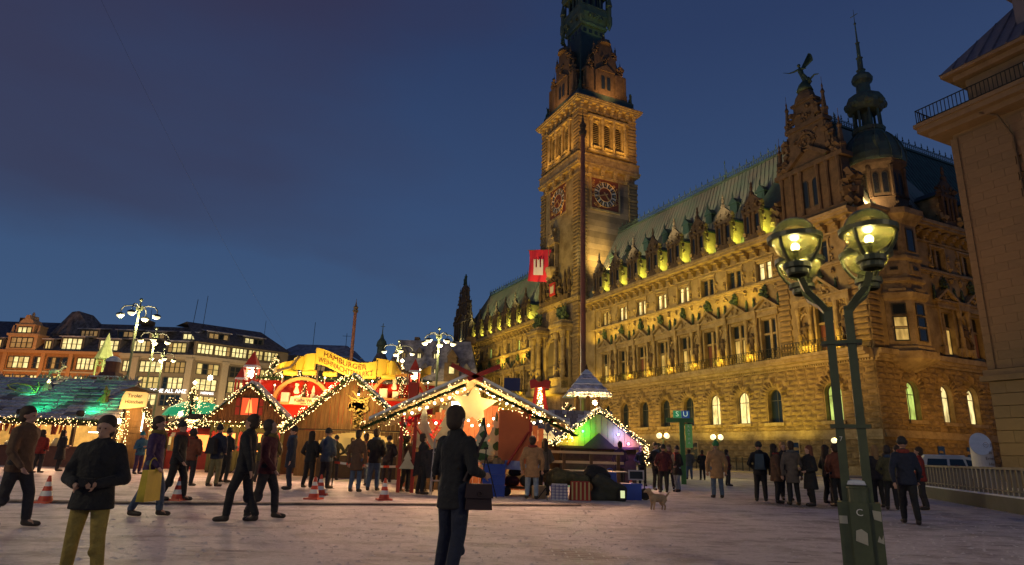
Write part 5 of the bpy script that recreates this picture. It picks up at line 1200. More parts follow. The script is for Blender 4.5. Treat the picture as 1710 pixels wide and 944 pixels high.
q = MB(); q.tube([(.6, 5, 22.8), (.8, 5, 27.5)], .05, 4); q.tube([(14, 5, 22.5), (14, 5, 25.5)], .04, 4); q.build('aerial', IRON, C_)
D = thing('snowy_roof_house', 'distant low house with broad snow-covered roof behind the banner', 'building', (-55, 150, 0)); q = MB(); q.box(0, 18, 0, 12, 0, 22.0); q.build('wall', PALE, D); droof(D, 18, 6, 22, 25.6, mat=SNR, xo0=3, xo1=3)
for a in (2, 6, 10, 14): owin(D, a, a+2, 18.6, 20.6, g=LITF[2])
q = MB(); q.tube([(7, 5, 25), (7, 5, 31)], .06, 4); q.tube([(15, 5, 25), (15, 5, 28.5)], .06, 4); q.tube([(14, 5, 27.8), (16, 5, 27.8)], .05, 4); q.build('aerial', IRON, D)
E_ = thing('mansard_house', 'stone house with steep snowy roof, pairs of lit round-topped dormers, left of the town hall', 'building', (-25.4, 130, 0)); q = MB(); q.box(0, 19, 0, 14, 0, 14.4); q.build('wall', PALE, E_)
q = MB(); q.box(-.2, 19.2, -.5, 0, 14.2, 14.8); q.build('cornice', PIL, E_); droof(E_, 19, 4.5, 14.6, 23.8, mat=SNR, xo0=2, xo1=2)
for (a, b) in ((1.5, 3.5), (9.5, 12.4), (15, 17)): owin(E_, a, b, 11.2, 13.6, cols=2, g=LITF[0]); owin(E_, a, b, 6.5, 9.6, cols=2, g=LITF[1])
def gd(x, z, y, w=.9, lit=LITF[0]):
    q = MB(); q.box(x-w*.8, x+w*.8, y, y+2.5, z-.3, z+1.6); q.prism([(x-w, z+1.5), (x+w, z+1.5), (x, z+2.7)], y-.2, y+2.6); q.build('dormer', ROOFD, E_)
    owin(E_, x-w*.42, x+w*.42, z, z+1.3, y-.03, cols=2, rows=1, g=lit)
for i, x in enumerate((3.4, 6.6, 10, 13.2)): gd(x, 19.4, 2.4, lit=[LITF[2], LITF[0], LITF[0], LITF[0]][i])
for i, x in enumerate((1.8, 8.2, 10.4, 16.6)): gd(x, 16.0, .7, lit=[LITF[1], LITF[0], LITF[0], LITF[0]][i])
q = MB(); q.box(12.2, 15.2, -.4, 3, 14.6, 18.6); q.box(12.8, 14.6, -.3, 3, 18.6, 19.8); q.prism([(12.6, 19.8), (14.8, 19.8), (13.7, 21.4)], -.4, 3); q.build('gable', DARKST, E_); owin(E_, 13.1, 14.3, 16.4, 17.8, -.43, cols=1, rows=1, g=LITF[0])
q = MB(); q.box(16, 18, 5, 7, 23.5, 25); q.box(5, 6, 5, 7, 23.5, 24.6); q.build('chimney', DARKST, E_)
F_ = thing('church_spire', 'small green copper spire with ball and cross left of the steep snowy roof', 'church tower', (-28.3, 140, 0)); q = MB(); q.lathe([(2.6, 0), (2.6, 17.5), (2.9, 17.6), (2.2, 19), (1.4, 20.6), (.9, 21.6)], 8); q.build('tower', ROOFD, F_); q = MB(); q.lathe([(.9, 21.6), (.9, 23.0), (1.2, 23.2), (1.0, 24.2), (.4, 25), (.3, 25.6), (.12, 26), (.08, 28.3)], 10); q.cbox((0, 0, 27.6), (.9, .1, .1)); q.build('spire', COPPER2, F_)
G_ = thing('low_roof_block', 'dark low roof between the banner and the copper spire', 'building', (-39.2, 150, 0)); q = MB(); q.box(0, 11, 0, 10, 0, 20.5); q.build('wall', PALE, G_); q = MB(); q.box(-.3, 11.3, -.3, 10, 20.5, 21.0); q.build('roof', ROOFD, G_)
SD = [('base wall', 0)]
for nm, x0, x1, y, z, lb in (('filler_block_west', 0, 0, 0, 0, ''),)[:0]: pass
# lit gothic pinnacle (market tower) and round kiosk chimney on the stall line
t = thing('lit_pinnacle', 'slim green-lit gothic turret with pointed roof standing above the stall', 'turret', (-37.9, 60, 0)); q = MB()
GL = M('pinnacle_green', (.42, .48, .20), .8, var=.3, vs=3)
q.lathe([(.3, 0), (.22, 5), (.3, 5.2), (.65, 6.6), (.8, 6.8), (.8, 7.1), (.1, 7.1)], 8)
for k in range(6): a = k*pi/3; q.tube([(.65*cos(a), .65*sin(a), 7.0), (.65*cos(a), .65*sin(a), 8.7)], .07, 5); q.ring((.65*cos(a+pi/6)*.9, .65*sin(a+pi/6)*.9, 8.3), .22, .04, 8, 3)
q.lathe([(.1, 8.7), (.85, 8.7), (.75, 8.9), (.42, 9.8), (.2, 10.6), (.02, 11.2)], 8); q.build('shaft', GL, t); lamp('POINT', 'green_light', (-36.4, 57.6, 7.2), 120, (.7, 1, .15), .3)
t = thing('round_chimney_kiosk', 'round brown kiosk roof with snow cap on a stepped box behind the stall', 'kiosk', (-25.9, 42, 0)); q = MB(); q.box(-.7, .7, -.6, .6, 0, 5.0); q.box(-.85, .85, -.75, .75, 5.0, 5.25); q.box(-.6, .6, -.5, .5, 5.25, 5.6, 0, .1, .1); q.lathe([(.42, 5.6), (.42, 6.25), (.46, 6.3)], 12); q.build('body', M('kiosk_brown', (.20, .08, .05), .7, var=.3), t); q = MB(); q.lathe([(.46, 6.3), (.4, 6.5), (.2, 6.66), (.02, 6.7)], 12); q.box(-.85, .85, -.75, -.5, 5.25, 5.33); q.build('snow_cap', SNOW, t)

for x, p, c_ in ((-88, 9000, (1, .46, .12)), (-76, 8000, (1, .48, .14)), (-62, 5500, (1, .66, .28)), (-49, 5500, (1, .66, .28))): lamp('SPOT', 'street_flood', (x, 98 if x < -60 else 104, 5), p, c_, .5, (x, 116, 12), 110, .9)
lamp('SPOT', 'street_flood', (-18, 116, 5), 7000, (1, .72, .38), .5, (-17, 132, 16), 100, .9)
# ------------------------------------------------------------------ garlands, trees
def garland(label, pts, r=.16, per=26, bulbs=16, br=.018, parent=None, sag=0, seed=0, icicle=0, cat='garland', green=True, group='light garlands of the market'):
    rg = random.Random(seed+len(label)); G = MB(); Bm = MB(); pts = [Vector(p) for p in pts]
    for a, b in zip(pts, pts[1:]):
        L_ = (b-a).length; d = (b-a).normalized(); u_ = d.cross(Vector((.01, 1, .02))).normalized(); w_ = d.cross(u_)
        for _ in range(int(L_*per*5) if green else 0):
            t_ = rg.random(); p = a.lerp(b, t_) + Vector((0, 0, -sag*4*t_*(1-t_))); an = rg.uniform(0, 2*pi); o = (u_*cos(an)+w_*sin(an)); l = r*rg.uniform(.5, 1.2); c = p+o*l; s_ = d*rg.uniform(-.07, .07)
            n_ = o.cross(d)*.02; G.add([tuple(p+n_*.5), tuple(p+o*l*.5+n_*1.4+s_*.5), tuple(c+s_), tuple(p+o*l*.5-n_*1.4+s_*.5)], [(0, 1, 2, 3)])
        if green: G.tube([tuple(a.lerp(b, i/6)+Vector((0, 0, -sag*4*(i/6)*(1-i/6)))) for i in range(7)], r*.22, 5)
        for _ in range(int(L_*bulbs*.95)):
            t_ = rg.random(); p = a.lerp(b, t_) + Vector((0, 0, -sag*4*t_*(1-t_))); an = rg.uniform(0, 2*pi); o = (u_*cos(an)+w_*sin(an)); Bm.octa(p+o*r*rg.uniform(.75, 1.2)+Vector((0, -.02, -icicle*rg.random())), br*rg.uniform(.7, 1.15))
    t = obj('light_garland', None, None, pts[0], label=label, cat=cat, group=group)
    off = pts[0]
    for mb in (G, Bm): mb.v = [tuple(Vector(p)-off) for p in mb.v]
    if green: G.build('greenery', LEAF, t, kind='stuff')
    Bm.build('bulbs', BULB, t, kind='stuff')
    return t
def xtree(label, loc, h, r, bulbs=160, star=True, br=.026, seed=0):
    rg = random.Random(seed+5); t = thing('christmas_tree', label, 'christmas tree', loc); T = MB(); T.lathe([(.09, 0), (.07, h*.5), (.01, h)], 6); T.build('trunk', DWOOD, t); G = MB(); Bm = MB()
    for i in range(int(620*h*r/2)):
        z = h*(.12+.86*rg.random()**1.3); rr = r*(1-z/h)**.85*(0.85+.3*sin(z*9)); a = rg.uniform(0, 2*pi); q_ = rg.uniform(.25, 1); p = Vector((rr*q_*cos(a), rr*q_*sin(a), z)); o = Vector((cos(a), sin(a), rg.uniform(-.5, .1)))*rg.uniform(.12, .26); s_ = Vector((-sin(a), cos(a), 0))*.05
        G.add([tuple(p-s_), tuple(p+s_), tuple(p+o+s_*.4), tuple(p+o-s_*.4)], [(0, 1, 2, 3)])
    for i in range(bulbs):
        z = h*(.12+.86*rg.random()); rr = r*(1-z/h)**.85*rg.uniform(.8, 1.15); a = rg.uniform(0, 2*pi); Bm.octa((rr*cos(a), rr*sin(a), z), br*.72*rg.uniform(.7, 1.2))
    G.build('crown', LEAF, t, kind='stuff'); Bm.build('bulbs', BULB, t, kind='stuff')
    if star: s_ = MB(); s_.octa((0, 0, h+.1), .12); s_.build('star', STARB, t)
    return t
def star5(q, c, R1, R2, d0, d1, m=0, rot=0, n=5):
    P = []
    for k in range(2*n): a = pi/2+rot+pi*k/n; rr = R1 if k % 2 == 0 else R2; P.append((c[0]+rr*cos(a), c[1]+rr*sin(a)))
    for k in range(2*n):
        q.prism([(c[0], c[1]), P[k], P[(k+1) % (2*n)]], d0, d1, m)

# ------------------------------------------------------------------ huts
def plank_gable(par, w, ze, za, z0, d, mat, n, holes=(), name='plank'):
    """vertical boards, each its own part, cut to the slope of the gable"""
    p = w/n
    for i in range(n):
        a, b = -w/2+i*p+.008, -w/2+(i+1)*p-.008; m_ = (a+b)/2; segs = [(z0, None)]
        top = lambda x: ze+(za-ze)*(1-abs(x)/(w/2))
        for (h0, h1, hz0, hz1) in holes:
            if h0 < m_ < h1:
                segs = []
                if hz0 > z0+.05: segs.append((z0, hz0))
                if hz1 < min(top(a), top(b)): segs.append((hz1, None))
        q = MB(); jit = (i*7 % 5)*.004
        for lo, hi in segs:
            if hi is None: P = [(a, lo), (b, lo), (b, max(lo+.01, top(b))), (a, max(lo+.01, top(a)))]
            else: P = [(a, lo), (b, lo), (b, hi), (a, hi)]
            q.prism(P, d-.03-jit, d+.01)
        if q.v: q.build(name, mat, par)
def hut_roof(par, w, ze, za, d0, d1, ov, th=.1, mat=DWOOD, snow=True):
    sl_ = (za-ze)/(w/2)
    for k, nm in ((-1, 'roof_slope'), (1, 'roof_slope')):
        xe = k*(w/2+ov); zE = ze-ov*sl_; q = MB(); q.prism([(0, za+.02), (xe, zE+.02), (xe, zE+th), (0, za+th+.04)] if k > 0 else [(0, za+.02), (0, za+th+.04), (xe, zE+th), (xe, zE+.02)], d0, d1); rf = q.build(nm, mat, par)
        if snow: s_ = MB(); s_.prism([(0, za+th+.05), (xe, zE+th+.01), (xe, zE+th+.09), (0, za+th+.15)], d0+.02, d1); s_.build('roof_snow', SNOW, rf)
# hut A: green and red windows, lit gable window
hA = thing('gabled_wooden_hut', 'brown timber hut with red shuttered gable window and garland-edged roof', 'market hut', (-12.25, 31, 0))
q = MB(); q.box(-1.75, 1.75, .05, 3, 0, 2.3); q.build('wall', DWOOD, hA)
plank_gable(hA, 4.2, 2.22, 4.02, 2.15, 0, WOOD, 27, holes=[(-.42, .36, 2.62, 3.48)])
plank_gable(hA, 3.5, 2.15, 2.15, .1, .02, M('green_planks', (.10, .10, .035), .8, var=.4, vs=3, stretch=(6, 6, .7)), 20, holes=[(-1.35, -.45, .95, 1.85), (.45, 1.35, .95, 1.85)])
hut_roof(hA, 4.2, 2.22, 4.02, -.25, .75, .25)
def pic_window(par, x0, x1, z0, z1, mat, d=0, cross=True):
    q = MB(); q.box(x0-.05, x1+.05, d-.05, d, z0-.05, z0); q.box(x0-.05, x1+.05, d-.05, d, z1, z1+.05); q.box(x0-.05, x0, d-.05, d, z0, z1); q.box(x1, x1+.05, d-.05, d, z0, z1)
    if cross: m_ = (x0+x1)/2; q.box(m_-.015, m_+.015, d-.04, d, z0, z1)
    f_ = q.build('window', DWOOD, par); q = MB(); q.box(x0, x1, d-.01, d+.01, z0, z1); q.build('pane', mat, f_); return f_
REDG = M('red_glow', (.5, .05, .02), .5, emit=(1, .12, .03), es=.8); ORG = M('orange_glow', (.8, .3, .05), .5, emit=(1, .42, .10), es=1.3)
wf_ = pic_window(hA, -.42, .36, 2.65, 3.45, REDG, -.02); q = MB(); q.prism([(-.2, 2.75), (.14, 2.75), (.02, 3.38), (-.08, 3.38)], -.045, -.035); q.build('candle_glow', ORG, wf_)
for x in (-1.1, 1.0):
    for (x0, x1, z0, z1) in ((-.66+0, -.5, 2.68, 3.0), (-.66, -.5, 3.1, 3.42), (.44, .6, 2.68, 3.0), (.44, .6, 3.1, 3.42)):
        if x < 0: q = MB(); q.box(x0, x1, -.06, -.03, z0, z1); q.box(x0-.02, x1+.02, -.05, -.03, z0-.02, z1+.02); q.build('shutter', REDW, hA)
for x0, x1 in ((-1.3, -.5), (.5, 1.3)):
    pic_window(hA, x0, x1, 1.0, 1.8, ORG, .0); lamp('POINT', 'window_glow', (-12.25+(x0+x1)/2, 30.2, 1.6), 54.6, (1, .5, .15), .2)
for x in (-1.62, -1.4, -.35, -.05, .2, 1.42): q = MB(); q.prism([(x, 1.0), (x+.17, 1.0), (x+.17, 1.82), (x+.085, 1.9), (x, 1.82)], -.06, -.03, 0); q.build('shutter', REDW, hA)
garland('light garland up the left slope of the red-shuttered hut', [(-14.7, 30.7, 2.0), (-12.28, 30.7, 4.1)], .13, 20, 34)
garland('light garland down the right slope of the red-shuttered hut', [(-12.2, 30.7, 4.1), (-9.8, 30.7, 2.1)], .13, 20, 34, seed=1)
garland('straight light garland under the gable of the red-shuttered hut', [(-14.5, 30.8, 2.2), (-10.1, 30.8, 2.25)], .12, 20, 34, seed=2)
# hut B: big honey gable with wreath lamp and arched counter
hB = thing('large_gabled_hut', 'large honey-coloured plank gable with lit deer wreath and arched serving hatch', 'market hut', (-6.93, 29, 0))
q = MB(); q.box(-2.3, 2.3, 2.5, 2.6, 0, 2.4); q.build('back_wall', M('lit_interior', (.5, .36, .14), .7, emit=(1, .6, .15), es=.35), hB)
plank_gable(hB, 5.1, 2.1, 4.3, 2.02, 0, WOOD2, 26); 
q = MB(); q.box(-2.5, 2.5, -.06, .0, 2.0, 2.06); q.build('beam', DWOOD, hB)
for i in range(24):
    a = -2.3+i*4.6/24; b = a+4.6/24-.012; z = lambda x: 1.45+.5*math.sqrt(max(0, 1-((x-.35)/1.75)**2)) if abs(x-.35) < 1.75 else .0
    zz_ = min(z(a), z(b)); q = MB(); q.box(a, b, -.02, .02, zz_ if zz_ > 0 else .05, 1.99); q.build('plank', WOOD2, hB)
q = MB(); q.box(-1.5, 2.2, .0, .5, 0, .95); q.build('counter', DWOOD, hB)
hut_roof(hB, 5.1, 2.1, 4.3, -.3, .9, .1)
q = MB(); q.prism([(.62, 3.0), (.0, 3.75), (-.1, 3.75)], -.1, -.04, 0)
rg = random.Random(2)
for i in range(60):
    a = rg.uniform(0, 2*pi); r_ = rg.uniform(.05, .42); q.cbox((.3+r_*cos(a), -.1, 3.1+r_*sin(a)*.9), (.09, .05, .2), M4=Matrix.Rotation(a, 4, 'Y'))
for i in range(26): q.cbox((.3+rg.uniform(-.14, .14), -.09, 2.75-i*.022), (.07, .05, .16), M4=Matrix.Rotation(rg.uniform(0, 3), 4, 'Y'))
for k in (-1, 1): q.tube([(.3, -.1, 3.3), (.3+k*.35, -.12, 3.42), (.3+k*.62, -.12, 3.62)], [.05, .04, .01], 4)
q.build('deer_wreath', M('deer_gold', (.62, .42, .12), .7, var=.3, vs=6), hB); q = MB(); q.lathe([(.04, 3.75), (.07, 3.62), (.02, 3.6)], 8, (.3, -.35, 0)); q.tube([(.15, 0, 3.85), (.3, -.35, 3.78)], .02, 4); q.build('gooseneck_lamp', IRON, hB)
q = MB(); q.ball((.3, -.35, 3.57), .045, n=8); q.build('light_bulb', STARB, hB); lamp('POINT', 'wreath_lamp', (-6.6, 28.1, 3.3), 71.4, (1, .68, .22), .05); lamp('POINT', 'hatch_light', (-6.3, 29.9, 1.75), 115.5, (1, .66, .22), .15); lamp('POINT', 'hut_light', (-7.6, 27.6, 2.9), 63.0, (1, .6, .2), .15)
garland('double light garland up the left slope of the large plank gable', [(-9.9, 28.6, 1.9), (-6.98, 28.6, 4.4)], .2, 16, 64, seed=3)
garland('light garland down the right slope of the large plank gable', [(-6.9, 28.6, 4.4), (-4.4, 28.6, 2.2)], .15, 20, 40, seed=4)
# house behind: red awning roof with candle arches and sign
rd = thing('red_roofed_shop', 'market shop with shiny red tarpaulin roof, candle arches and cream name sign', 'market hut', (-9.3, 34.9, 0)); TARP = M('red_tarpaulin', (.62, .03, .012), .25, var=.25, vs=1.5, bump=.4, bs=2)
q = MB(); q.add([(-4.4, 0, 2.2), (5.2, 0, 2.2), (5.2, .6, 4.72), (-4.4, .6, 4.78), (5.2, 4, 4.7), (-4.4, 4, 4.76), (-4.4, 4, 0), (5.2, 4, 0), (-4.4, 0, 0), (5.2, 0, 0)], [(0, 1, 2, 3), (3, 2, 4, 5), (8, 9, 1, 0), (4, 7, 6, 5), (0, 3, 5, 6, 8), (1, 9, 7, 4, 2)]); q.build('tarpaulin', TARP, rd)
for cx0, dz in ((-1.75, 0), (3.45, .35)):
    q = MB(); P = [(cx0-1.55*cos(pi*i/14), -.25, 3.55+dz+1.35*sin(pi*i/14)) for i in range(15)]
    for a, b in zip(P, P[1:]): q.prism([(a[0], a[2]), (b[0], b[2]), (cx0+(b[0]-cx0)*.88, 3.55+dz+(b[2]-3.55-dz)*.88), (cx0+(a[0]-cx0)*.88, 3.55+dz+(a[2]-3.55-dz)*.88)], -.35, -.1)
    q.box(cx0-1.7, cx0+1.7, -.45, 0, 3.42+dz, 3.55+dz); ar = q.build('candle_arch', M('arch_wood', (.50, .25, .06), .7), rd)
    for i in range(9):
        an = pi*i/8; x, z = cx0-1.62*cos(an), 3.55+dz+1.42*sin(an); q = MB(); q.lathe([(.03, 0), (.03, .28)], 6, (x, -.22, z)); cd_ = q.build('candle', CREAM, rd); q = MB(); q.octa((x, -.22, z+.34), .05); q.build('flame', STARB, cd_)
    q = MB()
    for (x, w, h) in ((-.85, .4, .5), (-.2, .3, .35), (.95, .45, .35)): q.box(cx0+x-w/2, cx0+x+w/2, -.35, -.15, 3.55+dz, 3.55+dz+h)
    q.lathe([(.1, .5), (.16, .6), (.06, .9), (.12, .95), (.1, 1.05)], 6, (cx0-.3, -.25, 3.5+dz)); q.lathe([(.12, 0), (.14, .4), (.08, .5), (.1, .6), (.02, .9)], 6, (cx0+.6, -.25, 3.55+dz)); q.build('gift_parcel', CREAM, rd)
    xtree('tiny lit fir inside the %s candle arch of the red shop' % ('left' if cx0 < 0 else 'right'), (-9.3+cx0+.15, 34.6, 3.55+dz), 1.0, .32, 60, False, .018, int(cx0*3))
    lamp('POINT', 'arch_light', (-9.3+cx0, 34.2, 3.95+dz), 33.6, (1, .6, .25), .1)
sg = obj('name_sign', None, rd); q = MB(); q.prism([(-2.2, 3.42), (-.1, 3.34), (-.05, 3.72), (-2.15, 3.82)], -.75, -.68); sb = q.build('sign_board', M('sign_cream', (.75, .58, .25), .6, emit=(1, .7, .3), es=.12), rd); text('K\u00e4the Wohlfahrt', .24, M('sign_ink', (.05, .02, .01), .7), sb, 'lettering', (-1.12, -.77, 3.6), rot=(pi/2, R(2), 0), ext=.005); text('Rothenburg ob der Tauber', .085, M('sign_ink'), sb, 'lettering', (-1.12, -.77, 3.45), rot=(pi/2, R(2), 0), ext=.005); bpy.data.objects.remove(sg)
lamp('POINT', 'sign_light', (-10.3, 33.6, 3.0), 84.0, (1, .55, .2), .2); lamp('SPOT', 'tarp_light', (-8.6, 32.4, 2.9), 900, (1, .5, .25), .15, (-8.7, 35.2, 4.1), 110); lamp('SPOT', 'tarp_light', (-11.6, 32.6, 3.2), 420, (1, .5, .25), .15, (-13, 35.2, 4.3), 110)
garland('dark evergreen hedge garland along the ridge of the red shop', [(-13.8, 35.1, 4.86), (-4.2, 35.1, 4.9)], .2, 26, 3, seed=6)
# golden banner with lettering
bn = thing('golden_banner', 'large golden scroll banner reading HAMBURGER WEIHNACHTSMARKT above the roofs', 'banner', (-8.6, 34, 0))
def bz(x): return -.17*sin((x+1.7)*1.55+.45)*1.0 - .02*x
def bpl(x): return -.25*cos(x*1.1)
bt = MB(); n = 30
def ribbon(xs, f, top, bot, th=.05):
    vs = []; N_ = len(xs)
    for x in xs:
        X, Y, dz, sc_ = f(x)
        vs += [(X, Y, top(x)+dz), (X, Y+th, top(x)+dz), (X, Y+th, bot(x)+dz), (X, Y, bot(x)+dz)]
    bt.add(vs, [(i*4+k, (i+1)*4+k, (i+1)*4+(k+1) % 4, i*4+(k+1) % 4) for i in range(N_-1) for k in range(4)] + [(0, 1, 2, 3), ((N_-1)*4, (N_-1)*4+3, (N_-1)*4+2, (N_-1)*4+1)])
def zc(x): return 5.60 + .36*cos((x+1.9)*1.2) - .02*x
lin = lambda a, b, n: [a+(b-a)*i/n for i in range(n+1)]
ribbon(lin(-1.75, 1.55, 28), lambda x: (x, bpl(x), 0, 1), lambda x: zc(x)+.42, lambda x: zc(x)-.42)
ribbon(lin(0, 1, 16), lambda t: (-1.75-.62*sin(t*pi)*1.0+.0-t*.1, .05+t*.5-.15*sin(t*2*pi), 0, 1), lambda t: 6.12-.3*t, lambda t: 5.25-.28*t)
ribbon(lin(0, 1, 16), lambda t: (-2.25-.75*t-.1*sin(t*6), .35-.5*sin(t*pi), 0, 1), lambda t: 5.95-.1*t, lambda t: 5.2-.0*t)
ribbon(lin(0, 1, 16), lambda t: (-2.9-1.1*t, .4-.6*sin(t*pi), 0, 1), lambda t: 5.75-.5*t, lambda t: 5.15-.15*t)
ribbon(lin(0, 1, 16), lambda t: (1.5+.62*sin(t*pi)+t*.2, .1+t*.5, 0, 1), lambda t: 5.95-.2*t, lambda t: 4.98+.0*t)
ribbon(lin(0, 1, 16), lambda t: (1.95+.85*t, .4-.5*sin(t*pi), 0, 1), lambda t: 5.85-.1*t, lambda t: 5.0+.15*t)
ribbon(lin(0, 1, 16), lambda t: (3.3+1.1*t, .4-.5*sin(t*pi*2)*.4, 0, 1), lambda t: 5.5-.3*sin(t*5)*.5, lambda t: 5.05-.3*sin(t*5)*.5)
for x0, z0 in ((-2.0, 5.1), (-3.0, 5.05), (-.9, 5.05), (2.2, 4.98), (1.2, 5.0)):     # curled lower edges
    bt.lathe([(.13, -.28), (.16, 0), (.13, .28)], 12, (0, 0, 0)); k = 12*3; bt.v[-k:] = [(x0+p[2]*1.25, .15+p[1], z0+p[0]*1.0) for p in bt.v[-k:]]
bt.build('ribbon', YEL, bn)
LTR = M('banner_letters', (.16, .05, .005), .7); wp_ = lambda v: Vector((v.x, bpl(v.x)-.035+v.y, v.z+zc(v.x)))
text('HAMBURGER', .40, LTR, bn, 'lettering', (-.12, 0, .17), ext=.006, warp=wp_, wid=1.0); text('WEIHNACHTSMARKT', .40, LTR, bn, 'lettering', (-.08, 0, -.2), ext=.006, warp=wp_, wid=.76)
q = MB()
for x in (-3.4, -1.6, 0, 1.6, 3.2): q.tube([(x, .3, 4.6), (x, .2, 5.4)], .04, 5)
for k in (-1, 1): q.tube([(k*2.5, -.2, 5.9), (k*2.9, -.25, 5.3), (k*3.6, -.2, 5.1)] , .07, 5)
q.build('support_post', DWOOD, bn); lamp('SPOT', 'banner_light', (-9.4, 32.4, 4.7), 230, (1, .75, .3), .15, (-9.6, 34, 5.7), 120); lamp('SPOT', 'banner_light', (-7.4, 32.4, 4.7), 230, (1, .75, .3), .15, (-7.2, 34, 5.6), 120); lamp('SPOT', 'banner_light', (-11.6, 32.4, 4.7), 240, (1, .75, .3), .15, (-11.3, 34, 5.6), 110)
# little red-roofed lantern towers
for (x, y, z, sc_, lb) in ((-13.95, 34.9, 4.75, 1.0, 'small red-coned lantern turret with glowing star'), (-14.25, 34.4, 4.2, .75, 'smaller red-coned turret beside the star lantern'), (-5.0, 34, 4.75, .8, 'small red-coned turret right of the golden banner')):
    t = thing('lantern_turret', lb, 'turret', (x, y, 0)); q = MB(); s_ = .27*sc_
    for k in (-1, 1):
        for j in (-1, 1): q.box(k*s_-.04, k*s_+.04, j*s_-.04, j*s_+.04, z-.6, z+.62*sc_)
    q.box(-s_, s_, -s_, s_, z-1.2, z-.05); q.build('frame', REDW, t); q = MB(); q.lathe([(.48*sc_, .6*sc_), (.46*sc_, .68*sc_), (.02, 1.5*sc_)], 4, (0, 0, z), a0=pi/4); q.build('roof', REDW, t); q = MB(); q.lathe([(.50*sc_, .58*sc_), (.50*sc_, .62*sc_), (.44*sc_, .72*sc_)], 4, (0, 0, z), a0=pi/4); q.build('snow', SNOW, t)
    if sc_ > .9 or x > -6: q = MB(); star5(q, (0, z+.28), .24*sc_, .1*sc_, -.1, .1, n=8); q.build('star', STARB, t)
xtree('bare lit tree left of the golden banner', (-13.5, 37.0, 3.1), 3.3, 1.15, 264, False, .028, 1); xtree('second lit tree just left of the banner curl', (-12.2, 38, 3.2), 3.0, .8, 208, False, .028, 2); xtree('lit christmas tree right of the golden banner', (-6.3, 37.5, 3.2), 3.0, .8, 208, True, .028, 3); xtree('lit fir between the banner and the town hall', (-5.3, 38, 3.0), 2.7, .85, 208, True, .028, 4)
xtree('lit christmas tree with bright tip beside the left hut slope', (-18.2, 37.5, 1.7), 2.9, .85, 208, True, .028, 5)

# ------------------------------------------------------------------ snowy-roofed food stall on the left
stl = thing('food_stall', 'long food stall with snow-covered shingle roof washed in green light', 'market stall', (-24.6, 33, 0))
q = MB(); q.box(-6, 5.1, -.1, .1, 2.0, 2.22); q.box(-6, 5.2, 0, 3.4, 2.22, 2.32)
for x in (-5.5, -2.6, .4, 2.9, 5.0): q.box(x-.07, x+.07, -.05, .1, 0, 2.1)
q.build('frame', DWOOD, stl); q = MB(); q.box(-6, 5.1, 3.2, 3.3, 0, 2.25); q.build('back_wall', M('stall_wall_glow', (.55, .40, .18), .7, var=.5, vs=3, emit=(1, .58, .15), es=.14), stl)  # back wall glows by itself, interior light put into its material
q = MB(); q.box(-6, 5.1, -.25, .35, .0, .92); q.box(-6, 5.15, -.35, .4, .92, .98); q.build('counter', M('stall_counter', (.16, .06, .035), .6, var=.3), stl)
q = MB(); q.add([(-6.2, -.45, 2.2), (5.3, -.45, 2.2), (4.0, 3.0, 4.5), (-6.2, 3.0, 4.5), (4.3, 4.3, 3.2), (-6.2, 4.3, 3.2)], [(0, 1, 2, 3), (3, 2, 4, 5), (1, 4, 2)]); q.build('roof_deck', DWOOD, stl)
rg = random.Random(4); sh = MB(); sh.add([(0, 0, 0), (1, 0, 0), (1, 1, 0), (0, 1, 0), (.03, .03, 1), (.97, .02, 1), (.98, 1, .6), (.02, 1, .6)], [(4, 5, 6, 7), (0, 1, 5, 4), (1, 2, 6, 5), (3, 0, 4, 7)]); SHM = [sh.mesh('shingle', [M('snowy_shingle_%d' % i, c_, .85, var=.5, vs=3, bump=.5, bs=14, col2=(.20, .18, .22))]) for i, c_ in enumerate(((.80, .76, .86), (.60, .56, .64), (.22, .19, .21)))]
sa = math.atan2(2.3, 3.45); L_ = math.hypot(2.3, 3.45); nr = 12
for i in range(nr):
    x = -6.2; y0 = L_*i/nr; xr = 5.3-1.3*i/nr
    while x < xr-.1:
        w_ = min(rg.uniform(.45, 1.0), xr-x); o = obj('shingle', SHM[rg.choice([0, 0, 0, 1, 1, 2])], stl, (x+.01, -.45+y0*cos(sa), 2.26+y0*sin(sa)), scale=(w_-.03, L_/nr-.05+rg.uniform(-.06, .0), .07+rg.uniform(0, .05))); o.rotation_euler = (sa+.03, 0, rg.uniform(-.012, .012)); x += w_
q = MB(); rg2 = random.Random(9)
for i in range(90): x = rg2.uniform(-6.2, 4.1); q.tube([(x, 2.9, 4.52), (x+rg2.uniform(-.2, .2), 2.95, 4.6+rg2.uniform(.05, .28))], [.06, .02], 4)
q.box(-6.2, 4.1, 2.85, 3.15, 4.45, 4.58); q.build('ridge_thatch', M('frosted_thatch', (.40, .36, .34), .9, var=.5, vs=6), stl)
for x in (-4.6, -1.2, 3.8):
    q = MB(); q.tube([(x-.5, -.2 if x < 3 else .6, 2.05 if x < 3 else 1.7), (x+.55, -.2 if x < 3 else .6, 2.05 if x < 3 else 1.7)], .025, 6); q.build('tube_lamp', TUBE, stl)
q = MB()
for i in range(34): x = rg2.uniform(-3.6, 2.2); q.tube([(x, .4, 2.05), (x, .4, 1.95), (x+rg2.uniform(-.05, .05), .4, 1.6+rg2.uniform(-.1, .1))], [.02, .05, .04], 5)
q.build('hanging_sausage', M('sausage_brown', (.35, .08, .03), .5, var=.3), stl)
for x, h in ((-1.7, .35), (-.2, .25), (1.2, .3), (2.1, .4)): q = MB(); q.lathe([(.22, .98), (.24, 1.1), (.1, .98+h)], 10, (x, .1, 0)); q.build('food_pan', M('pan_metal', (.6, .5, .3), .4, metal=.5), stl)
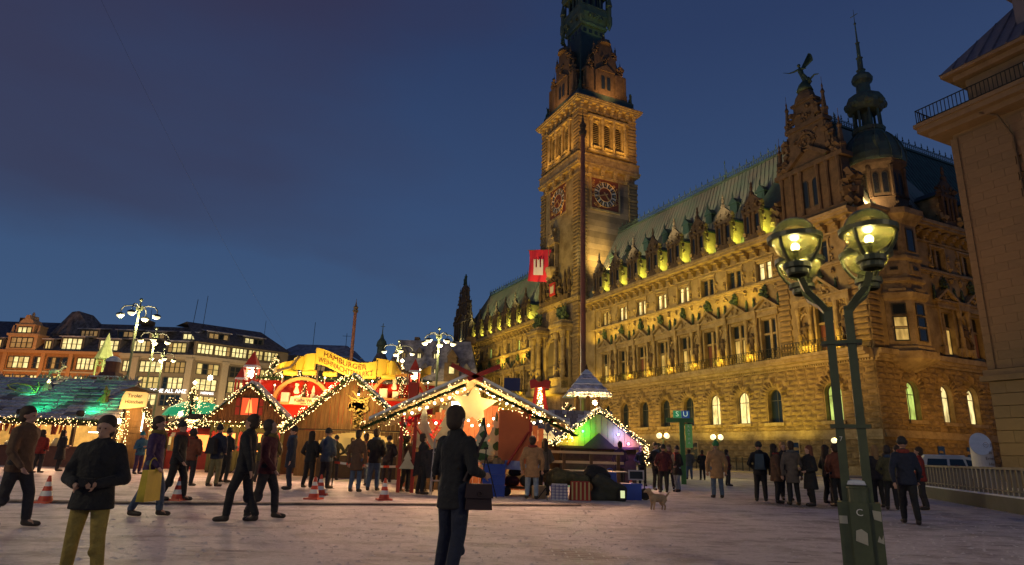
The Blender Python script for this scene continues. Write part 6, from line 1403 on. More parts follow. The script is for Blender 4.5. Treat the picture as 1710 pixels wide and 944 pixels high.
for x, p in ((-4.5, 60), (-1.2, 90), (1.6, 110), (4.2, 50)): lamp('POINT', 'stall_light', (-24.6+x, 33.9, 1.85), p*2.2, (1, .66, .26), .15)
for i, x in enumerate((.5, 3.45)):
    t = thing('green_floodlight', ('left' if i == 0 else 'right')+' of two dark floodlights at the stall roof edge casting green light', 'floodlight', (-24.6+x, 32.45, 2.42)); q = MB(); q.lathe([(.12, 0), (.2, .12), (.17, .28), (.05, .3)], 8); q.build('housing', BLACK, t); q = MB(); q.box(-.12, .12, .12, .16, .08, .26); q.build('lens', M('green_lens', (.1, .6, .4), .3, emit=(.25, 1, .65), es=7), t)
    lamp('SPOT', 'green_light', (-24.6+x+.1, 32.35, 2.85), 150, (.0, 1, .30), .08, (-24.6+x+.35, 33.4, 2.95), 95, 1.0)
lamp('SPOT', 'green_light', (-25.0, 34.0, 3.8), 24, (.05, 1, .35), .06, (-25.5, 34.8, 3.9), 120); lamp('SPOT', 'deer_light', (-24.6, 34.6, 4.2), 60, (1, .8, .35), .06, (-25.0, 35.8, 5.2), 80)
for z in (3.15, 4.2): q = MB(); q.tube([(-6, .9 if z < 3.5 else 2.4, z-.02), (3.6 if z < 3.5 else 3.3, .95 if z < 3.5 else 2.4, z-.06)], .05, 6); q.build('roof_rail', POSTG, stl)
garland('long light garland hanging along the eave of the snowy stall', [(-30.5, 32.5, 2.2), (-24.5, 32.5, 2.22), (-18.9, 32.5, 2.2)], .17, 14, 34, icicle=.12, seed=7)
# roof figures
def beast(lbl, loc, sc_, mat, horns=True, rz=0):
    t = thing('reindeer_figure', lbl, 'figure', loc, rz); q = MB()
    q.tube([(-.5, 0, .75), (-.2, 0, .8), (.2, 0, .78), (.42, 0, .85)], [.17, .22, .2, .17], 10); q.tube([(.4, 0, .88), (.6, 0, 1.15), (.66, 0, 1.25)], [.14, .1, .1], 8); q.tube([(.6, 0, 1.3), (.78, 0, 1.28), (.95, 0, 1.2)], [.1, .09, .05], 8)
    for x, y in ((-.42, -.1), (-.42, .1), (.32, -.1), (.32, .1)): q.tube([(x, y, .7), (x+(.05 if x > 0 else -.06), y, .38), (x, y, .02)], [.08, .045, .035], 6)
    q.tube([(-.6, 0, .85), (-.72, 0, .75)], [.05, .02], 5)
    for k in (-1, 1):
        if horns: q.tube([(.62, k*.05, 1.35), (.5, k*.15, 1.55), (.58, k*.25, 1.75)], [.03, .025, .015], 5); q.tube([(.5, k*.15, 1.55), (.36, k*.2, 1.68)], [.02, .012], 4)
        q.tube([(.56, k*.08, 1.33), (.5, k*.16, 1.36)], [.035, .015], 4)
    q.v = [tuple(c*sc_ for c in p) for p in q.v]; q.build('body', mat, t, smooth=True); return t
beast('pale reindeer figure standing on the ridge of the snowy stall roof', (-25.1, 35.7, 4.45), .62, CREAM)
t = thing('sleigh', 'curved golden sleigh frame lying on the snowy stall roof', 'sleigh', (-25.9, 34.7, 3.55), R(-8)); q = MB()
for y in (-.15, .35): q.tube([(-.9, y, .5), (-.6, y, .3), (0, y, .12), (.6, y, .05), (.95, y, .15), (1.05, y, .45), (.95, y, .65)], .035, 5); q.tube([(-.9, y, .5), (-.3, y, .6), (.5, y, .45), (.9, y, .1)], .03, 5)
for x in (-.7, -.2, .4, .8): q.tube([(x, -.15, .3), (x, .35, .3)], .025, 4)
q.build('runner', M('sleigh_gold', (.5, .42, .12), .5), t)
t = thing('sleigh_bell_figure', 'small carved gnome figure seated beside the sleigh on the stall roof', 'figure', (-24.8, 34.9, 3.75)); q = MB(); q.lathe([(.2, 0), (.25, .2), (.15, .4), (.05, .45)], 8); q.ball((0, 0, .52), .12); q.tube([(0, 0, .6), (.05, 0, .8)], [.08, .01], 5); q.build('body', CREAM, t)
t = thing('carved_elf', 'brown carved elf figure climbing the right end of the snowy roof', 'figure', (-21.0, 33.9, 3.05)); q = MB(); q.lathe([(.12, 0), (.2, .25), (.16, .55), (.06, .65)], 8); q.ball((0, 0, .75), .13); q.tube([(0, 0, .85), (-.05, 0, 1.05)], [.1, .01], 6); q.tube([(-.15, 0, .5), (-.3, -.1, .2)], .05, 5); q.tube([(.15, 0, .5), (.25, -.1, .8)], .05, 5); q.tube([(-.08, 0, .1), (-.2, -.1, -.3)], .06, 5); q.tube([(.08, 0, .1), (.25, -.1, -.3)], .06, 5); q.build('body', WOOD2, t)
# kiosk tower with sign, clutter of stalls in the gap
kt = thing('sign_kiosk', 'narrow honey-wood kiosk tower with cream sign at the end of the snowy stall', 'kiosk', (-18.8, 33.0, 0)); q = MB(); q.box(-.42, .42, 0, .8, 0, 2.95); q.build('body', WOOD2, kt)
for i in range(9): q = MB(); q.box(-.44, .44, -.03, .0, .2+i*.3, .47+i*.3); q.build('plank', WOOD2, kt)
q = MB(); q.prism([(-.75, 2.85), (.55, 3.0), (.6, 3.65), (.45, 3.72), (-.55, 3.75), (-.68, 3.5)], -.15, -.05); sb = q.build('sign_board', M('kiosk_sign', (.8, .6, .25), .6, emit=(1, .65, .2), es=.5), kt); text('Tiroler', .26, M('sign_ink'), sb, 'lettering', (-.04, -.17, 3.52), ext=.004); text('H\u00fcttchen', .24, M('sign_ink'), sb, 'lettering', (-.04, -.17, 3.22), ext=.004); q = MB(); q.tube([(.52, -.1, 1.8), (.52, -.1, 2.7)], .03, 6); q.build('tube_lamp', TUBE, kt); q = MB(); q.prism([(-.8, 3.76), (.7, 3.76), (0, 4.0)], -.3, .9); q.build('roof', DWOOD, kt)
lamp('POINT', 'kiosk_light', (-19.0, 32.1, 2.6), 84.0, (1, .6, .2), .1); garland('light garland wrapped down the sign kiosk', [(-19.15, 32.8, 2.8), (-19.1, 32.8, 1.0)], .2, 8, 60, seed=8, green=False); garland('drooping light chain from the sign kiosk to the small fir', [(-18.3, 32.8, 2.9), (-17.7, 33, 1.9), (-16.6, 34, 2.3), (-14.6, 31.2, 2.2)], .17, 10, 60, seed=9)
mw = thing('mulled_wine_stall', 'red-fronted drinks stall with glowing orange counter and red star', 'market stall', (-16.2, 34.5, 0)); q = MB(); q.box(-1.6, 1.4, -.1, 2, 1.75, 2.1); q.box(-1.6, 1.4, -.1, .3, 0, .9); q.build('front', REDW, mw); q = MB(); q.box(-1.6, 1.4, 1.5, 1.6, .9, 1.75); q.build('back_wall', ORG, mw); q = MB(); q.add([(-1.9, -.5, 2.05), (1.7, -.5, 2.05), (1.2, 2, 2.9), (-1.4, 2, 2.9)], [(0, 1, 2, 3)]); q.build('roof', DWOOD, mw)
q = MB(); star5(q, (-.35, 2.12), .24, .11, -.3, -.2, n=9); q.build('star', M('red_star', (1, .1, .1), .4, emit=(1, .06, .05), es=3.5), mw)
for x in (-1.5, 1.3): q = MB(); q.box(x-.06, x+.06, -.15, .0, 0, 1.8); q.build('post', DWOOD, mw)
lamp('POINT', 'stall_light', (-16.2, 34.6, 1.5), 84.0, (1, .42, .12), .1)
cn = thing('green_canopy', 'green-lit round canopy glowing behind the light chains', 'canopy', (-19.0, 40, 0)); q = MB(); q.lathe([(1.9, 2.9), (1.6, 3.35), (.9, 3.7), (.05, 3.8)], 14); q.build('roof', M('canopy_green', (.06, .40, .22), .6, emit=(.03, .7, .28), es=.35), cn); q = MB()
for k in range(6): a = k*pi/3; q.tube([(1.8*cos(a), 1.8*sin(a), 0), (1.8*cos(a), 1.8*sin(a), 2.9)], .04, 4)
q.build('post', IRON, cn); lamp('POINT', 'canopy_light', (-19.3, 38.8, 2.4), 252.0, (.1, 1, .5), .2)
yw = thing('yellow_awning_stall', 'small stall with yellow awning under straw-coloured roof behind the light chains', 'market stall', (-18.3, 38.2, 0)); q = MB(); q.box(-1.1, 1.1, 0, 1.4, 0, 2.0); q.build('wall', WOOD2, yw); q = MB(); q.add([(-1.2, -.7, 1.9), (1.2, -.7, 1.9), (1.1, 0, 2.25), (-1.1, 0, 2.25)], [(0, 1, 2, 3)]); q.build('awning', YEL, yw); q = MB(); q.box(-1.3, 1.3, -.3, 1.6, 2.3, 2.6, 0, .2, .4); q.build('roof', M('straw', (.45, .3, .1), .9, var=.4), yw); lamp('POINT', 'stall_light', (-18.3, 37.0, 1.6), 105.0, (1, .7, .3), .1)
sa_ = thing('striped_awning', 'steep red and white striped awning between kiosk and light chains', 'awning', (-17.6, 34.6, 0)); 
for i in range(6): q = MB(); q.add([(-.6+i*.2, -.5-.0, 1.6), (-.4+i*.2, -.5, 1.6), (-.7+i*.2, .6, 2.4), (-.9+i*.2, .6, 2.4)], [(0, 1, 2, 3)]); q.build('stripe', REDW if i % 2 else WHITE, sa_)
q = MB(); q.tube([(-.6, -.5, 0), (-.6, -.5, 1.6)], .03, 4); q.tube([(.6, -.5, 0), (.6, -.5, 1.6)], .03, 4); q.build('post', IRON, sa_)
garland('cluster of warm lights on bare branches left of the small fir', [(-20.4, 39, 3.3), (-18.8, 39, 3.4), (-17.3, 38.5, 3.2)], .55, 5, 60, seed=10, green=False)
for i, (x, y, z) in enumerate(((-19.05, 32.2, 2.25), (-17.0, 34.0, 2.75), (-14.35, 31, 4.35), (3.93, 29.6, 3.32+.25))):
    t = thing('glowing_star', ['bright star lamp at the right corner of the snowy stall', 'bright star lamp below the small fir', 'bright star lamp above the left roof end of the red-shuttered hut', 'bright star lamp on top of the yellow gable at right'][i], 'star lamp', (x, y, z)); q = MB(); star5(q, (0, 0), .13, .05, -.05, .05, n=8); q.octa((0, -.02, 0), .07); q.build('star', STARB, t); q = MB(); q.tube([(0, 0, 0), (0, .2, -.3)], .01, 4); q.build('stem', IRON, t)
# ------------------------------------------------------------------ stage hut in the middle
sh_ = thing('stage_hut', 'open-fronted stage hut with big white star and tree cut-outs under strings of bulbs', 'market hut', (-1.2, 20.5, 0))
w, ze, za = 5.9, 2.14, 3.5
hut_roof(sh_, w, ze, za, -.15, 3.6, .18, .08, M('roof_boards', (.50, .36, .18), .8, var=.3, vs=2, stretch=(1, 6, 1)))
for i in range(24):
    x = -2.5+i*5/24; q = MB(); top_ = 2.0+1.25*(1-abs(x+.1)/2.7); q.box(x+.006, x+5/24-.006, 3.3, 3.33, 0, top_); q.build('plank', M('salmon_planks', (.50, .16, .08), .8, var=.3, vs=3), sh_)
q = MB()
for x in (-1.68, 1.9, -2.1): q.box(x-.05, x+.05, -.05, .05, 0, 2.25); q.build('post', REDW, sh_); q = MB()
q.tube([(-1.68, -.02, 2.0), (-1.2, -.02, 1.35)], .05, 4); q.build('brace', REDW, sh_); q = MB(); q.tube([(1.85, -.05, 1.9), (1.2, -.2, .9)], .04, 4); q.build('brace', REDW, sh_); q = MB(); q.box(-2.4, 2.4, -.04, .04, 2.5, 2.58) if False else None
for k in (-1, 1): q.cbox((.13+k*.27, -.2, 3.68), (1.1, .06, .14), M4=Matrix.Rotation(-k*R(24), 4, 'Y'))
q.build('frame', REDW, sh_)
q = MB(); q.box(.92, 1.86, -.06, -.02, .95, 2.55); q.build('orange_panel', ORANGE, sh_)
for (cx0, zb, h, w0, y, lv, nm) in ((-1.47, 1.35, 1.3, .44, .3, 3, 'a'), (-.72, 1.2, 1.6, .6, .6, 4, 'b'), (.42, .95, 1.35, .5, -.1, 4, 'c'), (.84, .8, 1.75, .52, .15, 4, 'd'), (-1.85, .7, .55, .25, -.1, 2, 'e')):
    q = MB(); P = [(cx0-w0*.95, zb)]; R_ = []
    for i in range(lv):
        z0_ = zb+h*i/lv; z1_ = zb+h*(i+1)/lv; a = w0*(1-i/lv); b = w0*(1-(i+1)/lv)*.62
        q.prism([(cx0-a, z0_), (cx0+a, z0_), (cx0+b, z1_+.002), (cx0-b, z1_+.002)], y, y+.025)
    tc_ = q.build('tree_cutout', CREAM, sh_)
    q = MB(); rg = random.Random(ord(nm))
    if nm != 'e' :
        for i in range(lv if nm in 'cd' else 1):
            z0_ = zb+h*(i+.5)/lv; a = w0*(1-(i+.5)/lv)*.75; P = []
            for k in range(12): an = 2*pi*k/12; rr = rg.uniform(.6, 1.1); P.append((cx0+a*.15+a*rr*cos(an)*(.8 if nm in 'cd' else .35), z0_+.12*rr*sin(an)*(1.2 if nm in 'cd' else .6)))
            q.prism(P, y-.008, y-.002)
        q.build('green_patch', M('cutout_green', (.035, .09, .03), .8), tc_)
q = MB(); star5(q, (.05, 2.72), .82, .36, .9, .93, rot=R(-5)); q.build('star_cutout', CREAM, sh_)
q = MB(); q.box(-.68, .02, 1.0, 1.05, 2.55, 2.85); q.build('light_panel', M('panel_light', (1, 1, 1), .4, emit=(1, .88, .6), es=8, lum_none=True), sh_)
q = MB(); rg = random.Random(8)
for (a, b, n_, sg_) in (((-2.2, .2, 2.35), (-.1, .15, 3.3), 9, .1), ((.2, .15, 3.3), (2.3, .2, 2.45), 10, .1), ((-1.9, 1.5, 2.2), (.0, 1.5, 2.35), 7, .1), ((.6, 1.5, 2.4), (2.4, 1.2, 2.35), 8, .1), ((-.1, .8, 2.1), (.7, .8, 2.2), 3, .05)):
    a, b = Vector(a), Vector(b)
    for i in range(n_): t_ = (i+.5)/n_; p = a.lerp(b, t_)-Vector((0, 0, sg_*4*t_*(1-t_)+rg.uniform(0, .06))); q.ball(tuple(p), .04, n=6, k=4)
q.build('string_bulb', STARB, sh_, kind='stuff')
for i, (x, z) in enumerate(((-.85, 2.72), (-.52, 3.05), (.62, 3.0), (.95, 2.6), (.3, 2.2), (-1.3, 2.3))): q = MB(); q.ball((x, .3, z), .075, n=10, k=6); q.build('bauble', M('gold_bauble', (.8, .55, .2), .2, metal=.9), sh_, smooth=True)
for x, y, z, p in ((-.6, .9, 2.7, 62), (1.1, .6, 2.6, 45), (-1.6, 1.0, 2.2, 32), (0, 2.3, 2.5, 50), (.4, .3, 3.1, 15)): lamp('POINT', 'stage_light', (-1.2+x, 20.5+y, z), p*2.0, (1, .64, .24), .06)
q = MB(); rg = random.Random(1)
for i in range(60): q.ball((-1.6+rg.uniform(-.9, .6), 1.9+rg.uniform(0, .6), 1.6+rg.uniform(-.1, .75)), rg.uniform(.035, .08), n=6, k=4)
q.build('red_baubles', M('red_bauble', (.6, .02, .03), .25), sh_, kind='stuff'); q = MB(); q.box(-2.2, -.6, 2.0, 2.6, 0, 1.5); q.build('goods_shelf', DWOOD, sh_)
garland('thick fir garland along the left roof edge of the stage hut', [(-4.5, 20.22, 1.86), (-3.0, 20.18, 2.54), (-1.35, 20.18, 3.28)], .2, 34, 26, seed=11, br=.014)
garland('thick fir garland down the right roof edge of the stage hut', [(-1.05, 20.18, 3.28), (.5, 20.18, 2.56), (2.1, 20.22, 1.82)], .2, 34, 26, seed=12, br=.014)
garland('fir garland hanging on the stage hut left post', [(-3.25, 20.5, 2.1), (-3.2, 20.6, 1.3)], .12, 20, 20, seed=13, br=.013)
garland('fir garland hooped across the right side of the stage hut', [(.7, 20.4, 2.35), (1.8, 20.4, 2.25)], .14, 20, 14, seed=14, br=.013)
bw = thing('red_bow', 'red ribbon bow with trailing lit tails beside the stage hut roof', 'bow', (1.0, 21.0, 2.62), 0); q = MB()
for k in (-1, 1): q.prism([(0, .78), (k*.3, .66), (k*.34, .92), (k*.18, .98), (0, .86)], -.08, .08); q.prism([(k*.04, .76), (k*.16, .72), (k*.22, .3), (k*.3, -.1), (k*.5, -.45), (k*.36, -.42), (k*.16, .0), (k*.08, .4)], -.05, .0)
q.box(-.08, .08, -.1, .1, .72, .9); q.build('ribbon', M('ribbon_red', (.55, .03, .015), .45), bw); q = MB()
rg = random.Random(5)
for i in range(120): z = rg.uniform(-.2, .7); q.octa((rg.uniform(-1, 1)*(.05+.1*(.7-z)), -.1, z), .016)
q.build('bulbs', BULB, bw, kind='stuff')
bd = thing('blue_banner', 'small dark blue banner hanging beside the stage hut gable', 'banner', (.1, 22.3, 3.35)); q = MB(); q.box(-.28, .28, 0, .03, -.02, .42); q.build('cloth', M('blue_cloth', (.03, .04, .12), .7), bd)
# ------------------------------------------------------------------ huts right of the stage
gz = thing('pyramid_turret', 'wooden lantern turret with steep snowy pyramid roof in front of the town hall', 'turret', (4.1, 34.2, 0)); q = MB(); q.box(-.62, .62, -.62, .62, 2.4, 3.3)
for k in (-1, 1):
    for j in (-1, 1): q.box(k*.55-.07, k*.55+.07, j*.55-.07, j*.55+.07, 3.3, 4.3)
q.box(-.1, .1, -.62, -.5, 3.3, 4.3); q.build('body', WOOD2, gz)
n_t = 5
for i in range(n_t):
    r0 = 1.12*(1-i/n_t)+.06; r1 = 1.12*(1-(i+1)/n_t)+.0; z0_ = 4.28+i*.29; q = MB()
    q.lathe([(r0*1.414, z0_-.05), (r0*1.414, z0_), (max(.01, r1*1.414), z0_+.28)], 4, a0=pi/4); q.build('roof_tier', [SNOW if i % 2 == 0 else SHM[0].materials[0]][0], gz)
q = MB(); q.lathe([(.07, 5.6), (.08, 5.72), (.01, 5.95)], 6); q.build('finial', DWOOD, gz)
lamp('POINT', 'turret_light', (4.1, 33.9, 3.9), 29.4, (1, .6, .2), .08); lamp('POINT', 'turret_green', (3.6, 34.0, 3.7), 5, (.3, 1, .3), .05)
garland('light ring round the eaves of the pyramid turret', [(2.98, 33.05, 4.26), (5.22, 33.05, 4.26)], .1, 6, 90, seed=15); garland('light garland below the pyramid turret at left', [(2.6, 33, 3.0), (3.2, 33, 3.7)], .25, 6, 70, seed=16)
hr = thing('shingled_hut', 'low hut with rows of dark shingles and cream cloud sign, left of the yellow gable', 'market hut', (2.9, 31.5, 0)); q = MB(); q.add([(-2.6, -1, 1.9), (2.2, -1, 1.9), (2.0, 1.2, 3.4), (-.8, 1.2, 3.4), (2.0, 3, 2), (-2, 3, 2)], [(0, 1, 2, 3), (3, 2, 4, 5), (0, 3, 5)]); q.build('roof', DWOOD, hr)
for i in range(7):
    z = 1.93+i*.21; y = -1.02+i*.31; x = -2.6+i*.27; rg = random.Random(i)
    while x < 2.0: w_ = rg.uniform(.25, .45); o = obj('shingle', SHM[rg.choice([1, 2, 2])], hr, (x, y, z), scale=(w_-.02, .34, .04)); o.rotation_euler = (math.atan2(1.5, 2.2), 0, 0); x += w_
q = MB(); q.box(-2.2, 1.9, -.5, 2.5, 0, 1.95); q.build('wall', WOOD, hr)
cs = thing('cloud_sign', 'glowing cream cloud-shaped sign on the low shingled hut', 'sign', (1.55, 29.9, 2.05)); q = MB(); P = [(.55*cos(2*pi*k/24)*(1+.06*cos(8*2*pi*k/24)), .28*sin(2*pi*k/24)*(1+.08*cos(8*2*pi*k/24))) for k in range(24)]; q.prism(P, -.04, .04); sb = q.build('sign_board', M('cloud_cream', (.85, .65, .3), .5, emit=(1, .72, .3), es=.7), cs); text('Handwerk', .2, M('sign_ink'), sb, 'lettering', (0, -.06, .06), ext=.004); text('Markt', .14, M('sign_ink'), sb, 'lettering', (0, -.06, -.12), ext=.004)
garland('light chain under the shingled hut roof', [(.6, 30.0, 1.75), (3.0, 30.0, 1.95)], .13, 10, 60, seed=17)
yg = thing('yellow_gable_hut', 'gabled hut with yellow front lit green, blue and violet behind the equipment', 'market hut', (4.15, 30, 0)); YP = M('yellow_gable', (.62, .50, .12), .7, var=.15, vs=2)
plank_gable(yg, 3.9, 1.72, 3.16, 1.6, 0, YP, 15); hut_roof(yg, 3.9, 1.72, 3.16, -.35, 2.5, .15)
q = MB(); q.prism([(-.75, 1.62), (.75, 1.62), (0, 2.25)], -.09, -.04); q.box(-1.8, 1.8, -.1, .0, 1.55, 1.66); q.build('inner_gable', DWOOD, yg); q = MB(); q.box(-1.7, 1.7, .1, 2, 0, 1.6); q.build('wall', DWOOD, yg)
for x, z, c_, p in ((-.75, 2.3, (.02, 1, .12), 16), (.85, 2.2, (.12, .15, 1), 26), (-1.25, 2.0, (1, .75, .1), 8), (1.3, 1.8, (.6, .2, 1), 12)): lamp('POINT', 'gable_spot', (4.15+x, 29.7, z), p*1.8, c_, .05); q = MB(); q.ball((x, -.22, z), .045, n=6); q.build('spot_lamp', M('gel_%d' % int(p), (.5, .5, .5), .4, emit=c_, es=12, lum_none=True), yg)
garland('light garland up the left slope of the yellow gable', [(1.95, 29.55, 1.65), (4.12, 29.55, 3.3)], .12, 14, 42, seed=18); garland('light garland down the right slope of the yellow gable', [(4.18, 29.55, 3.3), (6.35, 29.55, 1.65)], .12, 14, 42, seed=19); garland('hanging light strand at the right corner of the yellow gable', [(6.2, 29.6, 1.7), (6.25, 29.6, .9)], .12, 5, 60, seed=20, green=False)
q = MB(); q.tube([(0, 0, 0), (0, 0, 0.01)], .01, 4)
for x, y, z, p in ((-22, 31.9, 2.3, 330), (-16.5, 31.5, 2.6, 260), (-12.2, 29.3, 3.3, 330), (-7, 27.2, 3.2, 380), (-2.6, 19.6, 2.5, 150), (1.0, 19.4, 2.5, 150), (4.2, 28.4, 2.9, 330)): lamp('SPOT', 'ground_fill_spot', (x, y-.2, z), p*2.6, (1, .55, .30), .5, (x, y-9, 0), 120, .7)  # unseen spots added in front of the huts to brighten the snowy ground
# leafless shrubbery on the far left above the stall
t = thing('bare_tree', 'dark leafless tree crowns above the snowy stall at the far left', 'tree', (-37.0, 46, 0)); q = MB(); rg = random.Random(12)
q.tube([(0, 0, 0), (0, 0, 4)], .2, 6); q.build('trunk', DWOOD, t); q = MB()
for i in range(900): a = rg.uniform(-5.5, 3.8); h = 6.8-.28*(a+5.5)+rg.uniform(-2.2, .4)-(.25*a if a > 0 else 0); p = Vector((a, rg.uniform(-1, 1), h)); q.cbox(tuple(p), (rg.uniform(.1, .3), .05, rg.uniform(.08, .2)), M4=Matrix.Rotation(rg.uniform(0, 3), 4, 'Y'))
for i in range(60): a = rg.uniform(-5, 3.5); q.tube([(a*.3, 0, 3.2), (a*.8, 0, 5), (a, 0, 6.4-.28*(a+5))], [.05, .03, .01], 4)
q.build('crown', M('dark_twigs', (.06, .05, .045), .9), t)
PEOPLE = [
    (-18.95, 28.28, 150, 'E', 1.66, 'black', 'black', 'hairlong', 'woman with long dark hair standing at the food stall counter'),
    (-18.4, 26.26, 170, 'B', 1.62, 'red', 'dark', 'hood', 'person in red hooded jacket at the food stall'),
    (-18.13, 25.03, 175, 'B', 1.74, 'dark', 'dark', 'hairshort', 'dark-coated person at the far left end of the stall counter'),
    (-7.35, 10.1, 90, 'D', 1.72, 'brown', 'dark', 'hairshort', 'person in brown coat walking at the left edge of the picture'),
    (-15.21, 27.6, 60, 'C', 1.66, 'blue', 'purple', 'hatteal', 'person in teal knit hat and blue jacket holding a cup'),
    (-13.44, 25.57, -90, 'A', 1.82, 'grey', 'black', 'hairshort', 'tall person in long grey coat facing the teal-hatted one'),
    (-6.37, 12.06, 90, 'D', 1.7, 'purple', 'jeans', 'hairshort', 'walker in dark violet jacket with blue trousers carrying a yellow bag'),
    (-7.6, 15.43, 90, 'D', 1.74, 'black', 'black', 'beanie', 'dark walker beside the second traffic cone'),
    (-9.83, 20.74, 170, 'B', 1.7, 'rust', 'dark', 'hood', 'person in rust-coloured hooded jacket between the cones'),
    (-9.06, 20.8, 160, 'B', 1.84, 'navy', 'khaki', 'beanie', 'man in dark jacket and khaki trousers seen from behind'),
    (-9.78, 23.26, 150, 'C', 1.8, 'black', 'black', 'beanie', 'person in dark beanie beside the khaki-trousered man'),
    (-4.51, 11.55, -90, 'D', 1.76, 'black', 'black', 'hairshort', 'black-clad walker in front of the red-shuttered hut'),
    (-4.37, 12.2, 90, 'D', 1.7, 'maroon', 'dark', 'hood', 'walker in maroon coat in front of the red-shuttered hut'),
    (-8.79, 23.88, 180, 'B', 1.64, 'olive', 'dark', 'hairlight', 'fair-haired person at the red-shuttered hut window'),
    (-8.74, 24.92, 175, 'B', 1.7, 'olive', 'dark', 'beanie', 'person in olive jacket and cap at the hut window'),
    (-6.61, 20.37, -70, 'A', 1.84, 'navy', 'navy', 'beanie', 'man in dark beanie standing sideways at the junction of the two huts'),
    (-6.36, 21.54, 160, 'B', 1.74, 'black', 'black', 'hairlong', 'dark figure left of the blue-coated man'),
    (-5.81, 21.47, 150, 'B', 1.84, 'bluegrey', 'dark', 'beanie', 'tall man in blue-grey coat and beanie behind the twin cones'),
    (-7.02, 27.18, 180, 'G', 1.74, 'olive', 'dark', 'beanie', 'person with hand on hip facing the serving hatch'),
    (-7.27, 31.09, 180, 'B', 1.72, 'dark', 'dark', 'hairshort', 'person at the serving hatch left of the couple in jeans'),
    (-4.53, 20.13, 170, 'A', 1.78, 'brown', 'jeans', 'hairshort', 'person in brown jacket and jeans by the red and white tape'),
    (-5.02, 23.44, -150, 'B', 1.76, 'rust', 'jeans', 'hairshort', 'person in reddish jacket half hidden in the hatch queue'),
    (-4.15, 20.94, 178, 'B', 1.86, 'black', 'jeans', 'hairshort', 'broad man in black jacket and jeans seen from behind'),
    (-4.73, 26.44, 185, 'B', 1.76, 'dark', 'dark', 'beanie', 'dark person right of the broad man in jeans'),
    (-5.03, 29.85, 170, 'A', 1.68, 'pale', 'dark', 'hairlight', 'person in pale jacket at the right end of the queue'),
    (-3.13, 20.8, 140, 'B', 1.7, 'brown', 'black', 'hairshort', 'dark-haired person beside the film crew'),
    (-2.51, 19.89, 120, 'C', 1.72, 'black', 'black', 'hairshort', 'crew member in black left of the equipment stand'),
    (-2.21, 21.23, 160, 'B', 1.7, 'maroon', 'black', 'beanie', 'crew member close behind the near dark-jacketed man'),
    (0.73, 19.17, 175, 'A', 1.72, 'tan', 'lightjeans', 'hairshort', 'person in tan quilted coat seen from behind beside the orange panel'),
    (1.17, 20.94, 200, 'B', 1.7, 'greyb', 'dark', 'hairlong', 'grey-jacketed person right of the tan quilted coat'),
    (4.41, 25.95, -170, 'B', 1.78, 'purple', 'black', 'hairshort', 'dark violet-lit figure before the yellow gable hut'),
    (6.02, 29.64, 0, 'B', 1.74, 'black', 'black', 'hood', 'black-clad person at the left of the chatting group near the station sign'),
    (5.9, 26.28, 20, 'B', 1.78, 'black', 'black', 'hairshort', 'tall dark person second from left in the group near the station sign'),
    (5.8, 24.67, 180, 'B', 1.68, 'maroon', 'black', 'beanie', 'person in dark maroon jacket with back turned in the group near the sign'),
    (6.73, 27.57, -20, 'B', 1.74, 'rust', 'black', 'hairlight', 'fair-haired person in the group near the sign'),
    (6.48, 25.36, -60, 'E2', 1.66, 'black', 'lightjeans', 'beanie', 'woman in fur-collared black coat and pale jeans in the group near the sign'),
    (11.1, 40.49, 170, 'B', 1.74, 'grey', 'jeans', 'hairshort', 'small distant person in grey jacket and jeans left of the twin lantern'),
    (11.77, 40.06, 175, 'B', 1.72, 'black', 'black', 'hairshort', 'small distant person in black right of the station sign'),
    (7.01, 22.25, 175, 'A', 1.8, 'tan', 'jeans', 'hatgreen', 'person in green knit hat, teal hood and tan jacket'),
    (10.71, 32.27, 90, 'B', 1.68, 'maroon', 'dark', 'hairlong', 'dark person just right of the green-hatted one'),
    (7.99, 21.01, 160, 'B', 1.78, 'black', 'black', 'beanie', 'black-clad person with blue backpack at the left of the right-hand group'),
    (8.23, 20.36, 90, 'E2', 1.72, 'brown', 'black', 'hairlong', 'woman in brown dress coat with shoulder bag in the right-hand group'),
    (9.18, 21.99, -10, 'B', 1.82, 'black', 'black', 'hairlight', 'person in black behind the woman with shoulder bag'),
    (8.46, 19.75, 175, 'A', 1.8, 'greyb', 'black', 'hairshort', 'man in long grey-brown coat seen from behind in the right-hand group'),
    (8.85, 19.45, -80, 'E', 1.68, 'black', 'black', 'hairauburn', 'woman with auburn hair in long black coat at the right of the group'),
    (10.03, 20.78, 100, 'B', 1.74, 'black', 'black', 'hairlong', 'dark person half hidden by the near green lamp post'),
    (9.79, 19.78, -170, 'B', 1.76, 'rust', 'black', 'hairshort', 'person in rust jacket just right of the lamp post'),
    (10.97, 19.75, 175, 'B', 1.74, 'dark', 'black', 'hairlight', 'fair-haired person in the dark crowd right of the lamp post'),
    (10.86, 18.9, 150, 'B', 1.72, 'olive', 'black', 'hood', 'person in olive hood in the dark crowd at the right'),
    (8.76, 14.62, 160, 'D', 1.8, 'navy', 'black', 'beanie', 'tall walker nearest the camera in the dark crowd at the right'),
    (12.14, 20.6, -160, 'B', 1.78, 'black', 'black', 'hairshort', 'black-clad person at the middle of the dark right-hand crowd'),
    (11.98, 19.27, -120, 'B', 1.72, 'red', 'dark', 'hairshort', 'person in dark red jacket beside the stair railing'),
]
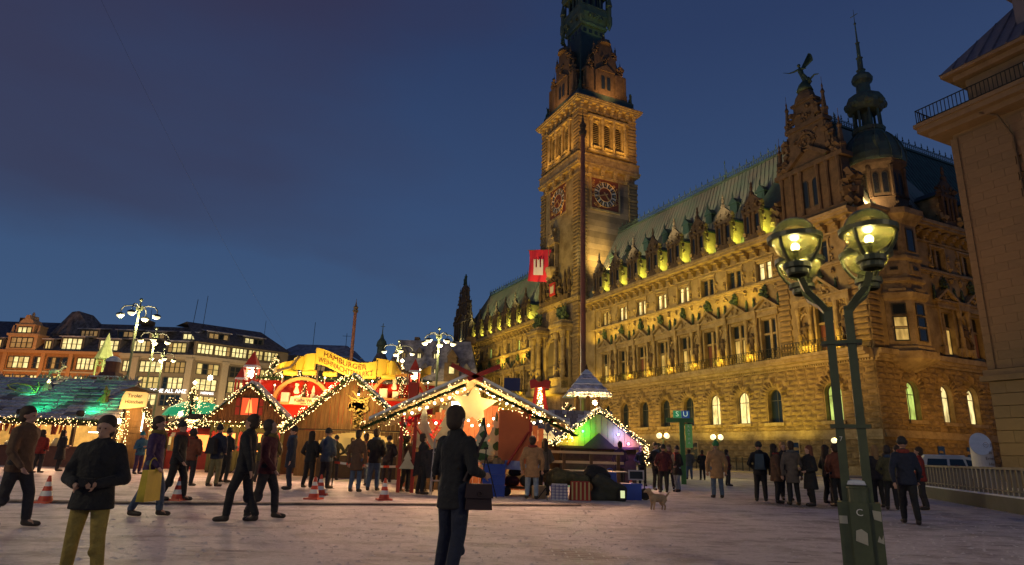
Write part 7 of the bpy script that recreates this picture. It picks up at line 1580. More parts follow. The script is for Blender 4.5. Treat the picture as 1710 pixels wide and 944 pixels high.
# ------------------------------------------------------------------ people
def cap(q, p0, r0, p1, r1, n=10, fl=1.0):
    p0, p1 = Vector(p0), Vector(p1); d = (p1-p0); L_ = d.length; d.normalize(); a = d.cross(Vector((0, 1, 0)))
    if a.length < .1: a = Vector((1, 0, 0))
    a.normalize(); b = d.cross(a); rings = []
    for k in range(4): t = -pi/2+pi/2*k/4+.12; rings.append((p0+d*r0*sin(t), r0*cos(t)))
    rings.append((p0, r0)); rings.append((p1, r1))
    for k in range(1, 5): t = pi/2*k/4-(.12 if k == 4 else 0); rings.append((p1+d*r1*sin(t), r1*cos(t)))
    vs = []
    for c, r in rings:
        for k in range(n): t = 2*pi*k/n; o = (a*cos(t)+b*sin(t))*r; o.y *= fl; vs.append(tuple(c+o))
    m = len(rings); fs = [(i*n+k, i*n+(k+1) % n, (i+1)*n+(k+1) % n, (i+1)*n+k) for i in range(m-1) for k in range(n)] + [tuple(range(n))[::-1], tuple(range((m-1)*n, m*n))]
    q.add(vs, fs)
def fuse(q, name, vox, smooth=4, dec=0):
    me = bpy.data.meshes.new(name); me.from_pydata(q.v, [], q.F); o = bpy.data.objects.new(name, me); COL.objects.link(o)
    r = o.modifiers.new('r', 'REMESH'); r.mode = 'VOXEL'; r.voxel_size = vox; r.use_smooth_shade = True
    if smooth: s = o.modifiers.new('s', 'SMOOTH'); s.factor = .5; s.iterations = smooth
    if dec: dd = o.modifiers.new('d', 'DECIMATE'); dd.ratio = dec
    out = bpy.data.meshes.new_from_object(o.evaluated_get(bpy.context.evaluated_depsgraph_get())); bpy.data.objects.remove(o); out.name = name
    out.materials.clear(); return out
# joints for a 1.75 m adult facing -Y; arms and feet given per pose
POSES = {
 'A': dict(hands=[(-.27, -.02, .80), (.27, -.02, .80)], elb=[(-.29, .03, 1.10), (.29, .03, 1.10)], feet=[(-.12, 0), (.13, .02)], coat=.62, sk=0),
 'B': dict(hands=[(-.18, -.13, .98), (.18, -.13, .98)], elb=[(-.31, .04, 1.12), (.31, .04, 1.12)], feet=[(-.11, -.02), (.14, .04)], coat=.80, sk=0),
 'C': dict(hands=[(-.08, -.30, 1.16), (.10, -.30, 1.14)], elb=[(-.28, -.02, 1.10), (.28, -.04, 1.10)], feet=[(-.12, 0), (.12, .04)], coat=.80, sk=0),
 'D': dict(hands=[(-.26, -.24, .86), (.27, .20, .84)], elb=[(-.28, -.04, 1.10), (.29, .14, 1.10)], feet=[(-.09, .20), (.09, -.22)], coat=.80, sk=0),
 'E': dict(hands=[(-.10, -.22, 1.10), (.12, -.20, 1.02)], elb=[(-.27, .02, 1.10), (.27, .02, 1.08)], feet=[(-.09, .03), (.09, -.04)], coat=.50, sk=1),
 'E2': dict(hands=[(-.24, -.05, .84), (.16, -.18, 1.0)], elb=[(-.27, .04, 1.10), (.28, .02, 1.08)], feet=[(-.10, .03), (.11, -.05)], coat=.66, sk=1),
 'G': dict(hands=[(-.20, -.04, 1.02), (.26, -.02, .82)], elb=[(-.42, .10, 1.12), (.29, .03, 1.10)], feet=[(-.12, -.02), (.15, .04)], coat=.86, sk=0),
}
def hand_mb(q, p, d, s=1, curl=.6, vox=.02):
    """palm, four fingers of different lengths and a thumb from the palm side"""
    p = Vector(p); d = Vector(d).normalized(); side = d.cross(Vector((0, 1, 0)));
    if side.length < .2: side = Vector((1, 0, 0))
    side.normalize(); nrm = d.cross(side).normalized()
    cap(q, p+d*.015, .030, p+d*.065, .034, 8, .8)
    for i, L_ in enumerate((.066, .076, .072, .056)):
        o = side*(i-1.5)*.019; a = p+d*.085+o; b = a+(d*(1-curl*.4)+nrm*curl*.5)*L_*.55; c = b+(d*(1-curl)+nrm*curl)*L_*.45
        cap(q, a-d*.02, .0105, b, .0095, 6); cap(q, b, .0095, c, .0085, 6)
    a = p+d*.03+side*s*.03; b = a+(side*s*.7+d*.7)*.038; c = b+(d*.9+side*s*.2)*.03; cap(q, a, .013, b, .011, 6); cap(q, b, .011, c, .009, 6)
def body_mb(P, lean=0, turn=0, fingers=False):
    q = MB(); S = [(-.19, 0, 1.42), (.19, 0, 1.42)]
    cap(q, (0, .0, 1.0), .15, (0, 0, 1.12), .135, 12, .75); cap(q, (0, 0, 1.12), .135, (0, .0, 1.32), .15, 12, .66); cap(q, (-.11, 0, 1.37), .075, (.11, 0, 1.37), .075); cap(q, (0, .01, 1.40), .075, (0, -.005, 1.56), .056)
    # head with jaw, nose, brow, ears
    cap(q, (0, .015, 1.655), .088, (0, .01, 1.67), .090, 14, 1.08); cap(q, (0, -.03, 1.60), .052, (0, -.055, 1.575), .038, 10); cap(q, (0, -.088, 1.635), .012, (0, -.104, 1.615), .013, 6); cap(q, (-.035, -.078, 1.658), .014, (.035, -.078, 1.658), .014, 6); cap(q, (-.02, -.085, 1.59), .010, (.02, -.085, 1.59), .010, 6)
    for k in (-1, 1): cap(q, (k*.086, .01, 1.65), .014, (k*.090, .015, 1.615), .010, 6)
    for k in (0, 1):
        sh, el, ha = Vector(S[k]), Vector(P['elb'][k]), Vector(P['hands'][k])
        sh = sh+Vector((.03*(1 if k == 0 else -1), 0, -.02)); cap(q, sh, .05, el, .040); cap(q, el, .040, ha, .028); hand_mb(q, ha, ha-el, 1 if k else -1)
        hx = .09*(-1 if k == 0 else 1); fx, fy = P['feet'][k]; hip = Vector((hx, 0, .95)); ank = Vector((fx, fy+.03, .09)); kn = hip.lerp(ank, .52)+Vector((0, -.035-abs(fy)*.12, 0))
        cap(q, hip, .088, kn, .058); cap(q, kn, .056, ank, .038); cap(q, ank, .042, (fx, fy-.12, .045), .036)
    return q
def coat_mb(P, bulk=1.0, seed=0, hoodc=False):
    rg = random.Random(seed); q = MB(); S = [(-.19, 0, 1.41), (.19, 0, 1.41)]; zb = P['coat']
    cap(q, (0, 0, 1.1), .175*bulk, (0, 0, 1.33), .195*bulk, 14, .76); cap(q, (-.13, 0, 1.37), .105*bulk, (.13, 0, 1.37), .105*bulk, 10); cap(q, (0, .01, 1.40), .10, (0, .01, 1.49), .085, 10)
    r1 = (.24 if P['sk'] else .205)*bulk; q.lathe([(.17*bulk, 1.12), (.185*bulk, .98), (r1, zb+.05), (r1+.005, zb), (r1-.03, zb-.01)], 14, (0, 0, 0), sy=.78)
    for k in (0, 1):
        sh, el, ha = Vector(S[k]), Vector(P['elb'][k]), Vector(P['hands'][k]); w_ = el.lerp(ha, .9)
        cap(q, sh+Vector((.02*(1 if k == 0 else -1), 0, -.01)), .083*bulk, el, .064*bulk); cap(q, el, .063*bulk, w_, .048*bulk)
        for i in range(3): t_ = rg.uniform(.1, .9); c = sh.lerp(el, t_); cap(q, c+Vector((-.03, -.05, .02)), .03, c+Vector((.03, -.05, -.03)), .03, 6)
    for i in range(9): a = rg.uniform(0, 2*pi); z = rg.uniform(zb+.1, 1.3); cap(q, (.165*cos(a), .13*sin(a), z), .032, (.175*cos(a+.4), .135*sin(a+.4), z-.12), .025, 6)
    for k in (-1, 1): cap(q, (k*.04, -.09, 1.47), .03, (k*.08, .02, 1.50), .035, 6)
    if hoodc: cap(q, (-.07, .10, 1.45), .07, (.07, .10, 1.45), .07)
    return q
def legs_mb(P):
    q = MB(); cap(q, (-.07, 0, .93), .13, (.07, 0, .93), .13, 12, .85)
    for k in (0, 1):
        hx = .09*(-1 if k == 0 else 1); fx, fy = P['feet'][k]; hip = Vector((hx, 0, .9)); ank = Vector((fx, fy+.03, .13)); kn = hip.lerp(ank, .52)+Vector((0, -.035-abs(fy)*.12, 0))
        cap(q, hip, .108, kn, .078); cap(q, kn, .078, ank, .066); cap(q, kn+Vector((.02, -.03, -.1)), .05, kn+Vector((-.02, -.02, -.16)), .05, 6)
    return q
def shoes_mb(P):
    q = MB()
    for k in (0, 1): fx, fy = P['feet'][k]; cap(q, (fx, fy+.04, .06), .052, (fx*1.15, fy-.14, .045), .045); cap(q, (fx, fy+.03, .08), .055, (fx, fy+.03, .15), .058)
    return q
def head_mb(kind):
    q = MB()
    if kind in ('beanie', 'hatteal', 'hatgreen'):
        cap(q, (0, .02, 1.69), .103, (0, .03, 1.725), .092, 14); 
        q.lathe([(.108, 1.672), (.112, 1.68), (.112, 1.71), (.105, 1.715)], 14, (0, .018, 0))
        if kind != 'beanie': cap(q, (0, .03, 1.83), .03, (0, .03, 1.84), .03)
    elif kind == 'hood':
        cap(q, (0, .05, 1.66), .115, (0, .06, 1.70), .108, 14); cap(q, (-.09, .04, 1.52), .06, (.09, .04, 1.52), .06)
    else:
        cap(q, (0, .03, 1.69), .104, (0, .04, 1.705), .102, 14, 1.08); cap(q, (0, .055, 1.61), .088, (0, .045, 1.68), .1, 12)
        if kind in ('hairlong', 'hairlight', 'hairauburn'):
            cap(q, (0, .075, 1.66), .085, (0, .105, 1.42), .075, 12, .7)
            for k in (-1, 1): cap(q, (k*.075, .03, 1.66), .045, (k*.09, .03, 1.44), .035, 8)
    return q
SKIN = M('skin', (.48, .27, .19), .55, var=.15, vs=12)
VM = {}
for kp, P in POSES.items():
    VM[kp] = dict(body=fuse(body_mb(P), 'body', .017), coat=fuse(coat_mb(P, 1.0, ord(kp[0])), 'coat', .022, 5), legs=fuse(legs_mb(P), 'trousers', .022, 4), shoes=fuse(shoes_mb(P), 'shoes', .018, 2))
    for m_ in VM[kp].values(): m_.materials.append(None)
    VM[kp]['body'].materials[0] = SKIN
HM = {k: fuse(head_mb(k), 'hat' if k in ('beanie', 'hatteal', 'hatgreen', 'hood') else 'hair', .014, 3) for k in ('beanie', 'hatteal', 'hatgreen', 'hood', 'hairlong', 'hairshort', 'hairlight', 'hairauburn')}
HC_ = dict(beanie=(.03, .028, .03), hatteal=(.02, .22, .30), hatgreen=(.05, .28, .10), hood=(.05, .035, .03), hairlong=(.03, .018, .012), hairshort=(.05, .03, .02), hairlight=(.35, .20, .08), hairauburn=(.22, .07, .03))
for k, m_ in HM.items(): m_.materials.append(M('hair_'+k, HC_[k], .75, var=.4, vs=20))
CC = dict(black=(.018, .017, .02), dark=(.035, .03, .035), navy=(.02, .025, .05), red=(.30, .03, .02), maroon=(.10, .02, .025), rust=(.20, .06, .03), brown=(.13, .07, .04), tan=(.42, .24, .11), grey=(.12, .12, .12), greyb=(.14, .11, .09), bluegrey=(.07, .09, .13), blue=(.03, .12, .22), purple=(.06, .03, .10), olive=(.09, .08, .035), pale=(.36, .36, .36), khaki=(.20, .17, .08), jeans=(.08, .12, .20), lightjeans=(.28, .34, .42), yellowpants=(.36, .26, .06))
def cloth(c, k='coat'): return M('%s_cloth_%s' % (c, k), CC[c], .85, var=.35, vs=7, bump=.9, bs=9)
EYE = MB(); 
for k in (-1, 1): EYE.ball((k*.030, -.082, 1.643), .008, n=6, k=4)
EYEM = EYE.mesh('eyes', [M('eye_dark', (.02, .015, .01), .2)])
def person(x, y, fa, v, h, c1, c2, hd, label, parts=None, group='people on the snowy square', coatm=None):
    s = h/1.76; t = thing('person', label, 'person', (x, y, 0), R(fa), group); bw_ = 1 if parts else rnd.uniform(.92, 1.1); t.scale = (s*bw_, s*bw_, s); V = parts or VM[v]
    ox = dict(body=obj('body', V['body'], t), coat=obj('coat', V['coat'], t), legs=obj('trousers', V['legs'], t), shoes=obj('shoes', V['shoes'], t), head=obj('hat' if 'hat' in hd or hd in ('beanie', 'hood') else 'hair', V.get('head') or HM[hd], t))
    for k, m_ in (('coat', cloth(c1)), ('legs', cloth(c2, 'trousers')), ('shoes', M('shoe_leather', (.03, .02, .015), .5))):
        sl_ = ox[k].material_slots[0]; sl_.link = 'OBJECT'; sl_.material = m_
    if not parts and rnd.random() < .45: sc_o = obj('scarf', SCARF, t); sc_o.material_slots[0].link = 'OBJECT'; sc_o.material_slots[0].material = rnd.choice(SCM)
    if abs(((fa+180) % 360)-180) < 100: obj('eyes', EYEM, ox['body'])
    return t
q = MB(); q.lathe([(.08, 1.44), (.125, 1.45), (.135, 1.49), (.12, 1.53), (.085, 1.54)], 12, (0, .0, 0)); cap(q, (.05, -.11, 1.46), .035, (.07, -.15, 1.22), .03, 6); SCARF = fuse(q, 'scarf', .018, 2); SCARF.materials.append(None)
SCM = [M('scarf_%d' % i, c_, .9, var=.4, vs=20) for i, c_ in enumerate(((.25, .04, .03), (.30, .26, .2), (.05, .08, .14), (.12, .12, .12), (.22, .15, .04)))]
PT = {}
for row in PEOPLE: PT[row[8]] = person(*row)
def extra(t, name, q, mat, **k): return q.build(name, mat, t, **k)
# things people carry: separate things standing in their hands or on their backs
def carried(name, label, cat, q, mat, person_, off, **k):
    t = thing(name, label, cat, person_.location + Matrix.Rotation(person_.rotation_euler.z, 3, 'Z') @ Vector(off), person_.rotation_euler.z)
    q.build('bag_body' if 'bag' in name or 'pack' in name else name+'_body', mat, t, **k); return t
pb = [p for l, p in PT.items() if 'yellow bag' in l][0]; q = MB(); q.box(-.26, .26, -.07, .07, -.52, 0, 0, .03, .02); q.ring((0, 0, .08), .12, .012, 10, 4); carried('shopping_bag', 'big yellow shopping bag carried by the walker in blue trousers', 'bag', q, M('bag_yellow', (.55, .42, .03), .6, var=.2), pb, (-.34, -.18, .80))
pb = [p for l, p in PT.items() if 'blue backpack' in l][0]; q = MB(); q.box(-.16, .16, -.09, .09, -.25, .22, 0, .04, .02); q.box(-.12, .12, .09, .13, -.2, .02); carried('backpack', 'dark blue backpack worn in the right-hand group', 'backpack', q, M('pack_blue', (.04, .07, .11), .7, var=.3), pb, (0, .26, 1.22))
pb = [p for l, p in PT.items() if 'with shoulder bag in' in l][0]; q = MB(); q.box(-.15, .15, -.06, .06, -.12, .12, 0, .02, .01); q.tube([(-.12, 0, .1), (.0, -.02, .5), (.12, 0, .1)], .012, 4); carried('shoulder_bag', 'dark shoulder bag of the woman in the brown dress coat', 'bag', q, BLACK, pb, (.30, 0, .92))
pb = [p for l, p in PT.items() if 'khaki-trousered' not in l and 'khaki trousers' in l][0]; q = MB(); q.box(-.17, .17, -.08, .1, -.26, .22, 0, .05, .03); carried('backpack', 'black backpack of the man in khaki trousers', 'backpack', q, BLACK, pb, (0, .25, 1.24))
# the two near men, finer meshes of their own
PN = dict(hands=[(-.19, -.24, 1.08), (.20, -.34, 1.14)], elb=[(-.27, .04, 1.13), (.29, -.04, 1.11)], feet=[(-.15, .16), (.17, -.06)], coat=.74, sk=0)
NP = dict(body=fuse(body_mb(PN), 'body', .0095, 3), coat=fuse(coat_mb(PN, .95, 3), 'coat', .012, 6), legs=fuse(legs_mb(PN), 'trousers', .014, 5), shoes=fuse(shoes_mb(PN), 'shoes', .012, 2))
for m_ in NP.values(): m_.materials.append(None)
NP['body'].materials[0] = SKIN
nm = person(-.52, 6.75, 145, 'A', 1.68, 'black', 'navy', 'hairshort', 'nearest man in black jacket seen from behind, holding camera gear', parts=NP, group=None)
q = MB(); q.box(-.13, .13, -.07, .07, -.13, .10, 0, .02, .02); q.box(-.135, .135, -.085, .075, -.02, .11, 0, .015, .015); q.ring((0, -.09, .02), .02, .005, 8, 4); q.tube([(-.15, 0, .13), (.05, .0, .6), (.02, 0, .75)], .016, 5)
t = thing('camera_bag', 'dark red-brown camera bag hanging at the hip of the nearest man', 'bag', (-.27, 6.62, .84), R(10)); q.build('bag_body', M('bag_maroon', (.04, .018, .02), .7, var=.3), t)
q = MB(); q.box(-.11, .11, -.06, .06, -.06, .07); q.lathe([(.045, 0), (.05, .14)], 12, (0, 0, 0)); k = 24; q.v[-k:] = [(p[0], -.06-p[2], p[1]) for p in q.v[-k:]]; t = thing('camera', 'camera held by the nearest man in black', 'camera', (-.56, 7.08, 1.08), R(150)); q.build('camera_body', BLACK, t)
PL = dict(hands=[(-.10, -.27, 1.04), (.10, -.27, 1.05)], elb=[(-.285, .0, 1.10), (.285, .0, 1.10)], feet=[(-.15, .0), (.18, -.05)], coat=.78, sk=0)
NL = dict(body=fuse(body_mb(PL), 'body', .0095, 3), coat=fuse(coat_mb(PL, 1.12, 5), 'coat', .012, 6), legs=fuse(legs_mb(PL), 'trousers', .014, 5), shoes=fuse(shoes_mb(PL), 'shoes', .012, 2))
for m_ in NL.values(): m_.materials.append(None)
NL['body'].materials[0] = SKIN
lm = person(-3.84, 6.3, 12, 'C', 1.47, 'black', 'yellowpants', 'hairshort', 'near man in black coat and mustard trousers looking down at his camera, left', parts=NL, group=None)
t = thing('camera', 'small camera held in both hands by the man in mustard trousers', 'camera', (-3.77, 6.05, .89), R(12)); q = MB(); q.box(-.06, .06, -.03, .03, -.04, .04); q.lathe([(.028, 0), (.03, .06)], 10, (0, 0, 0)); q.v[-20:] = [(p[0], -.03-p[2], p[1]) for p in q.v[-20:]]; q.build('camera_body', BLACK, t)
# dog
t = thing('dog', 'small pale long-haired dog standing on the snow in front of the chatting group', 'dog', (3.75, 16.6, 0), R(200)); q = MB()
cap(q, (-.14, 0, .27), .095, (.14, 0, .29), .105); cap(q, (.16, 0, .32), .075, (.25, 0, .42), .06); cap(q, (.26, 0, .45), .062, (.30, 0, .45), .055); cap(q, (.33, 0, .44), .036, (.39, 0, .425), .026)
for x, y in ((-.15, -.06), (-.15, .06), (.15, -.06), (.15, .06)):
    if x < 0: cap(q, (x, y, .24), .055, (x+.05, y, .16), .035); cap(q, (x+.05, y, .16), .03, (x-.01, y, .09), .022); cap(q, (x-.01, y, .09), .022, (x+.01, y, .02), .022)
    else: cap(q, (x, y, .24), .045, (x, y, .12), .028); cap(q, (x, y, .12), .026, (x+.02, y, .02), .022)
cap(q, (-.22, 0, .31), .03, (-.33, 0, .42), .014)
for k in (-1, 1): cap(q, (.25, k*.05, .48), .025, (.24, k*.07, .40), .02)
dm = fuse(q, 'body', .012, 2); dm.materials.append(M('dog_fur', (.42, .30, .18), .9, var=.3, vs=14, bump=.5, bs=40)); obj('body', dm, t)
q = MB(); q.ball((.41, 0, .435), .012, n=6); [q.ball((.335, k*.03, .47), .008, n=6) for k in (-1, 1)]; q.build('nose_and_eyes', BLACK, t)

# ------------------------------------------------------------------ traffic cones
CONE = M('cone_red', (.62, .06, .02), .5, var=.15); CW = M('cone_white', (.75, .72, .68), .5)
def cone(x, y, label):
    t = thing('traffic_cone', label, 'traffic cone', (x, y, 0), rnd.uniform(-.4, .4), 'red and white traffic cones along the cable cover'); b_ = MB(); b_.box(-.19, .19, -.19, .19, 0, .04, 0, .01, .01); b_.build('base', CONE, t)
    rr = lambda z: .145-.118*z/.52
    for i, (z0, z1) in enumerate(((.04, .14), (.14, .24), (.24, .33), (.33, .42), (.42, .54))): b_ = MB(); b_.lathe([(rr(z0), z0), (rr(z1), z1)], 16); b_.build('stripe' if i % 2 else 'cone_body', CW if i % 2 else CONE, t, smooth=False)
for (x, y), l in zip(((-9.5, 14.0), (-7.52, 15.5), (-4.82, 16.94), (-5.10, 18.5), (-3.12, 17.3), (4.2, 22.6)), ('leftmost traffic cone on the snow before the food stall', 'traffic cone beside the dark walker', 'front cone of the close pair by the blue-coated man', 'rear cone of the close pair by the blue-coated man', 'traffic cone in front of the hatch queue', 'traffic cone at the right end of the equipment pile')): cone(x, y, l)
t = thing('barrier_tape', 'sagging red and white barrier tape between two thin posts behind the cones', 'tape', (-5.6, 21.6, 0))
for x in (0, 3.0): q = MB(); q.lathe([(.12, 0), (.02, .03), (.015, 1.05)], 8, (x, 0, 0)); q.build('post', IRON, t)
for i in range(15): q = MB(); z = lambda u_: .78-.1*sin(pi*u_/15); q.add([(i*.2, 0, z(i)), ((i+1)*.2, 0, z(i+1)), ((i+1)*.2, 0, z(i+1)+.07), (i*.2, 0, z(i)+.07)], [(0, 1, 2, 3)]); q.build('stripe', CW if i % 2 else CONE, t)
# ------------------------------------------------------------------ equipment pile
BINB = M('bin_blue', (.02, .07, .42), .45, var=.15)
t = thing('crate_stack', 'tall bright blue plastic crate stack beside the nearest man', 'crate', (-.38, 20.1, 0))
for i in range(3): q = MB(); z = i*.31; q.box(-.33, .33, -.22, .22, z, z+.30, 0, -.01, -.01); q.build('crate_body', BINB, t); q = MB(); q.box(-.36, .36, -.25, .25, z+.27, z+.305); q.box(-.12, .12, -.255, -.235, z+.16, z+.22); q.build('rim', BINB, t)
t2 = thing('cloth_bundle', 'crumpled brown cloth on top of the blue crate stack', 'cloth', (-.45, 20.1, .93)); q = MB(); q.lumps((0, 0, .06), (.55, .3, .1), 18, .1, .22); q.build('cloth', M('brown_cloth', (.26, .17, .09), .9), t2)
t = thing('tripod', 'black camera tripod standing left of the blue crates', 'tripod', (-.62, 19.4, 0)); 
for a in (0, 2.1, 4.2): q = MB(); q.tube([(0, 0, 1.15), (.34*cos(a), .34*sin(a), 0)], .018, 5); q.build('leg', BLACK, t)
q = MB(); q.tube([(0, 0, 1.05), (0, 0, 1.35)], .02, 5); q.cbox((0, 0, 1.37), (.12, .08, .06)); q.build('head', BLACK, t)
t = thing('beige_tarp', 'beige crumpled sheet draped behind the blue crates', 'cloth', (.45, 21.0, 0)); q = MB(); rg = random.Random(3); n = 9; vs = []
for j in range(n):
    for i in range(n): u_, v_ = i/(n-1), j/(n-1); vs.append((-.8+1.6*u_, -.3+.6*v_+rg.uniform(-.06, .06), max(.0, 1.25*math.exp(-((u_-.4)**2*7))*(1-(v_-.5)**2*2.6))+rg.uniform(-.05, .05)))
q.add(vs, [(j*n+i, j*n+i+1, (j+1)*n+i+1, (j+1)*n+i) for j in range(n-1) for i in range(n-1)]); q.build('cloth', M('tarp_beige', (.40, .29, .18), .85, var=.2), t)
t = thing('equipment_trolley', 'trolley loaded with dark bags and a tilted pale blue lid', 'trolley', (.35, 20.4, 0)); q = MB(); q.box(-.5, .7, -.25, .25, .22, .28); q.build('deck', DWOOD, t)
for x in (-.35, .5): q = MB(); q.lathe([(.15, -.04), (.15, .04)], 12, (0, 0, 0)); q.v = [(x+p[0], -.27+p[2], .15+p[1]) for p in q.v]; q.build('wheel', BLACK, t)
for i, (x, w_, z, h_, c_) in enumerate(((-.2, .5, .28, .3, 'maroon'), (.35, .6, .28, .34, 'black'), (-.1, .4, .58, .2, 'black'))):
    b_ = thing('equipment_bag', ['maroon equipment bag at the left of the trolley', 'long black equipment bag at the right of the trolley', 'small black bag on top of the trolley load'][i], 'bag', (.35+x, 20.4, z)); q = MB(); cap(q, (-w_/2+h_/2, 0, h_/2), h_/2, (w_/2-h_/2, 0, h_/2), h_/2, 10, .9); q.build('bag_body', cloth(c_), b_, smooth=True); q = MB(); q.tube([(-w_*.2, 0, h_), (0, 0, h_+.08), (w_*.2, 0, h_)], .012, 4); q.build('strap', BLACK, b_)
b_ = thing('case_lid', 'tilted pale blue case lid on the trolley', 'case', (.2, 20.25, .78)); q = MB(); q.add([(-.3, 0, 0), (.3, 0, -.02), (.24, .25, .32), (-.24, .25, .34), (-.3, .03, 0), (.3, .03, -.02), (.24, .28, .32), (-.24, .28, .34)], [(0, 1, 2, 3), (4, 5, 6, 7), (0, 1, 5, 4), (2, 3, 7, 6)]); q.build('lid', M('lid_blue', (.38, .44, .62), .5), b_)
b_ = thing('cardboard_box', 'plain cardboard box on the snow right of the trolley', 'box', (.95, 19.6, 0), R(8)); q = MB(); q.box(-.18, .18, -.15, .15, 0, .36); q.build('carton', M('cardboard', (.42, .28, .16), .85), b_); q = MB(); q.box(-.18, .0, -.2, -.15, .34, .36); q.build('flap', M('cardboard'), b_)
def standlamp(x, y, h, label, name='microphone_stand'):
    t = thing(name, label, 'stand', (x, y, 0))
    for a in (.5, 2.6, 4.7): q = MB(); q.tube([(0, 0, .35), (.3*cos(a), .3*sin(a), 0)], .012, 4); q.build('leg', BLACK, t)
    q = MB(); q.tube([(0, 0, .1), (0, 0, h)], .014, 5); q.build('pole', BLACK, t); q = MB(); q.ball((0, 0, h+.13), .1, n=10, k=6, sc=(.85, .85, 1.6)); q.build('windshield', M('mic_fur', (.12, .10, .09), .95), t, smooth=True)
standlamp(1.16, 19.2, 1.86, 'tall stand topped by a dark furry microphone cover')
t = thing('equipment_table', 'long folding table with grey top behind the bags', 'table', (2.55, 21.6, 0)); q = MB(); q.box(-1.3, 1.3, -.3, .3, .74, .78); q.build('tabletop', M('table_grey', (.30, .24, .20), .6), t)
for x in (-1.2, 1.2):
    for y in (-.25, .25): q = MB(); q.box(x-.02, x+.02, y-.02, y+.02, 0, .74); q.build('leg', IRON, t)
t = thing('truss_frame', 'low metal scaffold bars with horizontal pipes in front of the yellow gable', 'frame', (2.6, 24.5, 0))
for z in (1.30, .95): q = MB(); q.box(-1.5, 1.7, -.05, .05, z, z+.09); q.build('bar', M('truss_metal', (.35, .28, .20), .5, metal=.4), t)
for x in (-1.4, -.5, .5, 1.5): q = MB(); q.box(x-.06, x+.06, -.06, .06, 0, 1.3); q.build('upright', DWOOD, t)
t = thing('checked_bag', 'white and blue checked laundry bag on the snow', 'bag', (1.52, 19.2, 0), R(-5)); q = MB(); q.box(-.25, .25, -.17, .17, 0, .44, 0, .03, .03); bb_ = q.build('bag_body', M('bag_white', (.55, .52, .55), .7), t)
CK = M('check_blue', (.14, .13, .30), .7)
for i in range(5): q = MB(); q.box(-.24+i*.11, -.215+i*.11, -.176, -.17, .02, .42); q.build('stripe', CK, bb_); q = MB(); q.box(-.245, .245, -.178, -.172, .05+i*.08, .068+i*.08); q.build('stripe', CK, bb_)
t = thing('striped_bag', 'red and yellow striped bag between the checked bag and the dark cover', 'bag', (2.12, 19.3, 0), R(3)); q = MB(); q.box(-.29, .29, -.17, .17, 0, .52, 0, .03, .03); bb_ = q.build('bag_body', M('bag_red', (.36, .03, .02), .7), t)
for i in range(5): q = MB(); q.box(-.27+i*.12, -.225+i*.12, -.178, -.17, .02, .5); q.build('stripe', M('bag_straw', (.50, .38, .16), .7), bb_)
def heap(name, label, loc, w_, h_, mat, seed, rz=0):
    rg = random.Random(seed); t = thing(name, label, 'cover', loc, rz); q = MB()
    for i in range(9): x = rg.uniform(-w_/2+.15, w_/2-.15); z = rg.uniform(.12, h_*.8)*(1-abs(x)/w_); cap(q, (x-.12, rg.uniform(-.08, .08), z), .17, (x+.14, rg.uniform(-.08, .08), z*.8), .15, 8)
    cap(q, (-w_/2+.2, 0, .12), .15, (w_/2-.2, 0, .12), .15); m_ = fuse(q, 'cover', .03, 3); m_.materials.append(mat); obj('cover', m_, t)
heap('dark_cover', 'olive-black tarpaulin thrown over the checked and striped bags', (1.85, 19.55, .42), 1.3, .5, cloth('olive'), 1)
heap('dark_cover', 'dark green cloth heap at the right of the striped bag', (2.85, 19.5, 0), 1.1, .75, M('heap_green', (.04, .04, .03), .9), 2)
heap('dark_cover', 'black coat bundle lying on top of the cloth heap', (2.65, 19.75, .5), .7, .5, cloth('black'), 3)
b_ = thing('blue_tote', 'blue tote bag standing on the cloth heap', 'bag', (3.12, 20.2, .48)); q = MB(); q.box(-.2, .2, -.1, .1, 0, .3, 0, .02, .01); q.ring((0, 0, .32), .09, .012, 8, 4); q.build('bag_body', BINB, b_)
b_ = thing('blue_box', 'dark blue plastic box at the right end of the pile', 'box', (3.75, 20.2, 0)); q = MB(); q.box(-.28, .28, -.2, .2, 0, .45); q.build('box_body', BINB, b_); q = MB(); q.box(-.3, .3, -.22, .22, .42, .47); q.build('lid', BINB, b_)
b_ = thing('monitor_frame', 'small grey open monitor frame on top of the blue box', 'monitor', (3.98, 20.5, .55)); q = MB(); q.box(-.24, .24, 0, .04, 0, .04); q.box(-.24, .24, 0, .04, .26, .30); q.box(-.24, -.2, 0, .04, .04, .26); q.box(.2, .24, 0, .04, .04, .26); q.build('frame', M('frame_grey', (.40, .36, .40), .5), b_); q = MB(); q.box(-.2, .2, .015, .03, .04, .26); q.build('screen', DGLASS, b_)
b_ = thing('hand_truck', 'small black hand truck wheel set beside the blue box', 'trolley', (4.15, 20.1, 0)); q = MB(); q.lathe([(.17, -.04), (.17, .04)], 14, (0, 0, 0)); q.v = [(p[0], p[2], .17+p[1]) for p in q.v]; q.build('wheel', BLACK, b_); q = MB(); q.tube([(0, .08, .17), (.05, .15, 1.0), (-.15, .15, 1.0)], .015, 4); q.build('handle', IRON, b_)
b_ = thing('work_light', 'small round lit work lamp on the snow before the cloth heap', 'lamp', (3.32, 19.3, 0)); q = MB(); q.lathe([(.1, 0), (.13, .05), (.13, .3), (.08, .36)], 12); q.build('housing', BLACK, b_); q = MB(); q.box(-.06, .06, -.14, -.125, .1, .3); q.build('lens', M('work_lens', (.5, .5, .2), .4, emit=(.8, .9, .45), es=.8), b_)
t = thing('equipment_stand', 'tall metal step frame with dark drape beside the film crew', 'stand', (-1.95, 19.6, 0))
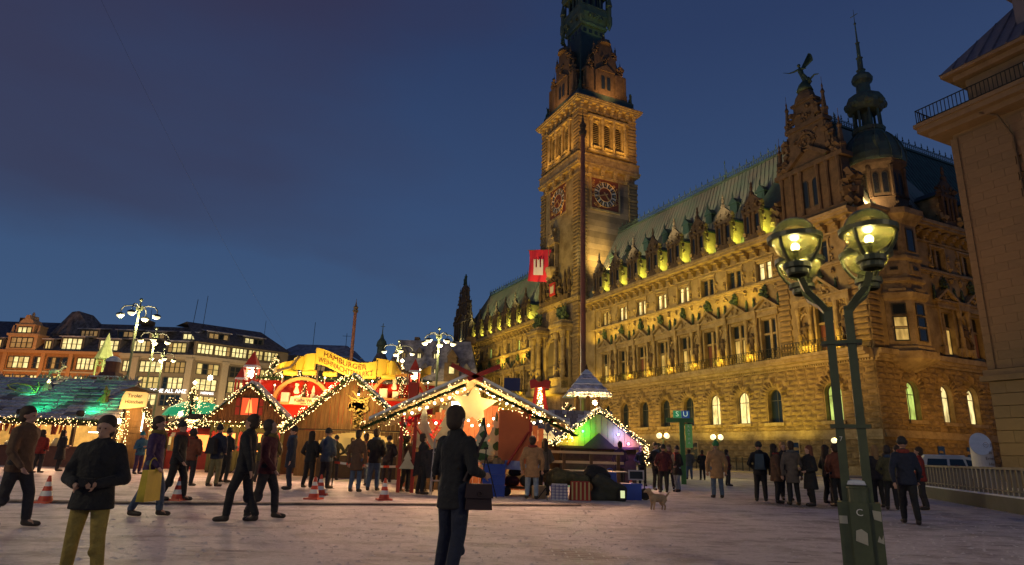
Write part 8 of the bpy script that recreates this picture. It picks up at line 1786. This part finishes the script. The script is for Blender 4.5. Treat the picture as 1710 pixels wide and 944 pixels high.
for x in (-.25, .25):
    for y in (-.2, .2): q = MB(); q.tube([(x, y, 0), (x*.8, y*.5, 1.6)], .018, 5); q.build('leg', M('stand_metal', (.45, .40, .36), .4, metal=.6), t)
for z in (.4, .8, 1.2): q = MB(); q.box(-.24, .24, -.15, .15, z, z+.03); q.build('step', M('stand_metal'), t)
q = MB(); vs = [(-.75+.16*i, .1*sin(i*1.3), 1.62-.03*i*(i-9)*(-.02) ) for i in range(10)]; q.add([(x, -.05+y, 1.2+.035*i-.02*(i-6)**2*(i > 6)) for i, (x, y, z) in enumerate(vs)] + [(x*1.1, .15+y, .5+.06*sin(i*2)) for i, (x, y, z) in enumerate(vs)], [(i, i+1, 11+i, 10+i) for i in range(9)]); q.build('drape', cloth('dark'), t)
# trampled snow crumbs lying on the square near the camera
q = MB(); rg = random.Random(21)
for i in range(5200):
    y = 5.5+18*rg.random()**1.5; x = rg.uniform(-.85, .85)*y; r_ = rg.uniform(.008, .03)*(1+.5*(rg.random() < .1)); a = rg.uniform(0, 6); 
    q.add([(x+r_*cos(a+k*1.57)*rg.uniform(.8, 1.9), y+r_*sin(a+k*1.57)*rg.uniform(.7, 1.3), .0) for k in range(4)] + [(x, y, r_*rg.uniform(.25, .6))], [(0, 1, 4), (1, 2, 4), (2, 3, 4), (3, 0, 4)])
q.build('snow_crumbs', M('crumb_snow', (.62, .56, .58), .8), kind='stuff', label='loose crumbs of trampled snow scattered over the square', cat='snow')
# fence along the town hall
t = thing('iron_fence', 'low wrought iron fence in front of the town hall base', 'fence', TH(0, -3.2, 0)[:], math.atan2(-.9022, .4313)); fq = lambda a, d, z: (-a, d, z)
for i in range(44):
    a = 10+i*.9; q = MB(fq); q.box(a-.04, a+.04, -.04, .04, .1, 1.5); q.box(a, a+.9, -.02, .02, .3, .34); q.box(a, a+.9, -.02, .02, 1.3, 1.35)
    for k in range(1, 6): q.box(a+k*.15-.012, a+k*.15+.012, -.012, .012, .15, 1.45)
    q.build('fence_panel', IRON, t)
